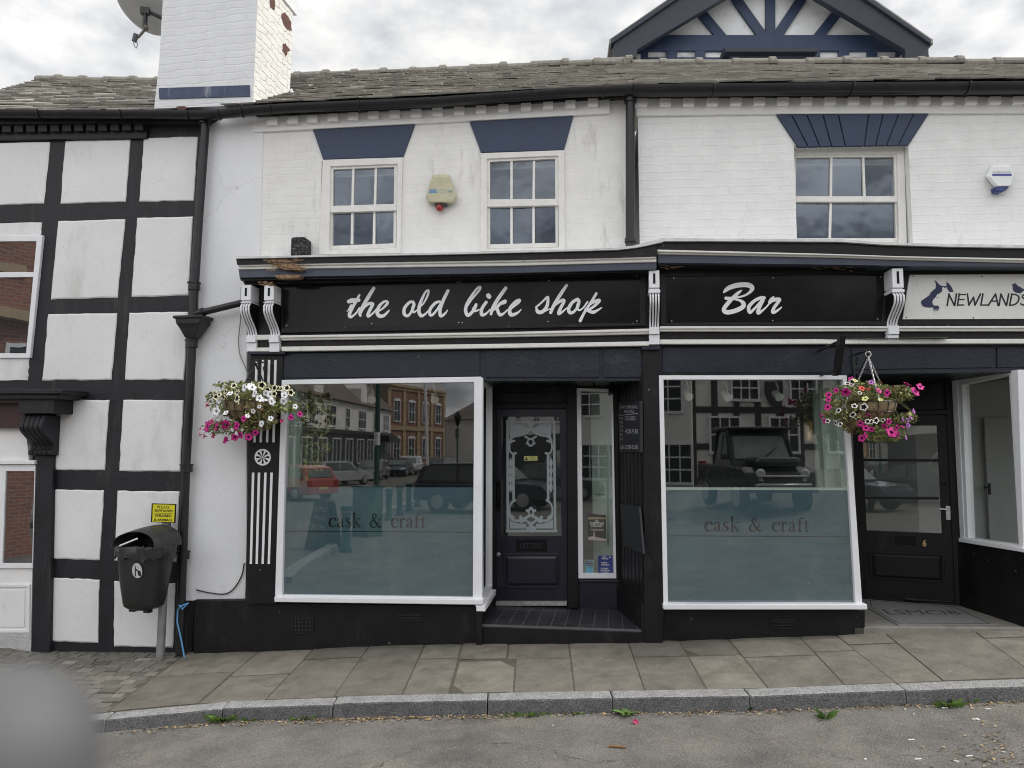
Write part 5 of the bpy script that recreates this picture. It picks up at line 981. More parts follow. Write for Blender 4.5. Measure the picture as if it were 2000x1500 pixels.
for s_ in (-1, 1):
    X = lambda d: ap[0] + s_ * d
    p = [GP.pt(X(0), -141, .3), GP.pt(X(316), 77, .3)]; q = [v - GP.n * 5 for v in p]; mb.prism([p[0], p[1], q[1], q[0]], np.array([0, 0, -.08]))
    # soffit / eaves return
    mb.quad(GP, [(X(255), 106), (X(306), 100), (X(312), 118), (X(255), 130)], .25, -.3)
mb.build('roof', SLATE, gb)
mb = MB(); mb.quad(GP, [(1413, 93), (1603, 93), (1597, 101), (1418, 101)], .28, 0); mb.quad(GP, [(1424, 101), (1593, 101), (1590, 140), (1427, 140)], .18, 0); mb.build('window_hood', GDARK, gb, bev=.006)
# ================================================================ SIGNS
def sc_(x0, y0, k, pts): return [(x0 + p[0] / k, y0 + p[1] / k, p[2] / k) for p in pts]
def SP(x0, y0, k, *pts): return ('s', sc_(x0, y0, k, [tuple(q) for q in smooth_path(pts, 8)]))
SO = .15
SCREW = M('screw_steel', (.5, .5, .5), .35, .1, 30, 0, metal=.7)
def screws(P, pts, off, root, mat=SCREW):
    mb = MB()
    for x, y in pts: mb.lathe(P.pt(x, y, off), [(.006, 0), (.005, .003)], 8, axis=P.n)
    return mb.build('screws', mat, root)
sg = thing('shop_sign', 'long black gloss fascia sign reading the old bike shop in silver script', 'sign', B.pt(900, 600, SO))
mb = MB(); mb.ring(B, [(549, 550), (1262, 525), (1262, 636), (549, 650)], [(552, 554), (1250, 537), (1250, 630), (553, 640)], SO, .10); mb.build('sign_frame', BLACK, sg, bev=.004)
mb = MB(); mb.quad(B, [(551, 553), (1251, 536), (1251, 631), (552, 641)], SO - .012, .10); mb.build('sign_board', BLKG, sg)
a = lambda *p: SP(660, 540, 7.1428, *p); b_ = lambda *p: SP(900, 540, 6.6667, *p)
LT = [ # the (zoom 660,540 scale 7.143)
 a((300, 258, 28), (262, 330, 40), (200, 440, 42), (160, 530, 48), (175, 565, 40), (215, 545, 30), (262, 500, 26), (300, 440, 22)), a((150, 350, 50), (200, 335, 66), (290, 330, 50)), a((124, 488, 8), (150, 462, 20), (185, 405, 34)),
 a((500, 165, 46), (440, 260, 52), (370, 380, 52), (310, 500, 46), (312, 545, 36)), a((318, 520, 24), (360, 440, 32), (430, 380, 40), (480, 380, 46), (478, 405, 44), (430, 500, 46), (420, 550, 44), (450, 545, 30), (500, 500, 24), (540, 450, 18)),
 a((560, 490, 22), (620, 450, 26), (680, 390, 38), (690, 358, 40), (650, 348, 32), (580, 410, 44), (548, 500, 52), (580, 550, 54), (640, 545, 42), (700, 490, 26), (718, 468, 12)),
 a((1050, 355, 36), (1000, 360, 40), (930, 440, 44), (925, 520, 46), (970, 550, 38), (1020, 500, 34), (1060, 400, 44), (1048, 355, 40)), a((1062, 385, 40), (1040, 460, 40), (1060, 500, 26), (1100, 470, 20)),
 a((1120, 440, 26), (1190, 380, 22), (1250, 270, 30), (1264, 195, 28), (1220, 220, 30), (1150, 370, 44), (1130, 480, 50), (1160, 548, 46), (1210, 530, 30), (1260, 480, 22)),
 a((1420, 350, 34), (1360, 370, 40), (1290, 450, 44), (1280, 520, 42), (1310, 540, 36), (1370, 480, 30), (1440, 370, 30)), a((1535, 200, 44), (1480, 310, 46), (1430, 440, 46), (1425, 530, 48), (1450, 550, 40), (1500, 510, 28), (1530, 470, 14)),
 # bike shop (zoom 900,540 scale 6.667)
 b_((75, 400, 22), (150, 290, 22), (240, 180, 28), (252, 135, 28), (200, 170, 30), (100, 320, 40), (62, 430, 44), (90, 505, 46), (150, 460, 40), (190, 390, 44), (200, 360, 30)), b_((165, 420, 40), (185, 452, 28), (240, 430, 18)),
 b_((330, 335, 40), (275, 420, 42), (270, 490, 46), (300, 500, 36), (345, 470, 26), (380, 430, 18)), b_((358, 248, 58), (368, 262, 60)),
 b_((585, 150, 42), (500, 270, 48), (420, 400, 44), (393, 490, 34)), b_((420, 440, 30), (490, 370, 26), (570, 340, 38), (575, 318, 36), (520, 350, 40), (450, 420, 40)), b_((470, 405, 40), (490, 470, 44), (515, 500, 42), (560, 480, 28), (610, 430, 16)),
 b_((640, 430, 22), (700, 385, 24), (760, 330, 34), (762, 305, 34), (710, 330, 38), (640, 420, 46), (645, 490, 50), (690, 495, 44), (750, 465, 26), (785, 428, 12)),
 b_((980, 400, 24), (1050, 340, 24), (1125, 270, 32), (1135, 300, 38), (1120, 390, 44), (1060, 460, 46), (1005, 460, 50), (985, 420, 30)), b_((1050, 470, 30), (1110, 445, 20), (1160, 420, 16)),
 b_((1378, 115, 38), (1300, 230, 46), (1215, 370, 44), (1170, 470, 40)), b_((1185, 450, 26), (1230, 370, 30), (1320, 310, 40), (1345, 325, 38), (1300, 410, 42), (1275, 480, 44), (1310, 470, 28), (1380, 410, 18)),
 b_((1520, 295, 40), (1450, 340, 42), (1405, 420, 46), (1420, 470, 44), (1470, 460, 36), (1530, 380, 34), (1535, 310, 44)), b_((1540, 330, 36), (1515, 400, 34), (1545, 440, 24), (1600, 400, 22), (1650, 330, 22)),
 b_((1765, 222, 34), (1700, 330, 36), (1620, 450, 34), (1555, 575, 42)), b_((1620, 430, 26), (1700, 350, 32), (1790, 310, 42), (1795, 330, 40), (1720, 400, 34), (1650, 440, 30)), b_((1650, 445, 34), (1720, 465, 44), (1780, 440, 30), (1835, 405, 14))]
mb = MB(); flat(mb, lambda x, y: B.pt(x, y, SO - .010), LT, [], .42, (674, 555, 1180, 632)); mb.build('lettering', LETTER, sg)
screws(B, [(721, 552), (893, 551), (899, 551), (1072, 548), (558, 557), (1244, 540), (726, 632), (896, 630), (903, 630), (1070, 628), (560, 636), (1244, 627)], SO - .012, sg)
sg2 = thing('shop_sign', 'black gloss fascia sign reading Bar in silver script', 'sign', C.pt(1520, 600, SO))
mb = MB(); mb.ring(C, [(1289, 527), (1742, 524), (1736, 636), (1290, 638)], [(1300, 540), (1732, 535), (1722, 627), (1302, 630)], SO, .10); mb.build('sign_frame', BLACK, sg2, bev=.004)
mb = MB(); mb.quad(C, [(1299, 539), (1733, 534), (1723, 628), (1301, 631)], SO - .012, .10); mb.build('sign_board', BLKG, sg2)
c_ = lambda *p: SP(1390, 540, 12.5, *p)
BR = [c_((290, 395, 30), (350, 330, 90), (450, 265, 110), (620, 215, 120), (830, 200, 120), (960, 240, 120), (985, 310, 100), (900, 410, 60), (760, 480, 50), (560, 520, 55), (400, 535, 80), (350, 530, 80)), c_((740, 335, 20), (650, 400, 75), (520, 520, 90), (400, 650, 100), (300, 790, 100), (330, 860, 110), (440, 870, 110), (620, 820, 110), (760, 740, 110), (775, 660, 105), (700, 590, 65), (560, 555, 45)),
 c_((1285, 520, 75), (1200, 520, 80), (1050, 590, 80), (920, 720, 90), (905, 820, 85), (940, 880, 70), (1030, 800, 60), (1150, 670, 60), (1250, 560, 70)), c_((1255, 580, 80), (1180, 720, 85), (1130, 850, 85), (1150, 890, 80), (1240, 830, 55), (1330, 750, 40), (1400, 670, 40)), c_((1510, 500, 45), (1450, 560, 70), (1420, 630, 85)), c_((1420, 620, 80), (1520, 570, 90), (1650, 560, 90), (1620, 630, 80), (1530, 750, 80), (1490, 850, 85), (1520, 880, 70), (1620, 820, 55), (1705, 750, 30))]
mb = MB(); flat(mb, lambda x, y: C.pt(x, y, SO - .010), BR, [], .42, (1405, 547, 1532, 618)); mb.build('lettering', LETTER, sg2)
screws(C, [(1316, 543), (1510, 543), (1720, 541), (1509, 626), (1312, 627), (1714, 623)], SO - .012, sg2)
sg3 = thing('shop_sign', 'pale grey fascia sign with a navy dog head and bird, reading NEWLANDS', 'sign', C.pt(1880, 580, SO))
SGN = M('sign_grey', (.70, .70, .68), .5, .06, 5, .05, 30, stain=((.45, .45, .43), 4, .55, .5, 1))
mb = MB(); mb.quad(C, [(1777, 536.5), (2260, 534), (2260, 622), (1763, 623.5)], SO + .012, .10); mb.build('sign_board', SGN, sg3, bev=.002)
mb = MB(); mb.ring(C, [(1768, 526), (2270, 523), (2270, 636), (1752, 637)], [(1776, 536), (2261, 533.5), (2261, 622.5), (1762, 624)], SO, .10); mb.build('sign_frame', BLACK, sg3, bev=.004)
nq = lambda pts: [(1780 + x / 9.09, 530 + y / 9.09) for x, y in pts]
LOGO = M('logo_navy', (.018, .024, .075), .45, .05, 9, 0)
dog = [('p', nq([(405, 155), (440, 172), (470, 205), (500, 235), (530, 255), (615, 265), (600, 300), (560, 272), (545, 300), (550, 345), (520, 380), (455, 415), (430, 460), (390, 500), (370, 545), (385, 590), (410, 608), (470, 605), (498, 635), (480, 690), (465, 706), (390, 706), (388, 640), (320, 645), (240, 635), (195, 610), (170, 560), (175, 530), (215, 495), (290, 445), (325, 420), (340, 380), (375, 345), (430, 300), (435, 250), (430, 205)])), ('p', nq([(618, 182), (660, 210), (700, 255), (730, 310), (748, 365), (675, 368), (650, 325), (625, 285), (600, 265), (628, 250)])),
 ('s', sc_(1780, 530, 9.09, [(446, 475, 9), (475, 462, 9)]))]
bird = [('p', nq([(1772, 238), (1800, 230), (1820, 212), (1855, 212), (1875, 240), (1900, 262), (1945, 280), (1985, 312), (2060, 320), (2055, 345), (1990, 345), (1950, 380), (1900, 386), (1850, 378), (1815, 350), (1798, 310), (1800, 270), (1790, 248)])), ('s', sc_(1780, 530, 9.09, [(1940, 386, 7), (1915, 425, 5)]))]
mb = MB(); flat(mb, lambda x, y: C.pt(x, y, SO + .0135), dog, [], .3, (1796, 545, 1866, 610)); mb.build('dog_emblem', LOGO, sg3); mb = MB(); flat(mb, lambda x, y: C.pt(x, y, SO + .0135), bird, [], .3, (1970, 550, 2012, 580)); mb.build('bird_emblem', LOGO, sg3)
mb = MB(); text(mb, 'NWS', lambda x, y: C.pt(x, y, SO + .0150), rectq(1823.4, 604.2, 1831, 607.4), 0, .02); mb.build('small_lettering', SGN, sg3)
ls = lambda *p: ('s', sc_(1780, 530, 9.09, list(p))); w_ = 30
NL = [ls((638, 605, w_), (668, 402, w_)), ls((665, 402, w_), (765, 605, w_)), ls((770, 605, w_), (800, 402, w_)), ls((820, 605, w_), (850, 402, w_)), ls((850, 412, w_ * .8), (960, 412, w_ * .8)), ls((835, 500, w_ * .8), (935, 500, w_ * .8)), ls((822, 597, w_ * .8), (930, 597, w_ * .8)),
 ls((995, 402, w_), (1022, 600, w_)), ls((1022, 600, w_), (1105, 460, w_)), ls((1105, 460, w_), (1130, 600, w_)), ls((1130, 600, w_), (1228, 402, w_)), ls((1270, 402, w_), (1235, 597, w_)), ls((1235, 597, w_ * .8), (1345, 597, w_ * .8)), ls((1365, 605, w_), (1495, 402, w_)), ls((1495, 402, w_), (1540, 605, w_)), ls((1420, 528, w_ * .8), (1520, 528, w_ * .8)),
 ls((1558, 605, w_), (1590, 402, w_)), ls((1590, 402, w_), (1685, 605, w_)), ls((1690, 605, w_), (1728, 402, w_)), ls((1745, 605, w_), (1785, 402, w_)), ('s', sc_(1780, 530, 9.09, [tuple(q) for q in smooth_path([(1785, 412, 26), (1850, 412, 26), (1905, 450, 28), (1905, 510, 30), (1865, 570, 28), (1800, 597, 26), (1745, 597, 26)], 6)])),
 ('s', sc_(1780, 530, 9.09, [tuple(q) for q in smooth_path([(2090, 420, 24), (2040, 408, 26), (1985, 425, 28), (1975, 465, 28), (2040, 505, 28), (2050, 560, 28), (1990, 597, 28), (1940, 575, 26)], 6)]))]
mb = MB(); flat(mb, lambda x, y: C.pt(x, y, SO + .0138), NL, [], .3, (1844, 570, 2012, 600)); mb.build('lettering', LETB, sg3)
screws(C, [(1784, 539.5), (1918, 540), (1901, 621), (1770, 620)], SO + .012, sg3, BLKG)
# ================================================================ ALARM BOXES, SPEAKER, CAMERA
CREAM = M('yellowed_plastic', (.52, .49, .34), .5, .15, 7, .1, 60, stain=((.30, .30, .16), 9, .55, .6, .6))
al = thing('alarm_box', 'yellowed six sided alarm box with a red lamp between the two small windows', 'alarm box', B.pt(862, 375, 0))
hx = [(845, 341), (877, 340.5), (893, 386), (886, 398), (836, 397), (832, 383)]; cxy = np.mean(hx, 0)
mb = MB(); hx2 = [tuple(np.array(p) + (cxy - p) * .13) for p in hx]; lo = [B.pt(*p, .02) for p in hx]; mid = [B.pt(*p, .055) for p in hx]; hi = [B.pt(*p, .085) for p in hx2]
n0 = mb.vs(lo); mb.vs(mid); mb.vs(hi)
for k in (0, 6):
    for i in range(6): j = (i + 1) % 6; mb.face((n0 + k + i, n0 + k + j, n0 + k + 6 + j, n0 + k + 6 + i))
mb.face([n0 + 12 + i for i in range(6)]); mb.face([n0 + i for i in range(6)]); mb.build('cover', CREAM, al, bev=.006)
mb = MB(); tx = lambda x, y: B.pt(x, y, .0862); text(mb, 'SE', tx, [(838, 370), (854, 369.7), (854, 377), (838, 377.3)], 0, .04); text(mb, 'COM', tx, [(855.5, 370), (884, 369.3), (884, 377), (855.5, 377.3)], 1, .01); mb.build('lettering', [M('faded_blue_print', (.06, .22, .5), .5, .1, 30, 0), M('faded_cyan_print', (.25, .45, .50), .5, .25, 40, 0, var2=(.5, .5, .38))], al)
mb = MB(); mb.quad(B, rectq(849, 394, 872, 402), .06, .02); mb.build('lamp_bracket', PIPE, al)
mb = MB(); c = B.pt(858.5, 405, .05); mb.lathe(c - [0, 0, .035], [(.012, 0), (.03, .008), (.036, .03), (.030, .05), (.02, .06)], 18); mb.build('lamp', M('red_plastic', (.28, .02, .025), .25, .1, 9, 0), al, smooth=True)
al2 = thing('alarm_box', 'clean white hexagonal alarm box with a blue base, right of the wide sash window', 'alarm box', C.pt(1952, 345, 0))
WPL = M('white_plastic', (.78, .80, .80), .35, .04, 5, 0)
hx = [(1934, 323), (1971, 321), (1981, 342), (1973, 366), (1943, 367), (1924, 345)]; cxy = np.mean(hx, 0); hx2 = [tuple(np.array(p) + (cxy - p) * .16 + np.array([4, 0])) for p in hx]
mb = MB(); lo = [C.pt(*p, .01) for p in hx]; mid = [C.pt(*(np.array(p) + [1.5, 0]), .055) for p in hx]; hi = [C.pt(*p, .085) for p in hx2]; n0 = mb.vs(lo); mb.vs(mid); mb.vs(hi)
for k in (0, 6):
    for i in range(6): j = (i + 1) % 6; mb.face((n0 + k + i, n0 + k + j, n0 + k + 6 + j, n0 + k + 6 + i))
mb.face([n0 + 12 + i for i in range(6)]); mb.face([n0 + i for i in range(6)]); mb.build('cover', WPL, al2, bev=.005)
mb = MB(); b3 = [(1943, 365), (1972, 364), (1966, 371), (1957, 375), (1945, 374)]; mb.quad(C, b3, .08, .01); mb.build('blue_base', M('blue_plastic', (.02, .035, .16), .2, .1, 9, 0), al2, bev=.008)
mb = MB(); tx = lambda x, y: C.pt(x, y, .087); text(mb, 'MARLOWE', tx, rectq(1939, 334.5, 1974, 338.5), 0, .0); mb.poly([tx(x, y) for x, y in rectq(1938, 339.5, 1976, 343.5)], 1); mb.build('lettering', [M('grey_print', (.3, .33, .45), .5, .1, 9, 0), M('blue_print', (.07, .08, .3), .5, .1, 9, 0)], al2)
spk = thing('wall_speaker', 'black wedge shaped outdoor speaker on top of the cornice, threaded with twigs', 'speaker', B.pt(582, 498, .1))
mb = MB(); mb.quad(B, [(571, 463), (594, 462), (597, 466), (596, 499), (567, 500), (568, 466)], .16, .02); mb.build('cabinet', BLACK, spk, bev=.02)
mb = MB()
for i in range(60):
    x, y = rng.uniform(570, 598), rng.uniform(464, 498); a = rng.uniform(0, 6.28); l_ = rng.uniform(3, 9); mb.tube([B.pt(x, y, .165), B.pt(x + l_ * math.cos(a), y + l_ * math.sin(a) * .6, .172)], .0012, 4)
mb.build('twigs', M('twig', (.22, .21, .2), .9, .3, 30, 0), spk)
cam_ = thing('security_camera', 'small black security camera under the entrance ceiling above the narrow window', 'camera', B.pt(1195, 762, dB + .08))
mb = MB(); mb.box(B.pt(1195, 764, dB + .12), .07, .10, .06, 0); mb.build('housing', BLKG, cam_, bev=.01); mb = MB(); mb.lathe(B.pt(1195, 766, dB + .17), [(.018, 0), (.02, .012), (.012, .016)], 14, axis=B.n); mb.build('lens', BLKG, cam_)
mb = MB(); mb.tube([B.pt(1197, 744, dB + .1), B.pt(1196, 760, dB + .11)], .012, 8); mb.build('bracket', BLKG, cam_)
# ================================================================ SATELLITE DISH (on the chimney, seen from behind)
ds = thing('satellite_dish', 'grey satellite dish seen from below, bolted to the left of the chimney', 'satellite dish', A.pt(312, 30, .0))
cD = A.pt(283, 12, -.25); ax = np.array([-.62, -.40, .55]); ax /= np.linalg.norm(ax)
e1 = np.cross(ax, [0, 0, 1]); e1 /= np.linalg.norm(e1); e2 = np.cross(e1, ax)
vd = (cD - CAM) / np.linalg.norm(cD - CAM); ax = -(vd * .80); ax = ax + np.array([-.42, 0, -.42]) ; ax /= np.linalg.norm(ax)
right = np.cross(vd, [0, 0, 1]); right /= np.linalg.norm(right); upv = np.cross(right, vd)
th_ = math.radians(-38); ea = right * math.cos(th_) + upv * math.sin(th_); ebv = -right * math.sin(th_) + upv * math.cos(th_)
mb = MB(); n0 = len(mb.v); RR, KK = 8, 40
for s_ in (0, 1):
    for r in range(1, RR + 1):
        f = r / RR; mb.vs([cD + ea * .33 * f * math.cos(t) + (ebv * .72 + vd * -.55) * .31 * f * math.sin(t) + vd * (.07 * (1 - f * f) * -1 - (.006 if s_ else 0)) for t in np.linspace(0, 2 * math.pi, KK, endpoint=False)])
for s_ in (0, 1):
    o_ = n0 + s_ * RR * KK
    for r in range(RR - 1):
        for j in range(KK): j2 = (j + 1) % KK; mb.face((o_ + r * KK + j, o_ + r * KK + j2, o_ + (r + 1) * KK + j2, o_ + (r + 1) * KK + j))
    mb.face([o_ + j for j in range(KK)])
for j in range(KK): j2 = (j + 1) % KK; q = (RR - 1) * KK; mb.face((n0 + q + j, n0 + q + j2, n0 + RR * KK + q + j2, n0 + RR * KK + q + j))
mb.build('reflector', M('dish_grey', (.46, .47, .48), .5, .15, 5, .05, 40), ds, smooth=True)
mb = MB(); D_ = lambda x, y, k=-.14: A.pt(x, y, -.25) + vd * k
mb.tube([D_(282, 19), D_(318, 36, -.1)], .022, 8); mb.tube([D_(284, 20, -.15), D_(283, 52, -.15)], .026, 8); mb.box(D_(284, 22, -.15), .09, .06, .07, .2); mb.build('mounting_arm', PIPE, ds)
mb = MB(); mb.tube([D_(285, 55, -.16), D_(270, 72, -.2)], .014, 8); mb.lathe(D_(285, 55, -.16), [(.02, -.02), (.03, 0), (.02, .03)], 12); mb.build('feed_arm', M('dirty_metal', (.12, .11, .09), .6, .3, 20, 0), ds)
mb = MB(); mb.tube([D_(267, 66, -.2), D_(262, 80, -.2)], [.03, .024], 12); mb.tube([D_(268, 80, -.2), D_(268.5, 88, -.2), D_(266, 93, -.2), D_(263, 88, -.2), D_(261, 82, -.2)], .004, 6); mb.build('receiver', M('lnb_grey', (.10, .10, .11), .5, .2, 9, 0), ds)
# ================================================================ LITTER BIN AND SIGN POST
gb_ = ghit(313, 1284, zpav); zg_ = gb_[2]; PPl = Plane(gb_, 10)
post = thing('sign_post', 'grey steel post with a small yellow warning sign in front of the timbered house', 'sign post', gb_)
topz = PPl.pt(326, 1010, 0); mb = MB(); mb.tube([gb_ - [0, 0, .05], topz], .038, 16); mb.build('post', M('galvanised', (.26, .265, .27), .5, .2, 8, .1, 50, metal=.3), post, smooth=True)
YEL = M('sign_yellow', (.68, .62, .02), .45, .04, 6, 0)
sq = [(296, 983), (343.5, 984.5), (341.5, 1021.5), (294.5, 1020)]; si = [tuple(np.array(p) + (np.mean(sq, 0) - p) * .07) for p in sq]
mb = MB(); mb.ring(PPl, sq, si, .052, .04); mb.quad(PPl, sq, .044, .04); ss = mb.build('sign_plate', BLKG, post, bev=.002); mb = MB(); mb.poly([PPl.pt(*p, .046) for p in si]); adopt(mb.build('sign_face', YEL, post), ss)
mb = MB(); tx = lambda x, y: PPl.pt(x, y, .0475)
for s_, q, bd in (('PLEASE', [(307, 987.5), (331, 988.3), (331, 993.5), (307, 992.7)], .0), ('SLOW DOWN', [(302, 994.5), (337, 995.5), (336.6, 1000.3), (302, 999.2)], .03), ('CHILDREN', [(302.5, 1004), (334.5, 1005), (334.2, 1010), (302.3, 1009)], .03), ('& ANIMALS', [(301, 1012.5), (336, 1013.5), (335.8, 1018.2), (300.8, 1017.2)], .03)): text(mb, s_, tx, q, 0, bd)
mb.poly([tx(x, y) for x, y in ((301.5, 1001.8), (337.5, 1002.8), (337.5, 1003.5), (301.5, 1002.5))]); adopt(mb.build('lettering', LETB, post), ss)
lb = thing('litter_bin', 'black plastic hooded litter bin with a bin liner, hung on the grey post', 'litter bin', gb_ + [0, 0, .25])
BP_ = M('bin_plastic', (.020, .020, .021), .32, .2, 6, .1, 90)
rz = math.radians(18); bx_ = np.array([math.cos(rz), -math.sin(rz), 0]); by_ = np.array([-math.sin(rz), -math.cos(rz), 0])
cz0 = PPl.pt(282, 1186, .22); cz1 = PPl.pt(284, 1085, .22); cz0[0] = cz1[0] = (PPl.pt(283, 1120, .22))[0]; cB = PPl.pt(283.5, 1120, .22)
def sect(hx_, hy_, z, sh=0, n=32, pw=3.2):
    out = []
    for i in range(n):
        t = 2 * math.pi * i / n; c, s = math.cos(t), math.sin(t); out.append(np.array([cB[0], cB[1], z]) + bx_ * (hx_ * math.copysign(abs(c) ** (2 / pw), c) + sh) + by_ * hy_ * math.copysign(abs(s) ** (2 / pw), s))
    return out
px2m = np.linalg.norm(PPl.pt(284, 1100, .22) - PPl.pt(285, 1100, .22)); zT = PPl.pt(284, 1083, .22)[2]; zB = PPl.pt(284, 1188, .22)[2]
W_T, W_B = 46 * px2m, 33 * px2m
mb = MB(); secs = [(W_B * .7, .10, zB, 0), (W_B * .95, .125, zB + .025, 0), (W_B, .135, zB + .06, 0), ((W_B + W_T) / 2, .155, (zB + zT) / 2, 0), (W_T, .17, zT, 0)]
n0 = len(mb.v)
for s_ in secs: mb.vs(sect(*s_))
for i in range(len(secs) - 1):
    for j in range(32): j2 = (j + 1) % 32; q = n0 + i * 32; mb.face((q + j, q + j2, q + 32 + j2, q + 32 + j))
mb.face([n0 + j for j in range(32)])
for s_ in (-.5, .45): mb.box(np.array([cB[0], cB[1], zB - .012]) + bx_ * W_B * s_ + by_ * .03, .06, .05, .03, -rz)
mb.build('body', BP_, lb, smooth=True)
zL = PPl.pt(284, 1066, .22)[2]
mb = MB(); n0 = len(mb.v); k = 64
for f, z in ((1.045, zT - .02), (1.06, zT + .02), (1.07, zL), (1.0, zL + .012), (.9, zL - .02)):
    ring_ = sect(W_T * f, .17 * f + .008, z, 0, k); mb.vs([p + (rng.normal(0, .005, 3) if f > .95 else 0) + np.array([0, 0, .012 * math.sin(i * .9) + .01 * math.sin(i * .37)]) * (z < zL) for i, p in enumerate(ring_)])
for i in range(4):
    for j in range(k): j2 = (j + 1) % k; q = n0 + i * k; mb.face((q + j, q + j2, q + k + j2, q + k + j))
mb.build('bin_liner', M('liner_plastic', (.03, .03, .033), .28, .3, 25, .5, 45, .01), lb, smooth=True)
# hood: arched shell along by_ (front to back), open on the left side facing the street
zH = PPl.pt(290, 1028, .22)[2]; mb = MB(); HH = zH - zL
def hood(u, v, inn=0):     # u 0..1 around the arch (left to right), v 0..1 front to back
    a = math.pi * u; R = 1 - inn
    return np.array([cB[0], cB[1], zL]) + bx_ * (-math.cos(a)) * W_T * 1.02 * R + np.array([0, 0, (math.sin(a) ** .8) * HH * R * (1 - .28 * (1 - v) ** 2)]) + by_ * (.175 - .35 * v) * R
nu, nv = 26, 12
def opening(u, v): return False
g = {}
for s_ in (0, 1):
    for i in range(nu + 1):
        for j in range(nv + 1):
            v = j / nv; v0 = .02 + .12 * math.sin(math.pi * i / nu); vcut = v0 + (1 - v0) * v
            g[s_, i, j] = mb.vs([hood(i / nu, vcut, .03 * s_)])
for s_ in (0, 1):
    for i in range(nu):
        for j in range(nv): mb.face((g[s_, i, j], g[s_, i + 1, j], g[s_, i + 1, j + 1], g[s_, i, j + 1]))
for i in range(nu): mb.face((g[0, i, 0], g[0, i + 1, 0], g[1, i + 1, 0], g[1, i, 0])); mb.face((g[0, i, nv], g[0, i + 1, nv], g[1, i + 1, nv], g[1, i, nv]))
mb.poly([hood(u, 1) for u in np.linspace(0, 1, 20)])
mb.build('hood', M('hood_plastic', (.036, .036, .038), .45, .3, 14, .2, 90, stain=((.16, .16, .16), 40, .63, .7, 1)), lb, smooth=True)
mb = MB(); mb.tube([PPl.pt(234, 1066, .38), PPl.pt(268, 1052, .42)], .008, 8); mb.build('white_rod', WPL, lb)
mb = MB(); em = Plane(cB + by_ * .178, 18); em.n = by_; em.u = bx_; te = lambda x, y: em.pt(x, y, .004 - .0)
ecx, ecy = 266, 1115
tilt = (.155 - .135) / 1
def te(x, y, o_=0):
    p = em.pt(x, y, 0); k_ = (p[2] - zB) / (zT - zB); return p + by_ * (.135 + .035 * k_ - .178 + .006 + o_) + by_ * 0
flat(mb, lambda x, y: te(x, y), [('p', [(ecx + 10 * math.cos(t), ecy + 15 * math.sin(t)) for t in np.linspace(0, 6.283, 32, endpoint=False)])], [('p', [(262, 1104), (263, 1104), (264, 1111), (269, 1115), (273, 1116), (273, 1126), (268, 1125), (267, 1117), (263.5, 1114), (263, 1127), (261, 1126)])], .35, (254, 1098, 278, 1132)); mb.build('emblem', M('emblem_white', (.5, .5, .5), .5, .1, 20, 0), lb)
# blue rope on the downpipe, black cables
rope = MB(); rope.tube([A.pt(368, 1178, .16), A.pt(352, 1184, .17), A.pt(347, 1192, .17), A.pt(346, 1215, .17), A.pt(353, 1245, .17), A.pt(358, 1272, .17), A.pt(360, 1284, .17)], .007, 8); rope.tube([A.pt(366, 1179, .165), A.pt(356, 1190, .18), A.pt(350, 1182, .185), A.pt(355, 1186, .19)], .008, 8)
tag(rope.build('rope', M('blue_rope', (.12, .34, .62), .7, .2, 60, .4, 200)), 'thin pale blue rope knotted to the foot of the iron downpipe', 'rope')
cb_ = MB(); pts = smooth_path([B.pt(383, 1152, .03), B.pt(410, 1158, .03), B.pt(440, 1160, .03), B.pt(458, 1148, .03), B.pt(472, 1124, .03), B.pt(477, 1100, .03)], 6); cb_.tube(pts, .006, 7); tag(cb_.build('cable', PIPE, smooth=True), 'black cable sagging low across the white rendered strip above the plinth', 'cable')
cb_ = MB(); pts = smooth_path([B.pt(471, 560, .05), B.pt(470, 620, .05), B.pt(466, 660, .04), B.pt(468, 690, .04), B.pt(478, 715, .05), B.pt(486, 735, .08)], 6); cb_.tube(pts, .005, 7); tag(cb_.build('cable', M('grey_cable', (.22, .22, .22), .5, .2, 10, 0), smooth=True), 'thin grey cable hanging from the shopfront cornice beside the left corbel', 'cable')
# ================================================================ HANGING BASKETS
GREEN = M('petunia_leaf', (.15, .19, .05), .6, .4, 12, 0, tint=1, var2=(.30, .33, .12)); DRY = M('dry_stem', (.16, .09, .05), .8, .4, 20, 0, tint=1, var2=(.28, .17, .10))
COIR = M('coir', (.26, .20, .12), .95, .35, 30, .9, 120, .012)
def pm(n, c): return M(n, c, .55, .15, 60, 0)
PET = {'white': (pm('petal_white', (.75, .75, .78)), pm('throat_pale', (.45, .5, .45))), 'cream': (pm('petal_cream', (.72, .70, .48)), pm('throat_black', (.012, .006, .010))), 'bw': (pm('petal_ivory', (.76, .74, .68)), pm('throat_dark', (.008, .005, .012))),
 'magenta': (pm('petal_magenta', (.50, .012, .21)), pm('throat_plum', (.16, .0, .09))), 'pink': (pm('petal_pink', (.62, .08, .20)), pm('throat_rose', (.35, .03, .1))), 'purple': (pm('petal_purple', (.42, .14, .48)), pm('throat_violet', (.09, .02, .14))), 'red': (pm('petal_red', (.55, .05, .03)), pm('throat_red', (.3, .02, .02))), 'lemon': (pm('petal_lemon', (.62, .62, .25)), pm('throat_green', (.3, .35, .1)))}
FM = {}
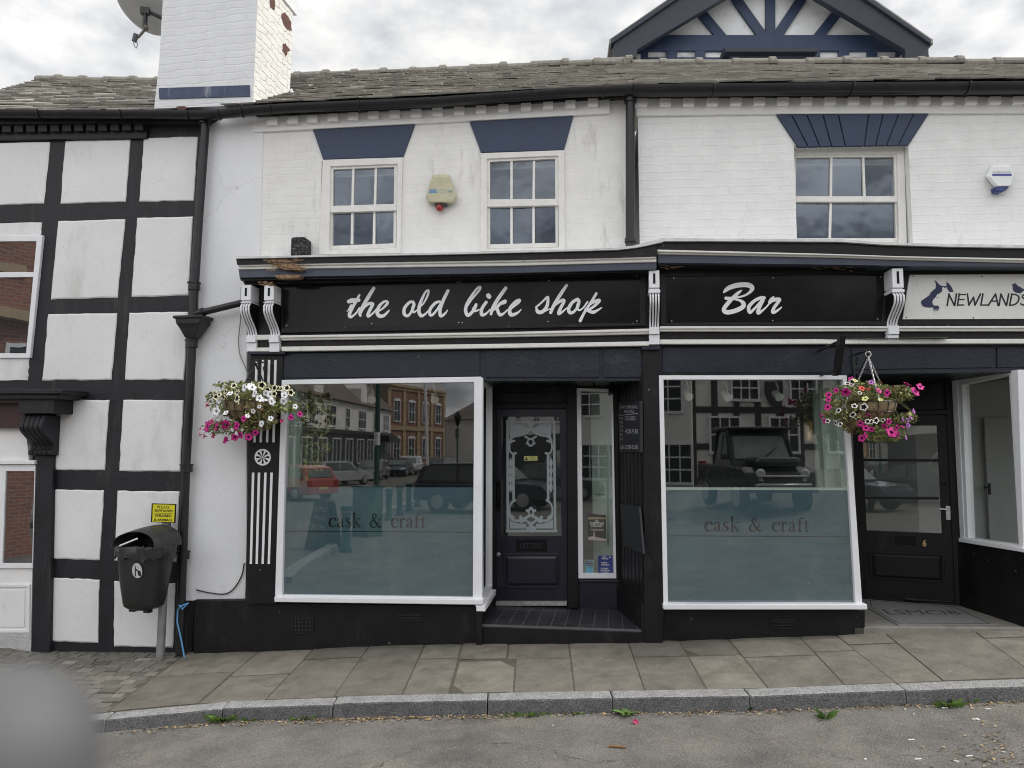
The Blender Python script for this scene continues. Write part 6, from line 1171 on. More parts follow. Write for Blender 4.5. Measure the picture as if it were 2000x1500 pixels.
def flower_mesh(kind):
    if kind in FM: return FM[kind]
    mb = MB(); n0 = len(mb.v); k = 20; star = .62 if kind in ('cream', 'bw') else .34
    rr = [1 + .13 * math.cos(5 * t) + rng.normal(0, .05) for t in np.linspace(0, 2 * math.pi, k, endpoint=False)]
    def rg(f, z, s_=0): mb.vs([(f * (rr[i] if not s_ else (1 + .22 * math.cos(5 * 2 * math.pi * i / k))) * math.cos(2 * math.pi * i / k), f * (rr[i] if not s_ else (1 + .22 * math.cos(5 * 2 * math.pi * i / k))) * math.sin(2 * math.pi * i / k), z) for i in range(k)])
    wz = [.10 * math.cos(5 * 2 * math.pi * i / k + .6) + rng.normal(0, .035) for i in range(k)]
    rg(1, -.02); rg(.78, .05); rg(star, -.06, 1); rg(.2, -.4); rg(.08, -1.1)
    for i in range(4):
        for j in range(k): j2 = (j + 1) % k; q = n0 + i * k; mb.face((q + j, q + j2, q + k + j2, q + k + j), 0 if i < 2 else 1)
    for j in range(k): x_, y_, z_ = mb.v[n0 + j]; mb.v[n0 + j] = (x_, y_, z_ + wz[j] * 1.6)
    o = mb.build('flower', list(PET[kind]), None, smooth=True, fix=False); me = o.data; bpy.data.objects.remove(o); FM[kind] = me; return me
def basket(label, P, ctr, off, rim_px, hook, flowers, root_wall, chainmat, blobs, lean=0):
    c = P.pt(ctr[0], ctr[1], off); px = np.linalg.norm(P.pt(ctr[0], ctr[1], off) - P.pt(ctr[0] + 1, ctr[1], off)); R = rim_px * px; base = c - [0, 0, R * .75]
    root = thing('hanging_basket', label, 'hanging basket', base, 'flower baskets hanging from the shopfront')
    mb = MB(); mb.lathe(c, [(.3 * R, -.82 * R), (.62 * R, -.7 * R), (.86 * R, -.42 * R), (.97 * R, -.05 * R), (.96 * R, .0), (.8 * R, -.04 * R)], 28); mb.build('coir_liner', COIR, root, smooth=True)
    mb = MB()
    for i in range(14):
        t = 2 * math.pi * i / 14; d = np.array([math.cos(t), math.sin(t), 0]); mb.tube([c + d * R * r + [0, 0, z * R] for r, z in ((.32, -.84), (.64, -.72), (.885, -.43), (.995, -.05), (1.0, .02))], .003, 5)
    for r, z in ((1.0, .02), (.89, -.42), (.6, -.74)): mb.tube([c + np.array([math.cos(t), math.sin(t), 0]) * R * r + [0, 0, z * R] for t in np.linspace(0, 2 * math.pi, 33)], .0035, 5, cap=False)
    mb.build('wire_frame', PIPE, root)
    hk = P.pt(*hook, off)
    for i in range(3):
        t = 2 * math.pi * i / 3 + .35; e = c + np.array([math.cos(t), math.sin(t), 0]) * R; mb = MB(); L_ = np.linalg.norm(e - hk); n_ = int(L_ / .022); d = (e - hk) / L_
        for q in range(n_): p = hk + d * L_ * (q + .5) / n_; s_ = np.cross(d, [0, 1, 0] if q % 2 else [1, 0, 0]); s_ /= np.linalg.norm(s_); mb.tube([p - d * .014 + s_ * .0025, p + s_ * .006, p + d * .014 + s_ * .0025], .0028, 5); mb.tube([p - d * .014 - s_ * .0025, p - s_ * .006, p + d * .014 - s_ * .0025], .0028, 5)
        mb.build('chain', chainmat, root)
    mb = MB(); mb.tube([hk + np.array([.022 * math.cos(t), 0, .022 + .022 * math.sin(t)]) for t in np.linspace(-1.4, 4.2, 16)], .005, 7); mb.build('hook', chainmat, root)
    fo = MB(); dr = fo
    for (bxp, byp, rx, ry, cnt, dryf) in blobs:
        for _ in range(int(cnt * 1.7)):
            while True:
                q = rng.uniform(-1, 1, 3)
                if q @ q < 1: break
            q = q * (np.linalg.norm(q) + 1e-6) ** -.25; p = P.pt(bxp + q[0] * rx, byp + q[1] * ry, off + q[2] * min(rx, 60) * px * 1.1)
            s_ = rng.uniform(.010, .024); a = rng.normal(0, 1, 3); a /= np.linalg.norm(a); b = np.cross(a, rng.normal(0, 1, 3)); b /= np.linalg.norm(b); tt = float(np.clip(rng.normal(1, .35), .35, 1.9))
            m_ = fo; mi_ = 1 if rng.random() < dryf else 0
            m_.poly([p - a * s_, p - a * s_ * .1 + b * s_ * .42, p + a * s_, p - a * s_ * .1 - b * s_ * .42], mi_, tt)
        for _ in range(cnt // 14):
            q = rng.uniform(-1, 1, 2); e = P.pt(bxp + q[0] * rx, byp + q[1] * ry, off + rng.uniform(-.06, .1)); s_ = c + np.array([rng.uniform(-1, 1) * R * .8, rng.uniform(-1, 1) * R * .8, .02]); mdl = (s_ + e) / 2 + [0, 0, .05]
            fo.tube(smooth_path([s_, mdl, e], 4), .0018, 4, 1 if rng.random() < dryf + .1 else 0)
    fo.build('foliage', [GREEN, DRY], root, fix=False)
    for kind, lst, sc0 in flowers:
        me = flower_mesh(kind)
        for f in lst:
            x, y = f[0], f[1]; big = f[2] if len(f) > 2 else 1.
            o = bpy.data.objects.new('flower', me); COL.objects.link(o); dx, dy = (x - ctr[0]) * px, (y - ctr[1]) * px
            dep = off + math.sqrt(max(.0, (.19 + R) ** 2 - dx * dx * .5 - dy * dy)) * rng.uniform(.55, .95); p = P.pt(x, y, dep)
            dirv = P.n * 1.0 + P.u * dx * 1.6 + np.array([0, 0, .25 - dy * 1.2]) + rng.normal(0, .42, 3); o.rotation_euler = Vector(dirv).to_track_quat('Z', 'Y').to_euler(); s_ = 1.15 * sc0 * big * rng.uniform(.75, 1.2) * px * (CAM[1] - 0 + p[1]) / p[1]
            o.scale = (s_, s_, s_); o.location = p; adopt(o, root)
    return root
def cv(x0, y0, k, L_): return [(x0 + p[0] / k, y0 + p[1] / k) + tuple(p[2:]) for p in L_]
f1_ = [('cream', cv(370, 690, 7.69, [(665, 485), (540, 570), (715, 590), (440, 640), (710, 680), (740, 720), (510, 660), (1085, 480), (1275, 520), (1325, 525), (1460, 520), (1525, 590), (1270, 610), (380, 600), (395, 655), (1365, 530), (565, 640), (1170, 550)]), 5.2),
 ('white', cv(370, 690, 7.69, [(820, 515, 1.2), (900, 490), (940, 510), (975, 600), (1050, 675), (1125, 700), (1150, 600), (1215, 620), (1240, 725), (610, 600), (545, 890), (1425, 630), (1415, 720), (955, 870, .7), (875, 940, .7), (1080, 1055, .8), (1590, 800, .8), (1220, 980, .6), (440, 690), (400, 870, 1.2), (1050, 800, .7), (360, 930, .7), (215, 1150), (330, 1190), (700, 1200, .5), (640, 1150, .5), (470, 1140, .6), (790, 1150, .5)]), 5.6),
 ('magenta', cv(370, 690, 7.69, [(815, 980), (545, 1080, 1.35), (265, 1095, 1.35), (400, 1100, 1.1), (705, 1090), (760, 1225, 1.2), (680, 1260, 1.2), (890, 1255), (990, 1195), (540, 1300, .9), (1525, 965, .7), (1660, 915, .9)]), 6.2), ('pink', cv(370, 690, 7.69, [(255, 775), (165, 1130), (155, 1225), (335, 1025), (355, 1230), (215, 1245), (1385, 1020)]), 4.6)]
bk1 = basket('hanging basket of white, cream and trailing magenta petunias over the striped pilaster', B, (484, 785), .33, 44, (499, 712), f1_, None, PIPE,
 [(484, 768, 52, 22, 520, .05), (485, 800, 50, 30, 420, .35), (505, 820, 40, 22, 420, .45), (440, 788, 40, 22, 260, .1), (440, 835, 46, 14, 260, .1), (480, 835, 30, 14, 120, .2), (556, 795, 36, 12, 190, .05), (462, 800, 30, 16, 160, .5), (470, 752, 60, 8, 160, 0), (420, 775, 22, 10, 70, .1)])
f2_ = [('bw', cv(1600, 640, 6.25, [(345, 680), (405, 660), (395, 690), (495, 795, .9), (430, 955), (545, 970, 1.2), (235, 1010), (410, 1065), (590, 1145), (635, 1150), (695, 1135), (780, 1130, .9), (103, 1140), (195, 1160, 1.25), (255, 1180)]), 5.2), ('lemon', cv(1600, 640, 6.25, [(560, 865), (750, 880), (1110, 1050, .8), (440, 645)]), 4.4),
 ('magenta', cv(1600, 640, 6.25, [(390, 630), (205, 765), (325, 790, 1.2), (115, 820, .9), (112, 880, .9), (105, 970, .9), (20, 1080), (730, 770, 1.25), (830, 800, 1.1), (1080, 690, 1.5), (1175, 780, 1.4), (1235, 720), (590, 1070), (500, 1165), (570, 1225, 1.3), (640, 1240), (520, 1350, 1.3), (570, 1310, .8), (885, 1275, 1.5), (940, 1310, .9), (850, 1150, 1.2), (795, 1205, .8), (950, 1225, 1.1), (1020, 1210, .8), (70, 1140, .8)]), 5.6),
 ('purple', cv(1600, 640, 6.25, [(635, 665, 1.2), (1155, 1020), (1120, 1100), (1085, 1130), (1025, 1125), (1060, 1345), (1085, 1190, .8), (1115, 1310, .7)]), 4.8), ('red', cv(1600, 640, 6.25, [(520, 740, 1.2), (600, 750, .7)]), 5)]
bk2 = basket('hanging basket of black and white and magenta petunias on silver chains beside door 6', C, (1704, 787), .42, 46, (1696, 697), f2_, None, M('zinc_chain', (.5, .5, .5), .35, .1, 30, 0, metal=.6),
 [(1690, 762, 55, 18, 420, .15), (1760, 768, 26, 16, 240, .25), (1690, 815, 60, 22, 380, .3), (1672, 825, 34, 24, 340, .6), (1725, 845, 50, 18, 360, .12), (1645, 800, 30, 22, 160, .3), (1630, 778, 24, 16, 90, .2), (1770, 818, 24, 12, 120, .2), (1622, 810, 20, 10, 60, .2)])
def bracket(P, label, x, ya, yb, yc, off, side):
    root = thing('basket_bracket', label, 'bracket', P.pt(x + side, ya, .1)); mb = MB(); e = P.pt(x, ya, off + .02); wtop = P.w((P.pt(x, ya, off) - P.o) @ P.u, e[2], .1); wbot = wtop - [0, 0, .26]; wbot[2] = wtop[2] - .26
    mb.tube([wtop + [0, 0, .02], wbot - [0, 0, .03]], .009, 6); mb.tube([wtop, e, e + [0, 0, .03]], .008, 6); mb.tube(smooth_path([wbot, wbot * .55 + e * .45 + [0, 0, .0], e - [0, 0, .02]], 6), .008, 6)
    ctr = wtop * .55 + wbot * .25 + e * .2; mb.tube([ctr + P.n * .035 * math.cos(t) * (1 - t / 12) + np.array([0, 0, .035 * math.sin(t) * (1 - t / 12)]) for t in np.linspace(0, 9, 26)], .005, 5)
    mb.build('arm', PIPE, root); return root
bracket(B, 'black iron bracket on the striped pilaster, holding the left flower basket', 499, 704, 0, 0, .33, 0)
bracket(C, 'black iron bracket above door 6, holding the right flower basket', 1697, 684, 0, 0, .42, 0)
# projecting blade sign, seen edge on
pr = thing('iron_bracket', 'stout black iron bar bracket above the right corner of the Bar window', 'bracket', C.pt(1655, 690, .1))
s0, zt_ = C.sz(1660, 650, .75); zb_ = C.sz(1654, 726, .75)[1]; mb = MB(); tb_ = [C.w(s0 - .022, zt_, .62), C.w(s0 + .022, zt_, .62), C.w(s0 + .022, zt_, .54), C.w(s0 - .022, zt_, .54)]; mb.prism(tb_, [p + C.n * -.14 + np.array([0, 0, zb_ - zt_]) for p in tb_]); mb.build('bar', BLACK, pr, bev=.004)
mb = MB(); mb.tube([C.w(s0 - .02, zt_ - .06, .10), C.w(s0, zt_ - .03, .58)], .010, 8); mb.tube([C.w(s0 - .02, zb_ + .03, .10), C.w(s0, zb_ + .04, .44)], .010, 8); mb.build('arm', PIPE, pr)
# ================================================================ CHALKBOARDS, POSTERS, DOORMAT
SLB = M('chalkboard_face', (.016, .018, .024), .55, .3, 8, .05, 60); CHK = M('chalk', (.42, .43, .46), .9, .2, 60, 0)
cbx = thing('chalkboard', 'chalkboard of bar opening hours hanging on the dark wall right of the door', 'chalkboard', R2.pt(1230, 884, .02))
R2n = R2.n; R2.n = R2.n * s2
q = [(1207, 786), (1249, 783), (1250, 884), (1210, 882)]
mb = MB(); mb.quad(R2, q, .03, .0); mb.build('board', SLB, cbx, bev=.003)
mb = MB(); tx = lambda x, y: R2.pt(x, y, .0315)
for s_, r in (('BAR OPENING', (1211, 792, 1245, 798)), ('HOURS', (1219, 801, 1238, 806)), ('MON', (1209.5, 815, 1216.5, 819)), ('TUES', (1209.5, 823, 1216.5, 827)), ('WED', (1210, 831, 1217, 835)), ('THUR', (1210, 839, 1217, 843)), ('FRI', (1210, 847, 1216, 851)), ('SAT', (1210, 855, 1217, 859)), ('CLOSED', (1221, 813, 1241, 821)), ('4.00-9.30', (1221, 838, 1246, 847)), ('SUN', (1211, 870, 1219, 877)), ('2.00-5.30', (1221, 869, 1246, 877))): text(mb, s_, tx, rectq(*r))
mb.poly([tx(x, y) for x, y in ((1209, 811), (1246, 807), (1246, 808), (1209, 812))]); mb.build('chalk_writing', CHK, cbx)
cb2 = thing('chalkboard', 'blank dark board leaning askew lower on the entrance wall', 'chalkboard', R2.pt(1235, 1080, .05))
fr4 = [R2.pt(1211, 983, .02), R2.pt(1248, 990, .04), R2.pt(1256, 1082, .05), R2.pt(1218, 1066, .03)]; mb = MB(); mb.prism(fr4, -R2.n * .018); mb.build('board', SLB, cb2, bev=.002)
R2.n = R2n
def poster(label, q, base, writer, P=B, off=None, cat='poster'):
    off = dB + .0118 if off is None else off; root = thing('poster', label, cat, P.pt(q[3][0], q[3][1], off)); mb = MB(); mb.quad(P, q, off, off - .0015); mb.build('sheet', base, root); mb = MB(); mats = writer(mb, lambda x, y: P.pt(x, y, off + .001)); mb.build('print', mats, root); return root
WT = M('print_white', (.62, .62, .6), .6, .05, 20, 0); 
def wA(mb, t):
    for s_, r in (('THE', (1162, 1016.5, 1169, 1019.5)), ('STRETTONS', (1152.5, 1020, 1179, 1025)), ('PODCAST', (1155, 1026, 1177, 1029.5))): text(mb, s_, t, rectq(*r), 0, .03)
    mb.poly([t(x, y) for x, y in ((1149, 1010), (1185, 1011), (1185, 1014), (1149, 1014.5))], 1); mb.poly([t(x, y) for x, y in ((1148.5, 1049), (1158, 1047), (1165, 1049), (1184, 1053), (1184, 1057), (1149, 1055))], 2); mb.poly([t(x, y) for x, y in ((1160, 1035), (1160.8, 1035), (1162, 1049), (1159, 1049))], 2); mb.poly([t(x, y) for x, y in ((1153, 1033), (1180, 1033), (1178, 1037), (1155, 1036))], 3)
    return [WT, M('print_tan', (.32, .26, .18), .6, .3, 60, 0), M('print_rose', (.42, .36, .34), .6, .4, 90, 0), M('print_grey', (.25, .25, .24), .6, .2, 40, 0)]
poster('dark podcast poster taped in the narrow window, THE STRETTONS PODCAST', [(1148, 1003), (1184, 1006), (1184, 1058), (1148, 1056)], M('poster_dark', (.07, .068, .062), .5, .3, 30, 0), wA)
def wB(mb, t):
    for s_, r in (('DOGS', (1176, 1086.5, 1184, 1089)), ('WELCOME', (1175, 1090, 1188, 1092.6)), ('HUMANS', (1174, 1097.5, 1186, 1100.5)), ('TOLERATED', (1173.5, 1101.5, 1190, 1104.5)), ('CHILDREN', (1173, 1109, 1188, 1112)), ('MUST BE ON', (1173, 1113, 1191, 1116)), ('A LEAD', (1177, 1117, 1187, 1119.6))): text(mb, s_, t, rectq(*r), 0, .04)
    mb.poly([t(x, y) for x, y in ((1189, 1088), (1193, 1086.5), (1192, 1090), (1189.5, 1090))]); return [WT]
poster('deep blue notice with white words DOGS WELCOME in the foot of the narrow window', [(1168, 1085), (1196.5, 1085), (1197, 1121), (1169, 1121)], M('poster_blue', (.035, .05, .21), .4, .2, 20, 0), wB)
def wC(mb, t):
    mb.poly([t(x, y) for x, y in ((1144, 1107), (1158, 1106), (1158, 1119), (1146, 1119))], 1); mb.poly([t(x, y) for x, y in rectq(1142, 1099, 1158, 1101.2)], 0); mb.poly([t(x, y) for x, y in rectq(1145, 1095, 1148, 1098)], 0); text(mb, 'SUMMER', t, rectq(1149, 1095, 1156, 1097.5)); mb.poly([t(x, y) for x, y in rectq(1143, 1103, 1157, 1104.6)], 0)
    return [M('print_navy', (.05, .10, .25), .5, .1, 20, 0), M('print_sky', (.12, .36, .50), .5, .4, 50, 0)]
poster('small yellow and sky blue leaflet in the lower left of the narrow window', [(1140.5, 1093), (1160, 1093), (1160.5, 1120), (1141, 1120)], M('poster_yellow', (.42, .36, .16), .5, .3, 20, 0, var2=(.25, .40, .42)), wC)
def wD(mb, t):
    text(mb, 'Alarm', t, rectq(1036, 891.5, 1044, 894.5)); text(mb, 'System', t, rectq(1035, 895.5, 1047, 898)); mb.poly([t(x, y) for x, y in ((1025, 898.5), (1028, 892), (1031, 898.5))], 0); return [M('print_black', (.05, .05, .05), .5, .1, 20, 0)]
poster('small yellow warning sticker in the middle of the navy door glass', [(1023.5, 891), (1050, 890.5), (1050, 899.5), (1024, 900)], M('sticker_yellow', (.55, .53, .18), .5, .1, 20, 0), wD, off=dB - .012, cat='sticker')
mt = thing('doormat', 'grey ridged rubber doormat with worn letters at door 6', 'doormat', np.array(C.w(C.sz(1800, 1200, -.3)[0], zs6 - .01, -.3)))
def fp(x, y, dz=0): z = zs6 - .010 + .012 + dz; d = ray(x, y); return CAM + d * ((z - CAM[2]) / d[2])
MAT_ = M('rubber_mat', (.21, .21, .205), .85, .15, 20, .5, 200, .006)
mq = [(1691, 1170), (1868, 1184), (1945, 1219.5), (1755, 1220.5), (1696, 1187)]
mb = MB(); mb.prism([fp(*p) for p in mq], np.array([0, 0, -.013])); mb.build('mat', MAT_, mt, bev=.003)
mb = MB(); c = np.mean(mq, 0); mi_ = [tuple(np.array(p) + (c - p) * .09) for p in mq]; mo_ = [tuple(np.array(p) + (c - p) * .07) for p in mq]
mb.ring3([fp(*p, .0015) for p in mo_], [fp(*p, .0015) for p in mi_], np.array([0, 0, -.002])); text(mb, 'LSMCIB', lambda x, y: fp(x, y, .0015), [(1722, 1190), (1868, 1193), (1880, 1200), (1735, 1200)]); mb.build('worn_letters', M('mat_print', (.05, .05, .05), .9, .2, 20, 0), mt)
mb = MB(); mb.box(B.pt(640, 1130, -.6), .01, .01, .01)
# things inside the windows: spot lamps and trailing plant
SPOTW = M('spot_white', (.6, .6, .57), .4, .05, 6, 0)
def spot(P, x, y, off, label, k=1.):
    root = thing('spot_lamp', label, 'spot lamp', P.pt(x, y - 14, off), 'small white spot lamps under the shop window heads'); c = P.pt(x, y, off); ax_ = P.n * .7 + np.array([.25, 0, -.5]); mb = MB(); mb.lathe(c - ax_ / np.linalg.norm(ax_) * .05, [(.02, 0), (.03, .01), (.036, .07), (.040, .10), (.03, .10)], 16, axis=ax_); mb.build('lamp_head', SPOTW, root, smooth=True); mb = MB(); mb.tube([P.pt(x - 2, y - 26, off), P.pt(x + 3, y - 12, off - .02), c], .009, 7); mb.build('stem', SPOTW, root)
for P, x, y, lb_ in ((B, 726, 776, 'white spot lamp behind the top middle of the left shop window'), (B, 848, 776, 'white spot lamp behind the top right of the left shop window'), (C, 1342, 770, 'white spot lamp nearest the left side of the Bar window'), (C, 1418, 772, 'white spot lamp at the upper middle of the Bar window'), (C, 1517, 771, 'white spot lamp right of the middle in the Bar window')): spot(P, x, y, -.12, lb_)
vp = thing('trailing_plant', 'dark trailing vine hanging inside the left shop window', 'plant', B.pt(600, 940, -.15)); mb = MB(); sm = MB()
for st_ in range(6):
    x0_ = 594 + st_ * 9; pts = [B.pt(x0_ + rng.normal(0, 4) + 4 * math.sin(k * .9 + st_), 770 + k * (13 + st_ % 3 * 2.), -.15 + rng.normal(0, .02)) for k in range(int(rng.integers(8, 13)))]; sm.tube(smooth_path(pts, 4), .003, 5)
    for p in smooth_path(pts, 4):
        for _ in range(3):
            q = p + rng.normal(0, .025, 3); a = rng.normal(0, 1, 3) + [0, 0, -1]; a /= np.linalg.norm(a); b = np.cross(a, rng.normal(0, 1, 3)); b /= np.linalg.norm(b); s_ = rng.uniform(.018, .04); mb.poly([q - a * s_, q + b * s_ * .45, q + a * s_, q - b * s_ * .45], 0, float(np.clip(rng.normal(1, .3), .4, 1.8)))
mb.build('foliage', M('vine_leaf', (.24, .27, .10), .6, .4, 12, 0, tint=1), vp, fix=False); sm.build('stem', DRY, vp)
ln = thing('lantern', 'brass lantern among bottles inside the right of the Bar window', 'lantern', C.pt(1606, 945, -.35)); mb = MB(); c = C.pt(1582, 862, -.5); mb.lathe(c, [(.05, 0), (.06, .03), (.05, .05), (.05, .14), (.055, .15), (.02, .20)], 12); mb.build('body', MATS['brass'], ln, smooth=True); mb = MB(); mb.tube([c + [.05 * math.cos(t), 0, .19 + .06 * math.sin(t)] for t in np.linspace(0, 3.14, 10)], .004, 5); mb.build('handle', MATS['brass'], ln)
# ================================================================ WEEDS, LEAF LITTER
WGR = M('weed_green', (.085, .17, .03), .6, .3, 20, 0, tint=1, var2=(.14, .24, .05))
def gpt(x, y): return ghit(x, y, zroad)
def tuft(name, label, cat, x, y, n, L_, spread, group, broad=False):
    p0 = gpt(x, y); mb = MB()
    for _ in range(n):
        a = rng.uniform(0, 2 * math.pi); d = np.array([math.cos(a), math.sin(a), 0]); b0 = p0 + d * rng.uniform(0, spread) * np.array([1, .35, 0]); b0[2] = zroad(b0[0], b0[1]) - .003; l_ = L_ * rng.uniform(.5, 1.15); up = rng.uniform(.5, 1.1) if not broad else rng.uniform(.25, .6); sd_ = np.cross(d, [0, 0, 1]); wd = (.0022 if not broad else l_ * .2)
        m1 = b0 + (d * .35 + np.array([0, 0, up])) * l_ * .55; tp_ = b0 + (d * .85 + np.array([0, 0, up * .8])) * l_; t_ = float(np.clip(rng.normal(1, .25), .5, 1.7))
        if broad: mb.poly([b0 - sd_ * .003, m1 - sd_ * wd, tp_, m1 + sd_ * wd, b0 + sd_ * .003], 0, t_)
        else: mb.poly([b0 - sd_ * wd, b0 + sd_ * wd, m1 + sd_ * wd * .8, tp_, m1 - sd_ * wd * .8], 0, t_)
    o = mb.build(name, WGR, None, fix=False); return tag(o, label, cat, group)
for i, (x, y, n, l_, sp, lb_) in enumerate([(436, 1409, 70, .10, .09, 'largest grass tuft at the left end of the kerb'), (485, 1409, 30, .05, .07, 'low grass tuft just right of the largest tuft by the kerb'), (595, 1405, 40, .05, .10, 'short weedy grass among brown leaves at the kerb below the left shop window'), (1000, 1398, 45, .04, .14, 'low mossy grass in the gutter below the entrance step, left patch'), (1045, 1397, 45, .05, .12, 'low mossy grass in the gutter below the entrance step, right patch'), (1130, 1395, 30, .04, .09, 'thin grass left of the broad leaved weed'), (1467, 1386, 45, .06, .08, 'grass tuft at a kerb joint below the Bar window'), (1655, 1375, 30, .05, .04, 'small grass tuft at the kerb under door 6'), (1755, 1372, 50, .045, .12, 'low green weeds in the gutter right of door 6'), (1855, 1380, 70, .06, .09, 'bright green clump in the road near the right edge'), (1895, 1372, 35, .05, .06, 'small grass tuft at the kerb near the right edge'), (1612, 1404, 25, .08, .04, 'loose wispy grass tuft lying out on the road')]):
    tuft('grass_tuft', lb_, 'grass tuft', x, y, n, l_, sp, 'grass tufts along the kerb')
tuft('weed', 'broad leaved green weed growing where two kerb stones meet', 'weed', 1222, 1397, 14, .11, .02, None, True)
LEAF = M('dead_leaf', (.17, .10, .05), .8, .5, 90, 0, tint=1, var2=(.42, .32, .19)); mb = MB()
def leaf(mb, x, y, s_, t_, m=0):
    p = gpt(x, y); a = rng.uniform(0, 6.28); u = np.array([math.cos(a), math.sin(a), rng.normal(0, .25)]); v = np.array([-math.sin(a), math.cos(a), rng.normal(0, .25)]); p = p + [0, 0, .006]
    mb.poly([p - u * s_, p - v * s_ * .4 + [0, 0, .004], p + u * s_ * .9], m, t_); mb.poly([p - u * s_, p + u * s_ * .9, p + v * s_ * .42 + [0, 0, s_ * .2]], m, t_)
kxs, kys = [k[0] for k in KERB], [k[1] for k in KERB]
cl = [rng.uniform(230, 2000) for _ in range(26)]
for _ in range(1500):
    x = rng.normal(cl[int(rng.integers(0, 26))], 45) if rng.random() < .75 else rng.uniform(220, 2000); yb_ = np.interp(x, kxs, kys) + 29 - 1.5 * (x > 1400)
    if not 210 < x < 2050: continue
    leaf(mb, x, yb_ + abs(rng.normal(0, 4.5)), rng.uniform(.006, .02), float(np.clip(rng.normal(1, .4), .3, 2)))
for _ in range(420):
    leaf(mb, rng.uniform(230, 2000), rng.uniform(1395, 1500), rng.uniform(.002, .007), float(np.clip(rng.normal(1.1, .4), .4, 2.2)))
for _ in range(160):
    leaf(mb, rng.normal(1960, 60), rng.normal(1465, 28), rng.uniform(.006, .018), float(np.clip(rng.normal(1.2, .4), .4, 2.2)))
tag(mb.build('leaf_litter', LEAF, None, fix=False), 'scattered dry brown leaf litter along the gutter', 'leaf litter', kind='stuff')
mb = MB()
for x, y, s_ in ((1768, 1386, .010), (1910, 1406, .02), (1785, 1396, .008), (1690, 1484, .012), (1868, 1488, .016), (1960, 1470, .01), (1080, 1418, .008)):
    p = gpt(x, y); mb.box(p + [0, 0, .004], s_ * 1.6, s_ * .7, .005, rng.uniform(0, 3))
for x, y in ((1905, 1406), (1780, 1446), (1793, 1484), (1893, 1478), (1845, 1384), (1930, 1386)):
    p = gpt(x, y); d = np.array([1, rng.uniform(-.2, .2), 0]) * .02; mb.tube([p - d + [0, 0, .004], p + d + [0, 0, .004]], .004, 7)
tag(mb.build('white_scraps', M('paper_scrap', (.6, .6, .58), .8, .1, 20, 0), None), 'small white scraps and cigarette ends scattered on the road', 'scraps', kind='stuff')
for x, y, c_, lb_, nm in ((265, 1414, (.45, .10, .12), 'pink petal lying by the kerb near the blurred post', 'petal'), (1240, 1413, (.35, .02, .10), 'magenta petal on the road below the weed', 'petal')):
    p = gpt(x, y); mb = MB(); mb.lathe(p + [0, 0, .002], [(.004, 0), (.016, .004), (.022, .014), (.020, .015), (.012, .006)], 10, axis=[.4, -.5, .7]); tag(mb.build(nm, M('fallen_' + nm + str(x), c_, .6, .1, 30, 0), None, smooth=True), lb_, nm)
p = gpt(1205, 1461); mb = MB(); mb.tube([p + [-.05, .01, .008], p + [0, 0, .010], p + [.035, -.008, .009]], [.006, .008, .006], 8); mb.tube([p + [.035, -.008, .009], p + [.055, -.012, .010]], [.008, .004], 8, 0); tag(mb.build('twig', M('twig_brown', (.22, .12, .05), .8, .3, 50, 0), None), 'short brown twig lying on the road below the entrance', 'twig')
# ================================================================ OUT OF FOCUS POST RIGHT BY THE LENS
pd = .21; d = ray(60, 1500); pc = CAM + d * (pd / d[1]); rad = .0245
ptop = (CAM + ray(40, 1302) * (pd / ray(40, 1302)[1]))[2]
tag_ = thing('grey_post', 'out of focus smooth grey round topped post very close to the camera, lower left corner', 'post', (pc[0], pc[1], zroad(pc[0], pc[1])))
mb = MB(); zb0 = float(zroad(pc[0], pc[1])); H_ = ptop - zb0
mb.lathe((pc[0] - .008, pc[1], zb0), [(rad * 1.05, 0), (rad, .05), (rad, H_ - rad * 1.0)] + [(rad * math.cos(a), H_ - rad * 1.0 + rad * math.sin(a)) for a in np.linspace(.1, 1.5, 10)], 32); mb.build('shaft', M('grey_coating', (.108, .11, .114), .6, .1, 20, 0), tag_, smooth=True)
# ================================================================ THE STREET OPPOSITE (seen in the window reflections)
def rray(P, px, py, off=.095):
    p = P.pt(px, py, off); d = p - CAM; d /= np.linalg.norm(d); return p, d - 2 * (d @ P.n) * P.n
def rground(P, px, py, off=.095):
    p, d = rray(P, px, py, off); return ghit(0, 0, zroad, p, d)
def rdist(P, px, py, D):
    p, d = rray(P, px, py); k = D / math.hypot(d[0], d[1]); return p + d * k
CARG = M('car_glass', (.10, .12, .12), .08, .1, 4, 0, spec=.6); SCREEN = M('windscreen_glass', (.16, .20, .19), .1, .4, 5, 0, spec=.6); TYRE = M('tyre', (.02, .02, .02), .8, .2, 20, 0); RIM = M('alloy', (.45, .45, .46), .3, .1, 20, 0, metal=.7); LAMP = M('headlamp', (.65, .66, .68), .15, .1, 20, 0); TAIL = M('tail_lamp', (.35, .02, .02), .2, .1, 20, 0); PLATE = M('number_plate', (.6, .5, .1), .5, .05, 20, 0)
def paint(n, c): return M(n, c, .25, .05, 3, 0, spec=.5, coat=.6)
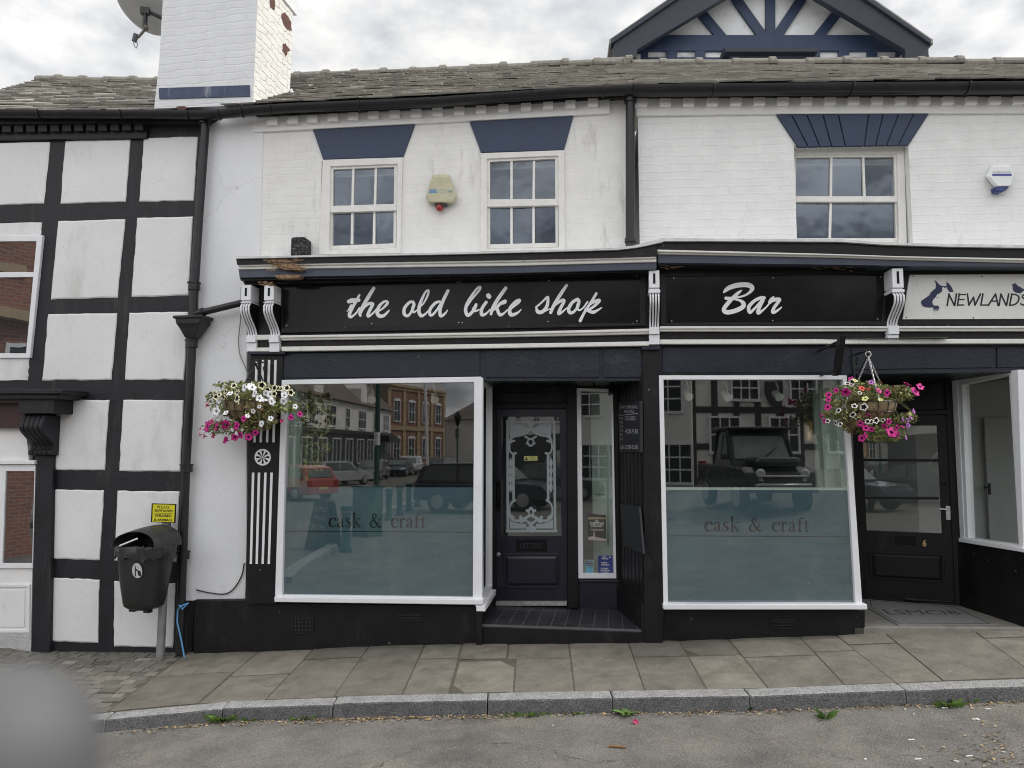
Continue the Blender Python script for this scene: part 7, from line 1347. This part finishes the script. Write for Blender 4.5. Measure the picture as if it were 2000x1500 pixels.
def car(name, label, cat, pos, head, Lc, Wc, Hc, kind, pmat):
    """pos: ground point of the centre; head: heading angle; kind: hatch, estate, saloon, suv, van, pickup"""
    z0 = float(zroad(pos[0], pos[1])); root = thing(name, label, cat, (pos[0], pos[1], z0)); h = np.array([math.cos(head), math.sin(head), 0]); s = np.array([-h[1], h[0], 0]); up = np.array([0, 0, 1.])
    T = lambda x, y, z: np.array([pos[0], pos[1], z0]) + h * x * Lc + s * y * Wc / 2 + up * z * Hc
    belt = .60 if kind != 'van' else .52
    low = {'hatch': [(-.5, .2), (-.5, .42), (-.485, belt), (.22, belt), (.43, .5), (.5, .38), (.5, .2)], 'estate': [(-.5, .2), (-.5, .45), (-.49, belt), (.22, belt), (.45, .52), (.5, .4), (.5, .2)], 'saloon': [(-.5, .22), (-.5, .5), (-.47, belt + .02), (-.3, belt + .03), (.2, belt), (.45, .53), (.5, .4), (.5, .2)], 'suv': [(-.5, .24), (-.5, .45), (-.49, .58), (.22, .59), (.45, .54), (.5, .42), (.5, .24)], 'van': [(-.5, .16), (-.5, .52), (.32, .52), (.46, .44), (.5, .34), (.5, .16)], 'pickup': [(-.5, .25), (-.5, .55), (.1, .56), (.40, .54), (.48, .48), (.5, .3), (.5, .25)]}[kind]
    roof = {'hatch': [(-.475, belt - .01), (-.40, .93), (-.28, .995), (.0, 1.), (.1, .96), (.24, belt - .01)], 'estate': [(-.485, belt - .01), (-.44, .93), (-.38, .985), (-.02, 1.), (.07, .96), (.22, belt - .01)], 'saloon': [(-.34, belt), (-.22, .94), (-.12, .99), (.0, 1.), (.06, .97), (.21, belt - .01)], 'suv': [(-.49, .57), (-.44, .92), (-.36, .985), (.0, 1.), (.09, .96), (.23, .57)], 'van': [(-.5, .5), (-.495, .96), (-.47, 1.), (.14, 1.), (.2, .96), (.34, .5)], 'pickup': [(-.14, .55), (-.12, .96), (-.08, 1.), (.06, 1.), (.09, .97), (.19, .55)]}[kind]
    mb = MB()
    def loft(prof, ws):
        n = len(prof); ids = []
        for y, k_ in ws: ids.append(mb.vs([T(x * (1 - .015 * (1 - k_)), y * 1., z) for x, z in prof]))
        return ids, n
    def body(prof, inset):
        n = len(prof); L_ = [mb.vs([T(x, sd_ * w_, z) for x, z in prof]) for sd_, w_ in ((-1, inset), (1, inset))]
        return L_, n
    zc = sum(z for _, z in low) / len(low)
    rows = []
    for yy, k_ in ((-1, .0), (-.96, 1), (.96, 1), (1, 0)):
        rows.append(mb.vs([T(x * (.985 if not k_ else 1), yy, z + (0 if k_ else (zc - z) * .10)) for x, z in low]))
    n = len(low)
    for a, b in zip(rows[:-1], rows[1:]):
        for i in range(n): j = (i + 1) % n; mb.face((a + i, a + j, b + j, b + i))
    mb.face([rows[0] + i for i in range(n)]); mb.face([rows[3] + i for i in range(n)])
    n2 = len(roof); zt = lambda z: (z - belt) / (1 - belt); tp = .13 if kind != 'van' else .06
    r0 = mb.vs([T(x, -.95 + tp * max(zt(z), 0), z) for x, z in roof]); r1_ = mb.vs([T(x, .95 - tp * max(zt(z), 0), z) for x, z in roof])
    for i in range(n2): j = (i + 1) % n2; mb.face((r0 + i, r0 + j, r1_ + j, r1_ + i))
    mb.face([r0 + i for i in range(n2)]); mb.face([r1_ + i for i in range(n2)])
    mb.build('body', pmat, root, bev=.04 * Hc)
    # glass
    def pl(pts, nm='window', mat=CARG, push=.004): m2 = MB(); m2.prism([T(*p) for p in pts], np.mean([T(*p) for p in pts], 0) * 0 + 0.0001); 
    def panel(pts, out, mat, nm): m2 = MB(); m2.prism([T(*p) + out * .012 for p in pts], -out * .03); return m2.build(nm, mat, root)
    yb_, yt_ = .955, .955 - tp * .8; zb_, zt_ = belt + .03, .94
    xf, xr = roof[-1][0] - .035, roof[0][0] + .04
    for sd_ in (-1, 1):
        if kind == 'van': panel([(.16, sd_ * yb_, zb_), (.29, sd_ * yb_, zb_), (.20, sd_ * yt_, .9), (.16, sd_ * yt_, .9)], s * sd_, CARG, 'window')
        else:
            xm = (xf + xr) / 2 - .02
            panel([(xm + .015, sd_ * yb_, zb_), (xf - .02, sd_ * yb_, zb_), (roof[-2][0] - .03, sd_ * yt_, zt_ - .02), (xm + .015, sd_ * yt_, zt_)], s * sd_, CARG, 'window'); panel([(xr + .02, sd_ * yb_, zb_ + .02), (xm - .01, sd_ * yb_, zb_), (xm - .01, sd_ * yt_, zt_), (roof[1][0] + .05, sd_ * yt_, zt_)], s * sd_, CARG, 'window')
    panel([(roof[-1][0] - .012, -.82, zb_), (roof[-1][0] - .012, .82, zb_), (roof[-2][0] + .005, .74, .93), (roof[-2][0] + .005, -.74, .93)], (h * .8 + up * .6), SCREEN, 'windscreen')
    if kind != 'van': panel([(roof[0][0] + .008, -.78, zb_ + .03), (roof[0][0] + .008, .78, zb_ + .03), (roof[1][0] - .0, .70, .91), (roof[1][0] - .0, -.70, .91)], (-h * .9 + up * .4), CARG, 'rear_window')
    R_ = .32 if kind not in ('suv', 'van', 'pickup') else .36
    for x in (-.30, .31):
        for sd_ in (-1, 1):
            c = T(x, sd_ * .90, 0) + up * R_; m2 = MB(); m2.lathe(c, [(R_ * .6, -.10), (R_, -.09), (R_, .07), (R_ * .72, .095)], 22, axis=s * sd_); w_ = m2.build('wheel', TYRE, root); m2 = MB(); m2.lathe(c + s * sd_ * .085, [(R_ * .66, 0), (R_ * .62, .02), (R_ * .2, .03)], 14, axis=s * sd_); adopt(m2.build('rim', RIM, root), w_)
    for sd_ in (-1, 1):
        panel([(.485, sd_ * .55, .46), (.44, sd_ * .93, .50), (.47, sd_ * .93, .40), (.495, sd_ * .55, .38)], h, LAMP, 'headlight'); panel([(-.5, sd_ * .70, .58), (-.495, sd_ * .96, .58), (-.495, sd_ * .96, .40), (-.5, sd_ * .70, .42)], -h, TAIL, 'tail_light')
        m2 = MB(); m2.box(T(xf - .01, sd_ * 1.07, belt + .06), .12, .18, .12, head); m2.build('mirror', pmat, root, bev=.02)
    if kind == 'pickup':                       # open utility truck: roof slab, pillars, bonnet, bumper, wiper, round lamps
        R3 = np.array(Matrix.Rotation(head, 3, 'Z')); m2 = MB(); m2.box(T(-.01, 0, 1.01), Lc * .30, Wc * .98, .07, rot=R3); m2.build('roof_panel', pmat, root, bev=.03)
        m2 = MB(); m2.box(T(.34, 0, .60), Lc * .26, Wc * .62, .22, rot=R3); m2.build('bonnet', pmat, root, bev=.10)
        m2 = MB()
        for sd_ in (-1, 1): m2.tube([T(.19, sd_ * .93, .56), T(.10, sd_ * .86, .99), T(-.12, sd_ * .86, .99), T(-.16, sd_ * .93, .56)], .035, 8)
        m2.build('roll_cage', PIPE, root, smooth=True); m2 = MB(); m2.tube([T(.19, .1, .60), T(.155, -.45, .76)], .012, 6); m2.build('wiper', PIPE, root)
        m2 = MB(); m2.tube([T(.46, -.8, .32), T(.53, -.7, .34), T(.53, .7, .34), T(.46, .8, .32)], .045, 8); m2.tube([T(.52, -.6, .44), T(.52, .6, .44)], .025, 8); m2.build('bumper', RIM, root, smooth=True)
        for sd_ in (-1, 1): m2 = MB(); m2.lathe(T(.485, sd_ * .62, .47), [(.10, 0), (.11, .03), (.07, .06)], 16, axis=h); m2.build('headlight', LAMP, root)
    panel([(-.5, -.28, .40), (-.5, .28, .40), (-.5, .28, .33), (-.5, -.28, .33)], -h, PLATE, 'number_plate')
    return root
PB_ = {k: paint('paint_' + k, c) for k, c in {'red': (.40, .07, .055), 'silver': (.42, .43, .45), 'grey': (.20, .205, .21), 'navy': (.02, .025, .05), 'white': (.62, .62, .62), 'black': (.015, .015, .018), 'charcoal': (.05, .052, .055)}.items()}
g = rground(B, 585, 977); car('parked_car', 'red hatchback parked across the road, mirrored at the left of the left shop window', 'car', g + [-.6, -.5, 0], math.radians(200), 3.9, 1.7, 1.5, 'hatch', PB_['red'])
g = rground(B, 660, 948); car('parked_car', 'silver estate car seen from behind, mirrored in the left shop window', 'car', g, math.radians(-75), 4.5, 1.75, 1.48, 'estate', PB_['silver'])
g = rground(B, 714, 938); car('parked_car', 'grey silver saloon facing the shop, mirrored right of the silver estate', 'car', g + [0, -1, 0], math.radians(75), 4.6, 1.8, 1.45, 'saloon', PB_['grey'])
g = rground(B, 768, 931); car('parked_car', 'dark blue car behind the grey saloon in the mirrored row', 'car', g + [0, -1, 0], math.radians(75), 4.2, 1.75, 1.5, 'hatch', PB_['navy'])
g = rground(B, 790, 927); car('parked_car', 'white car in the mirrored row, beyond the dark blue car', 'car', g + [0, -1, 0], math.radians(75), 4.4, 1.8, 1.6, 'suv', PB_['white'])
g = rground(B, 872, 927); car('parked_car', 'charcoal car seen from behind under the lantern post in the reflection', 'car', g, math.radians(-80), 4.3, 1.75, 1.5, 'hatch', PB_['charcoal'])
g = rground(B, 950, 1000); car('parked_car', 'navy car mirrored at the right of the left shop window and in the door glass', 'car', g, math.radians(5), 4.5, 1.85, 1.62, 'suv', PB_['navy'])
g = rground(B, 1060, 965, dB - .02); gv = car('parked_van', 'white panel van mirrored in the door glass behind the navy car', 'van', g + [1.6, -.5, 0], math.radians(185), 5.0, 1.95, 2.0, 'van', PB_['white'])
g = rground(C, 1500, 1010); car('utility_truck', 'black open utility truck mirrored in the Bar window', 'truck', g + [0, -1.6, 0], math.radians(80), 3.6, 1.6, 1.9, 'pickup', PB_['black'])
g = rground(E6, 1790, 985, 0); car('parked_car', 'dark charcoal car mirrored in the glass of door 6', 'car', g + [0, -1.0, 0], math.radians(-2), 4.4, 1.8, 1.5, 'saloon', PB_['charcoal'])
g = rground(E6, 1800, 955, 0); car('parked_van', 'white panel van mirrored behind the charcoal car in door 6', 'van', g + [1.0, -2.5, 0], math.radians(3), 5.2, 2.0, 2.2, 'van', PB_['white'])
# bollards, cabinet, posts, board
GRN = M('bollard_green', (.012, .06, .05), .4, .2, 6, .1, 40); GOLD = M('gold_band', (.45, .33, .1), .4, .1, 20, 0)
def bollard(px, py, label):
    g = rground(B, px, py); z0 = float(zroad(g[0], g[1])); root = thing('bollard', label, 'bollard', (g[0], g[1], z0), 'green bollards along the mirrored kerb'); mb = MB(); mb.lathe((g[0], g[1], z0), [(.13, 0), (.13, .06), (.095, .1), (.085, .72), (.11, .76), (.11, .80)], 18); mb.build('shaft', GRN, root, smooth=True); mb = MB(); mb.lathe((g[0], g[1], z0), [(.10, .80), (.10, .83)], 18); mb.build('band', GOLD, root); mb = MB(); mb.lathe((g[0], g[1], z0), [(.12, .83), (.13, .87), (.10, .93), (.03, .95)], 18); mb.build('cap', GRN, root, smooth=True)
for px, py, lb_ in ((675, 1078, 'nearest green bollard, beside the A board in the reflection'), (759, 1016, 'second green bollard, right of the green cabinet in the reflection'), (780, 1007, 'third green bollard from the A board in the reflection'), (798, 998, 'fourth green bollard from the A board in the reflection'), (815, 990, 'farthest green bollard in the reflection')): bollard(px, py, lb_)
g = rground(B, 717, 1047); z0 = float(zroad(g[0], g[1])); cab = thing('utility_cabinet', 'dark green street cabinet mirrored behind the window lettering', 'cabinet', (g[0], g[1], z0)); mb = MB(); mb.box((g[0], g[1], z0 + .58), .62, .45, 1.16, .45); mb.build('housing', GRN, cab, bev=.02); mb = MB(); mb.box((g[0], g[1], z0 + 1.18), .68, .5, .05, .45); mb.build('lid', GRN, cab, bev=.01)
g = rground(B, 734, 1030); z0 = float(zroad(g[0], g[1])); lp = thing('street_post', 'tall dark green post with a white band, mirrored in the left shop window', 'post', (g[0], g[1], z0)); mb = MB(); mb.tube([(g[0], g[1], z0), (g[0], g[1], z0 + .9), (g[0], g[1], z0 + .95), (g[0], g[1], z0 + 5)], [.11, .11, .075, .065], 16); mb.build('pole', GRN, lp, smooth=True); mb = MB(); mb.lathe((g[0], g[1], z0 + 2.2), [(.08, 0), (.08, .35)], 16); mb.build('sticker', WPL, lp)
g = rground(B, 837, 981); z0 = float(zroad(g[0], g[1])); wp = thing('white_pole', 'leaning white pole mirrored left of the navy car', 'pole', (g[0], g[1], z0)); mb = MB(); mb.tube([(g[0], g[1], z0), (g[0] - .25, g[1], z0 + 6)], .06, 12); mb.build('pole', WPL, wp, smooth=True)
g = rground(B, 893, 930); z0 = float(zroad(g[0], g[1])); lp = thing('lantern_post', 'old black lantern post mirrored near the right of the left shop window', 'street lamp', (g[0], g[1], z0)); mb = MB(); mb.tube([(g[0], g[1], z0), (g[0], g[1], z0 + 1), (g[0], g[1], z0 + 1.1), (g[0], g[1], z0 + 4)], [.14, .12, .07, .06], 14); mb.build('post', GRN, lp, smooth=True); mb = MB(); mb.lathe((g[0], g[1], z0 + 4), [(.12, 0), (.30, .65), (.36, .7), (.12, 1.0), (.04, 1.15)], 8); mb.build('lantern_head', BLKG, lp)
g = rground(B, 632, 1072); z0 = float(zroad(g[0], g[1])); ab = thing('pavement_board', 'black A board with chalk writing mirrored in the left shop window', 'A board', (g[0], g[1], z0)); AP = Plane((g[0], g[1], 0), 200)
mb = MB(); u_ = np.array([math.cos(.35), math.sin(.35), 0]); n_ = np.array([-u_[1], u_[0], 0]); b0 = np.array([g[0], g[1], z0])
for s_ in (-1, 1): mb.prism([b0 + u_ * a * .3 + n_ * s_ * w_ + [0, 0, z] for a, z, w_ in ((-1, 0, .25), (1, 0, .25), (.88, 1., .03), (-.88, 1., .03))], n_ * s_ * .02)
mb.build('board', BLACK, ab); mb = MB()
for s_, z in (('OPEN', .78), ('HAPPY', .6), ('HOUR', .42)): text(mb, s_, lambda x, y: b0 + u_ * x + n_ * (.25 - .22 * y + .024) + [0, 0, y], [(.2, z + .1), (-.2, z + .1), (-.2, z), (.2, z)])
mb.build('chalk_writing', CHK, ab)
# kerb line and centre line
mb = MB()
LNM = M('road_line', (.5, .5, .48), .8, .15, 8, .3, 60)
cpts = [rground(B, x, y) for x, y in ((556, 1138), (580, 1115), (620, 1090), (650, 1070), (672, 1045), (720, 1020), (770, 995), (810, 980))]
c2 = smooth_path(cpts, 6)
for a, b in zip(c2[:-1], c2[1:]):
    d = b - a; d[2] = 0; d /= np.linalg.norm(d); s_ = np.array([-d[1], d[0], 0]) * .12; pp = [a - s_, b - s_, b + s_, a + s_]; mb.prism([np.array([p[0], p[1], zroad(p[0], p[1]) + .09]) for p in pp], np.array([0, 0, -.2]))
k_ = mb.build('far_kerb', GRAN); struct(k_)
# buildings opposite --------------------------------------------------------
OPW = M('opposite_render', (.80, .79, .75), .8, .1, 1, .2, 20, stain=((.4, .39, .36), 1.5, .58, .5, .4)); OPD = M('opposite_dark', (.035, .035, .04), .5, .3, 2, 0); OPT = M('old_tile', (.16, .13, .11), .85, .3, 3, .5, 20, stain=((.22, .2, .15), 2, .55, .5, 1)); OPS = M('sandstone', (.42, .33, .21), .85, .2, 2, .3, 20); OPB = brick_mat('town_brick', (.27, .12, .075), (.21, .09, .06), (.32, .28, .22), bump=.3, ms=.012, wob=0)
PANEW = M('far_pane', (.03, .035, .04), .1, .2, 2, 0)
class Fac(Plane):
    def __init__(s, p0, p1):        # p0 -> p1 left to right as seen from the street; n faces the viewer side given by CAM
        s.o = np.array([p0[0], p0[1], 0.]); u = np.array([p1[0] - p0[0], p1[1] - p0[1], 0.]); s.len = np.linalg.norm(u); s.u = u / s.len; s.n = np.array([s.u[1], -s.u[0], 0])
        if s.n @ (np.array([0, 3, 0]) - s.o) < 0: s.n = -s.n
def block(name, label, cat, p0, p1, eave, wallm, roofm, ridge_h=3.0, depth=8, zb_=None):
    P = Fac(p0, p1); z0 = float(min(zroad(*p0[:2]), zroad(*p1[:2]))) - .3 if zb_ is None else zb_; root = thing(name, label, cat, P.w(P.len / 2, z0 + .3, -depth / 2)); mb = MB(); mb.rect(P, 0, P.len, z0, eave, 0, -depth); mb.build('wall', wallm, root, uvP=P)
    if ridge_h:
        mb = MB(); mb.prism([P.w(-.2, eave - .05, .35), P.w(-.2, eave + ridge_h, -depth / 2), P.w(-.2, eave - .05, -depth - .35)], P.u * (P.len + .4)); mb.build('roof', roofm, root)
    return P, root, z0
def win(P, root, a, z, w_, h_, nx=2, ny=2, frame=None, arch=False, f=.06):
    frame = frame or WFRAME; mb = MB(); t = .07; mb.rect(P, a - w_ / 2 - t, a + w_ / 2 + t, z + h_, z + h_ + t, f, 0); mb.rect(P, a - w_ / 2 - t, a + w_ / 2 + t, z - t * 1.4, z, f + .03, 0); mb.rect(P, a - w_ / 2 - t, a - w_ / 2, z, z + h_, f, 0); mb.rect(P, a + w_ / 2, a + w_ / 2 + t, z, z + h_, f, 0)
    for i in range(1, nx): x = a - w_ / 2 + w_ * i / nx; mb.rect(P, x - .02, x + .02, z, z + h_, f - .01, 0)
    for i in range(1, ny): y = z + h_ * i / ny; mb.rect(P, a - w_ / 2, a + w_ / 2, y - .025, y + .025, f - .012, 0)
    if arch: mb.prism([P.w(a + (w_ / 2 + .15) * math.cos(t_), z + h_ + (w_ / 2) * .45 * math.sin(t_) + .02, f + .05) for t_ in np.linspace(0, math.pi, 12)], -P.n * .1)
    o = mb.build('window', frame, root); mb = MB(); mb.rect(P, a - w_ / 2, a + w_ / 2, z, z + h_, .02, 0); adopt(mb.build('pane', PANEW, root), o)
# white shop row down the left side of the far street
a_, b_2 = rdist(B, 535, 900, 34.), rdist(B, 762, 880, 60.)
P, r_, z0 = block('shop_row', 'white rendered shops with old tiled roofs, mirrored in the left shop window', 'building', a_, b_2, 5.0, OPW, OPT, 3.6, 7)
mb = MB(); mb.rect(P, 0, P.len, z0, 2.7, .12, 0); mb.rect(P, 0, P.len, 2.7, 2.95, .3, 0); mb.build('shopfront', OPD, r_)
for i in range(7): win(P, r_, P.len * (.07 + .143 * i), 3.2, 2.0 if i % 2 == 0 else .9, 1.3, 3 if i % 2 == 0 else 2, 2)
for i in range(9): win(P, r_, P.len * (.06 + .11 * i), .6, 1.7, 1.7, 2, 1, f=.2)
mb = MB()
for i in range(2): a = P.len * (.25 + .4 * i); mb.prism([P.w(a - .9, 5.0, .1), P.w(a + .9, 5.0, .1), P.w(a + .9, 6.2, .1), P.w(a, 7.1, .1), P.w(a - .9, 6.2, .1)], -P.n * 2.5)
mb.build('dormer', OPW, r_)
mb = MB(); mb.rect(P, P.len * .78, P.len * .9, 2.2, 2.7, 1.3, .1); mb.build('awning', OPD, r_, bev=.02)
# brick town building closing the view
a_, b_2 = rdist(B, 758, 880, 64.), rdist(B, 866, 880, 74.)
P, r_, z0 = block('town_building', 'tall brick and stone corner building with arched windows, closing the mirrored street', 'building', a_, b_2, 7.9, OPB, OPT, 0, 10)
mb = MB()
for z in (-.2, 3.4, 7.3): mb.rect(P, -.1, P.len + .1, z, z + .4, .15, 0)
for a in np.linspace(0, P.len, 5): mb.rect(P, a - .25, a + .25, z0, 7.3, .10, 0)
mb.rect(P, -.1, P.len + .1, 7.6, 7.8, .3, -.3); mb.build('stone_bands', OPS, r_)
for a in np.linspace(P.len / 8, P.len * 7 / 8, 4): win(P, r_, a, .7, 1.1, 1.9, 2, 2, arch=True, f=.1); win(P, r_, a, 4.3, 1.1, 1.9, 2, 2, arch=True, f=.1)
mb = MB()
for a in np.linspace(0, P.len, 40): mb.rect(P, a - .03, a + .03, 7.8, 8.7, .1, .02)
mb.rect(P, 0, P.len, 8.7, 8.8, .14, 0); mb.build('parapet_railing', WHITE, r_)
a_, b_2 = rdist(B, 868, 880, 66.), rdist(B, 935, 880, 60.)
P, r_, z0 = block('cream_house', 'cream gabled house with a dark roof right of the town building in the reflection', 'house', a_, b_2, 4.4, OPW, OPT, 2.2, 8); win(P, r_, P.len * .4, 2.6, .8, .9); mb = MB(); mb.rect(P, P.len * .55, P.len * .7, 4.4, 8, -2, -3); mb.build('chimney', OPB, r_, uvP=P)
a_, b_2 = rdist(B, 935, 880, 40.), rdist(B, 1110, 880, 26.)
P, r_, z0 = block('white_house', 'long white house mirrored in the door glass', 'house', a_, b_2, 4.6, OPW, OPT, 2.6, 8)
for i in range(5): win(P, r_, P.len * (.1 + .2 * i), 3.0, .9, 1.2, 2, 4)
mb = MB(); mb.rect(P, 0, P.len, z0, 2.4, .1, 0); mb.build('shopfront', OPD, r_)
# white shop and timbered inn opposite the Bar window
a_, b_2 = rdist(B, 1112, 880, 22.), rdist(C, 1352, 880, 20.)
P, r_, z0 = block('white_shop', 'white bow windowed shop mirrored in the narrow window and the Bar window', 'shop', a_, b_2, 6.2, OPW, OPT, 2.4, 8)
for i in range(5): win(P, r_, P.len * (.1 + .2 * i), z0 + 1.2, 1.5, 1.3, 4, 3); win(P, r_, P.len * (.1 + .2 * i), z0 + 3.7, .9, 1.3, 2, 3)
a_, b_2 = rdist(C, 1354, 880, 20.5), rdist(C, 1720, 880, 24.)
P, r_, z0 = block('timbered_inn', 'long black and white timbered inn mirrored in the Bar window', 'inn', a_, b_2, 6.0, OPW, OPT, 3.0, 9)
mb = MB()
for a in np.arange(0, P.len + .01, .85): mb.rect(P, a - .11, a + .11, z0, 6.0, .05, 0)
for z in (z0 + .5, z0 + 1.7, 3.1, 4.4, 5.8): mb.rect(P, 0, P.len, z - .11, z + .11, .055, 0)
mb.build('timber_frame', OPD, r_)
for i in range(3): win(P, r_, P.len * (.16 + .31 * i), 1.6, 1.1, 1.2, 3, 2, f=.1); win(P, r_, P.len * (.27 + .31 * i), 3.5, 1.0, .8, 3, 2, f=.1)
mb = MB(); mb.prism([P.w(P.len * .42 + x * .35, 3.7 + y * .45, .12) for x, y in ((-1, 1), (1, 1), (1, 0), (.6, -.7), (0, -1.1), (-.6, -.7), (-1, 0))], -P.n * .06); mb.build('shield', OPD, r_)
a_, b_2 = rdist(C, 1722, 880, 25.), rdist(C, 2000, 880, 26.)
P, r_, z0 = block('stone_house', 'pale stone house mirrored in the glass of door 6', 'house', a_, b_2, 6.2, OPS, OPT, 2.5, 9)
for i in range(4): win(P, r_, P.len * (.13 + .24 * i), z0 + 1.2, 1.2, 1.6, 2, 2); win(P, r_, P.len * (.13 + .24 * i), z0 + 4, 1.0, 1.3, 2, 2)
# red brick gable mirrored in the old house windows
a_, b_2 = rdist(A, -60, 880, 8.5), rdist(A, 62, 880, 9.5)
P, r_, z0 = block('brick_house', 'red brick house end mirrored in the timbered house windows', 'house', a_, b_2, 8.5, brick_mat('red_house_brick', (.32, .125, .08), (.23, .085, .055), (.30, .23, .19), bump=.4, wob=.004, ms=.014), OPT, 0, 5)
for a in (P.len * .75,): win(P, r_, a, 1.6, .8, 2.2, 1, 2)
mb = MB(); mb.rect(P, -.1, P.len + .1, 4.35, 4.55, .35, 0); mb.rect(P, -.1, P.len * .6, 5.3, 5.5, .1, 0); mb.build('stone_band', OPS, r_)
g = rground(A, 40, 1035, .04); car('parked_van', 'pale van mirrored low in the shop window of the timbered house', 'van', g + [-.6, -1.6, 0], math.radians(150), 4.6, 1.9, 1.9, 'van', PB_['white'])
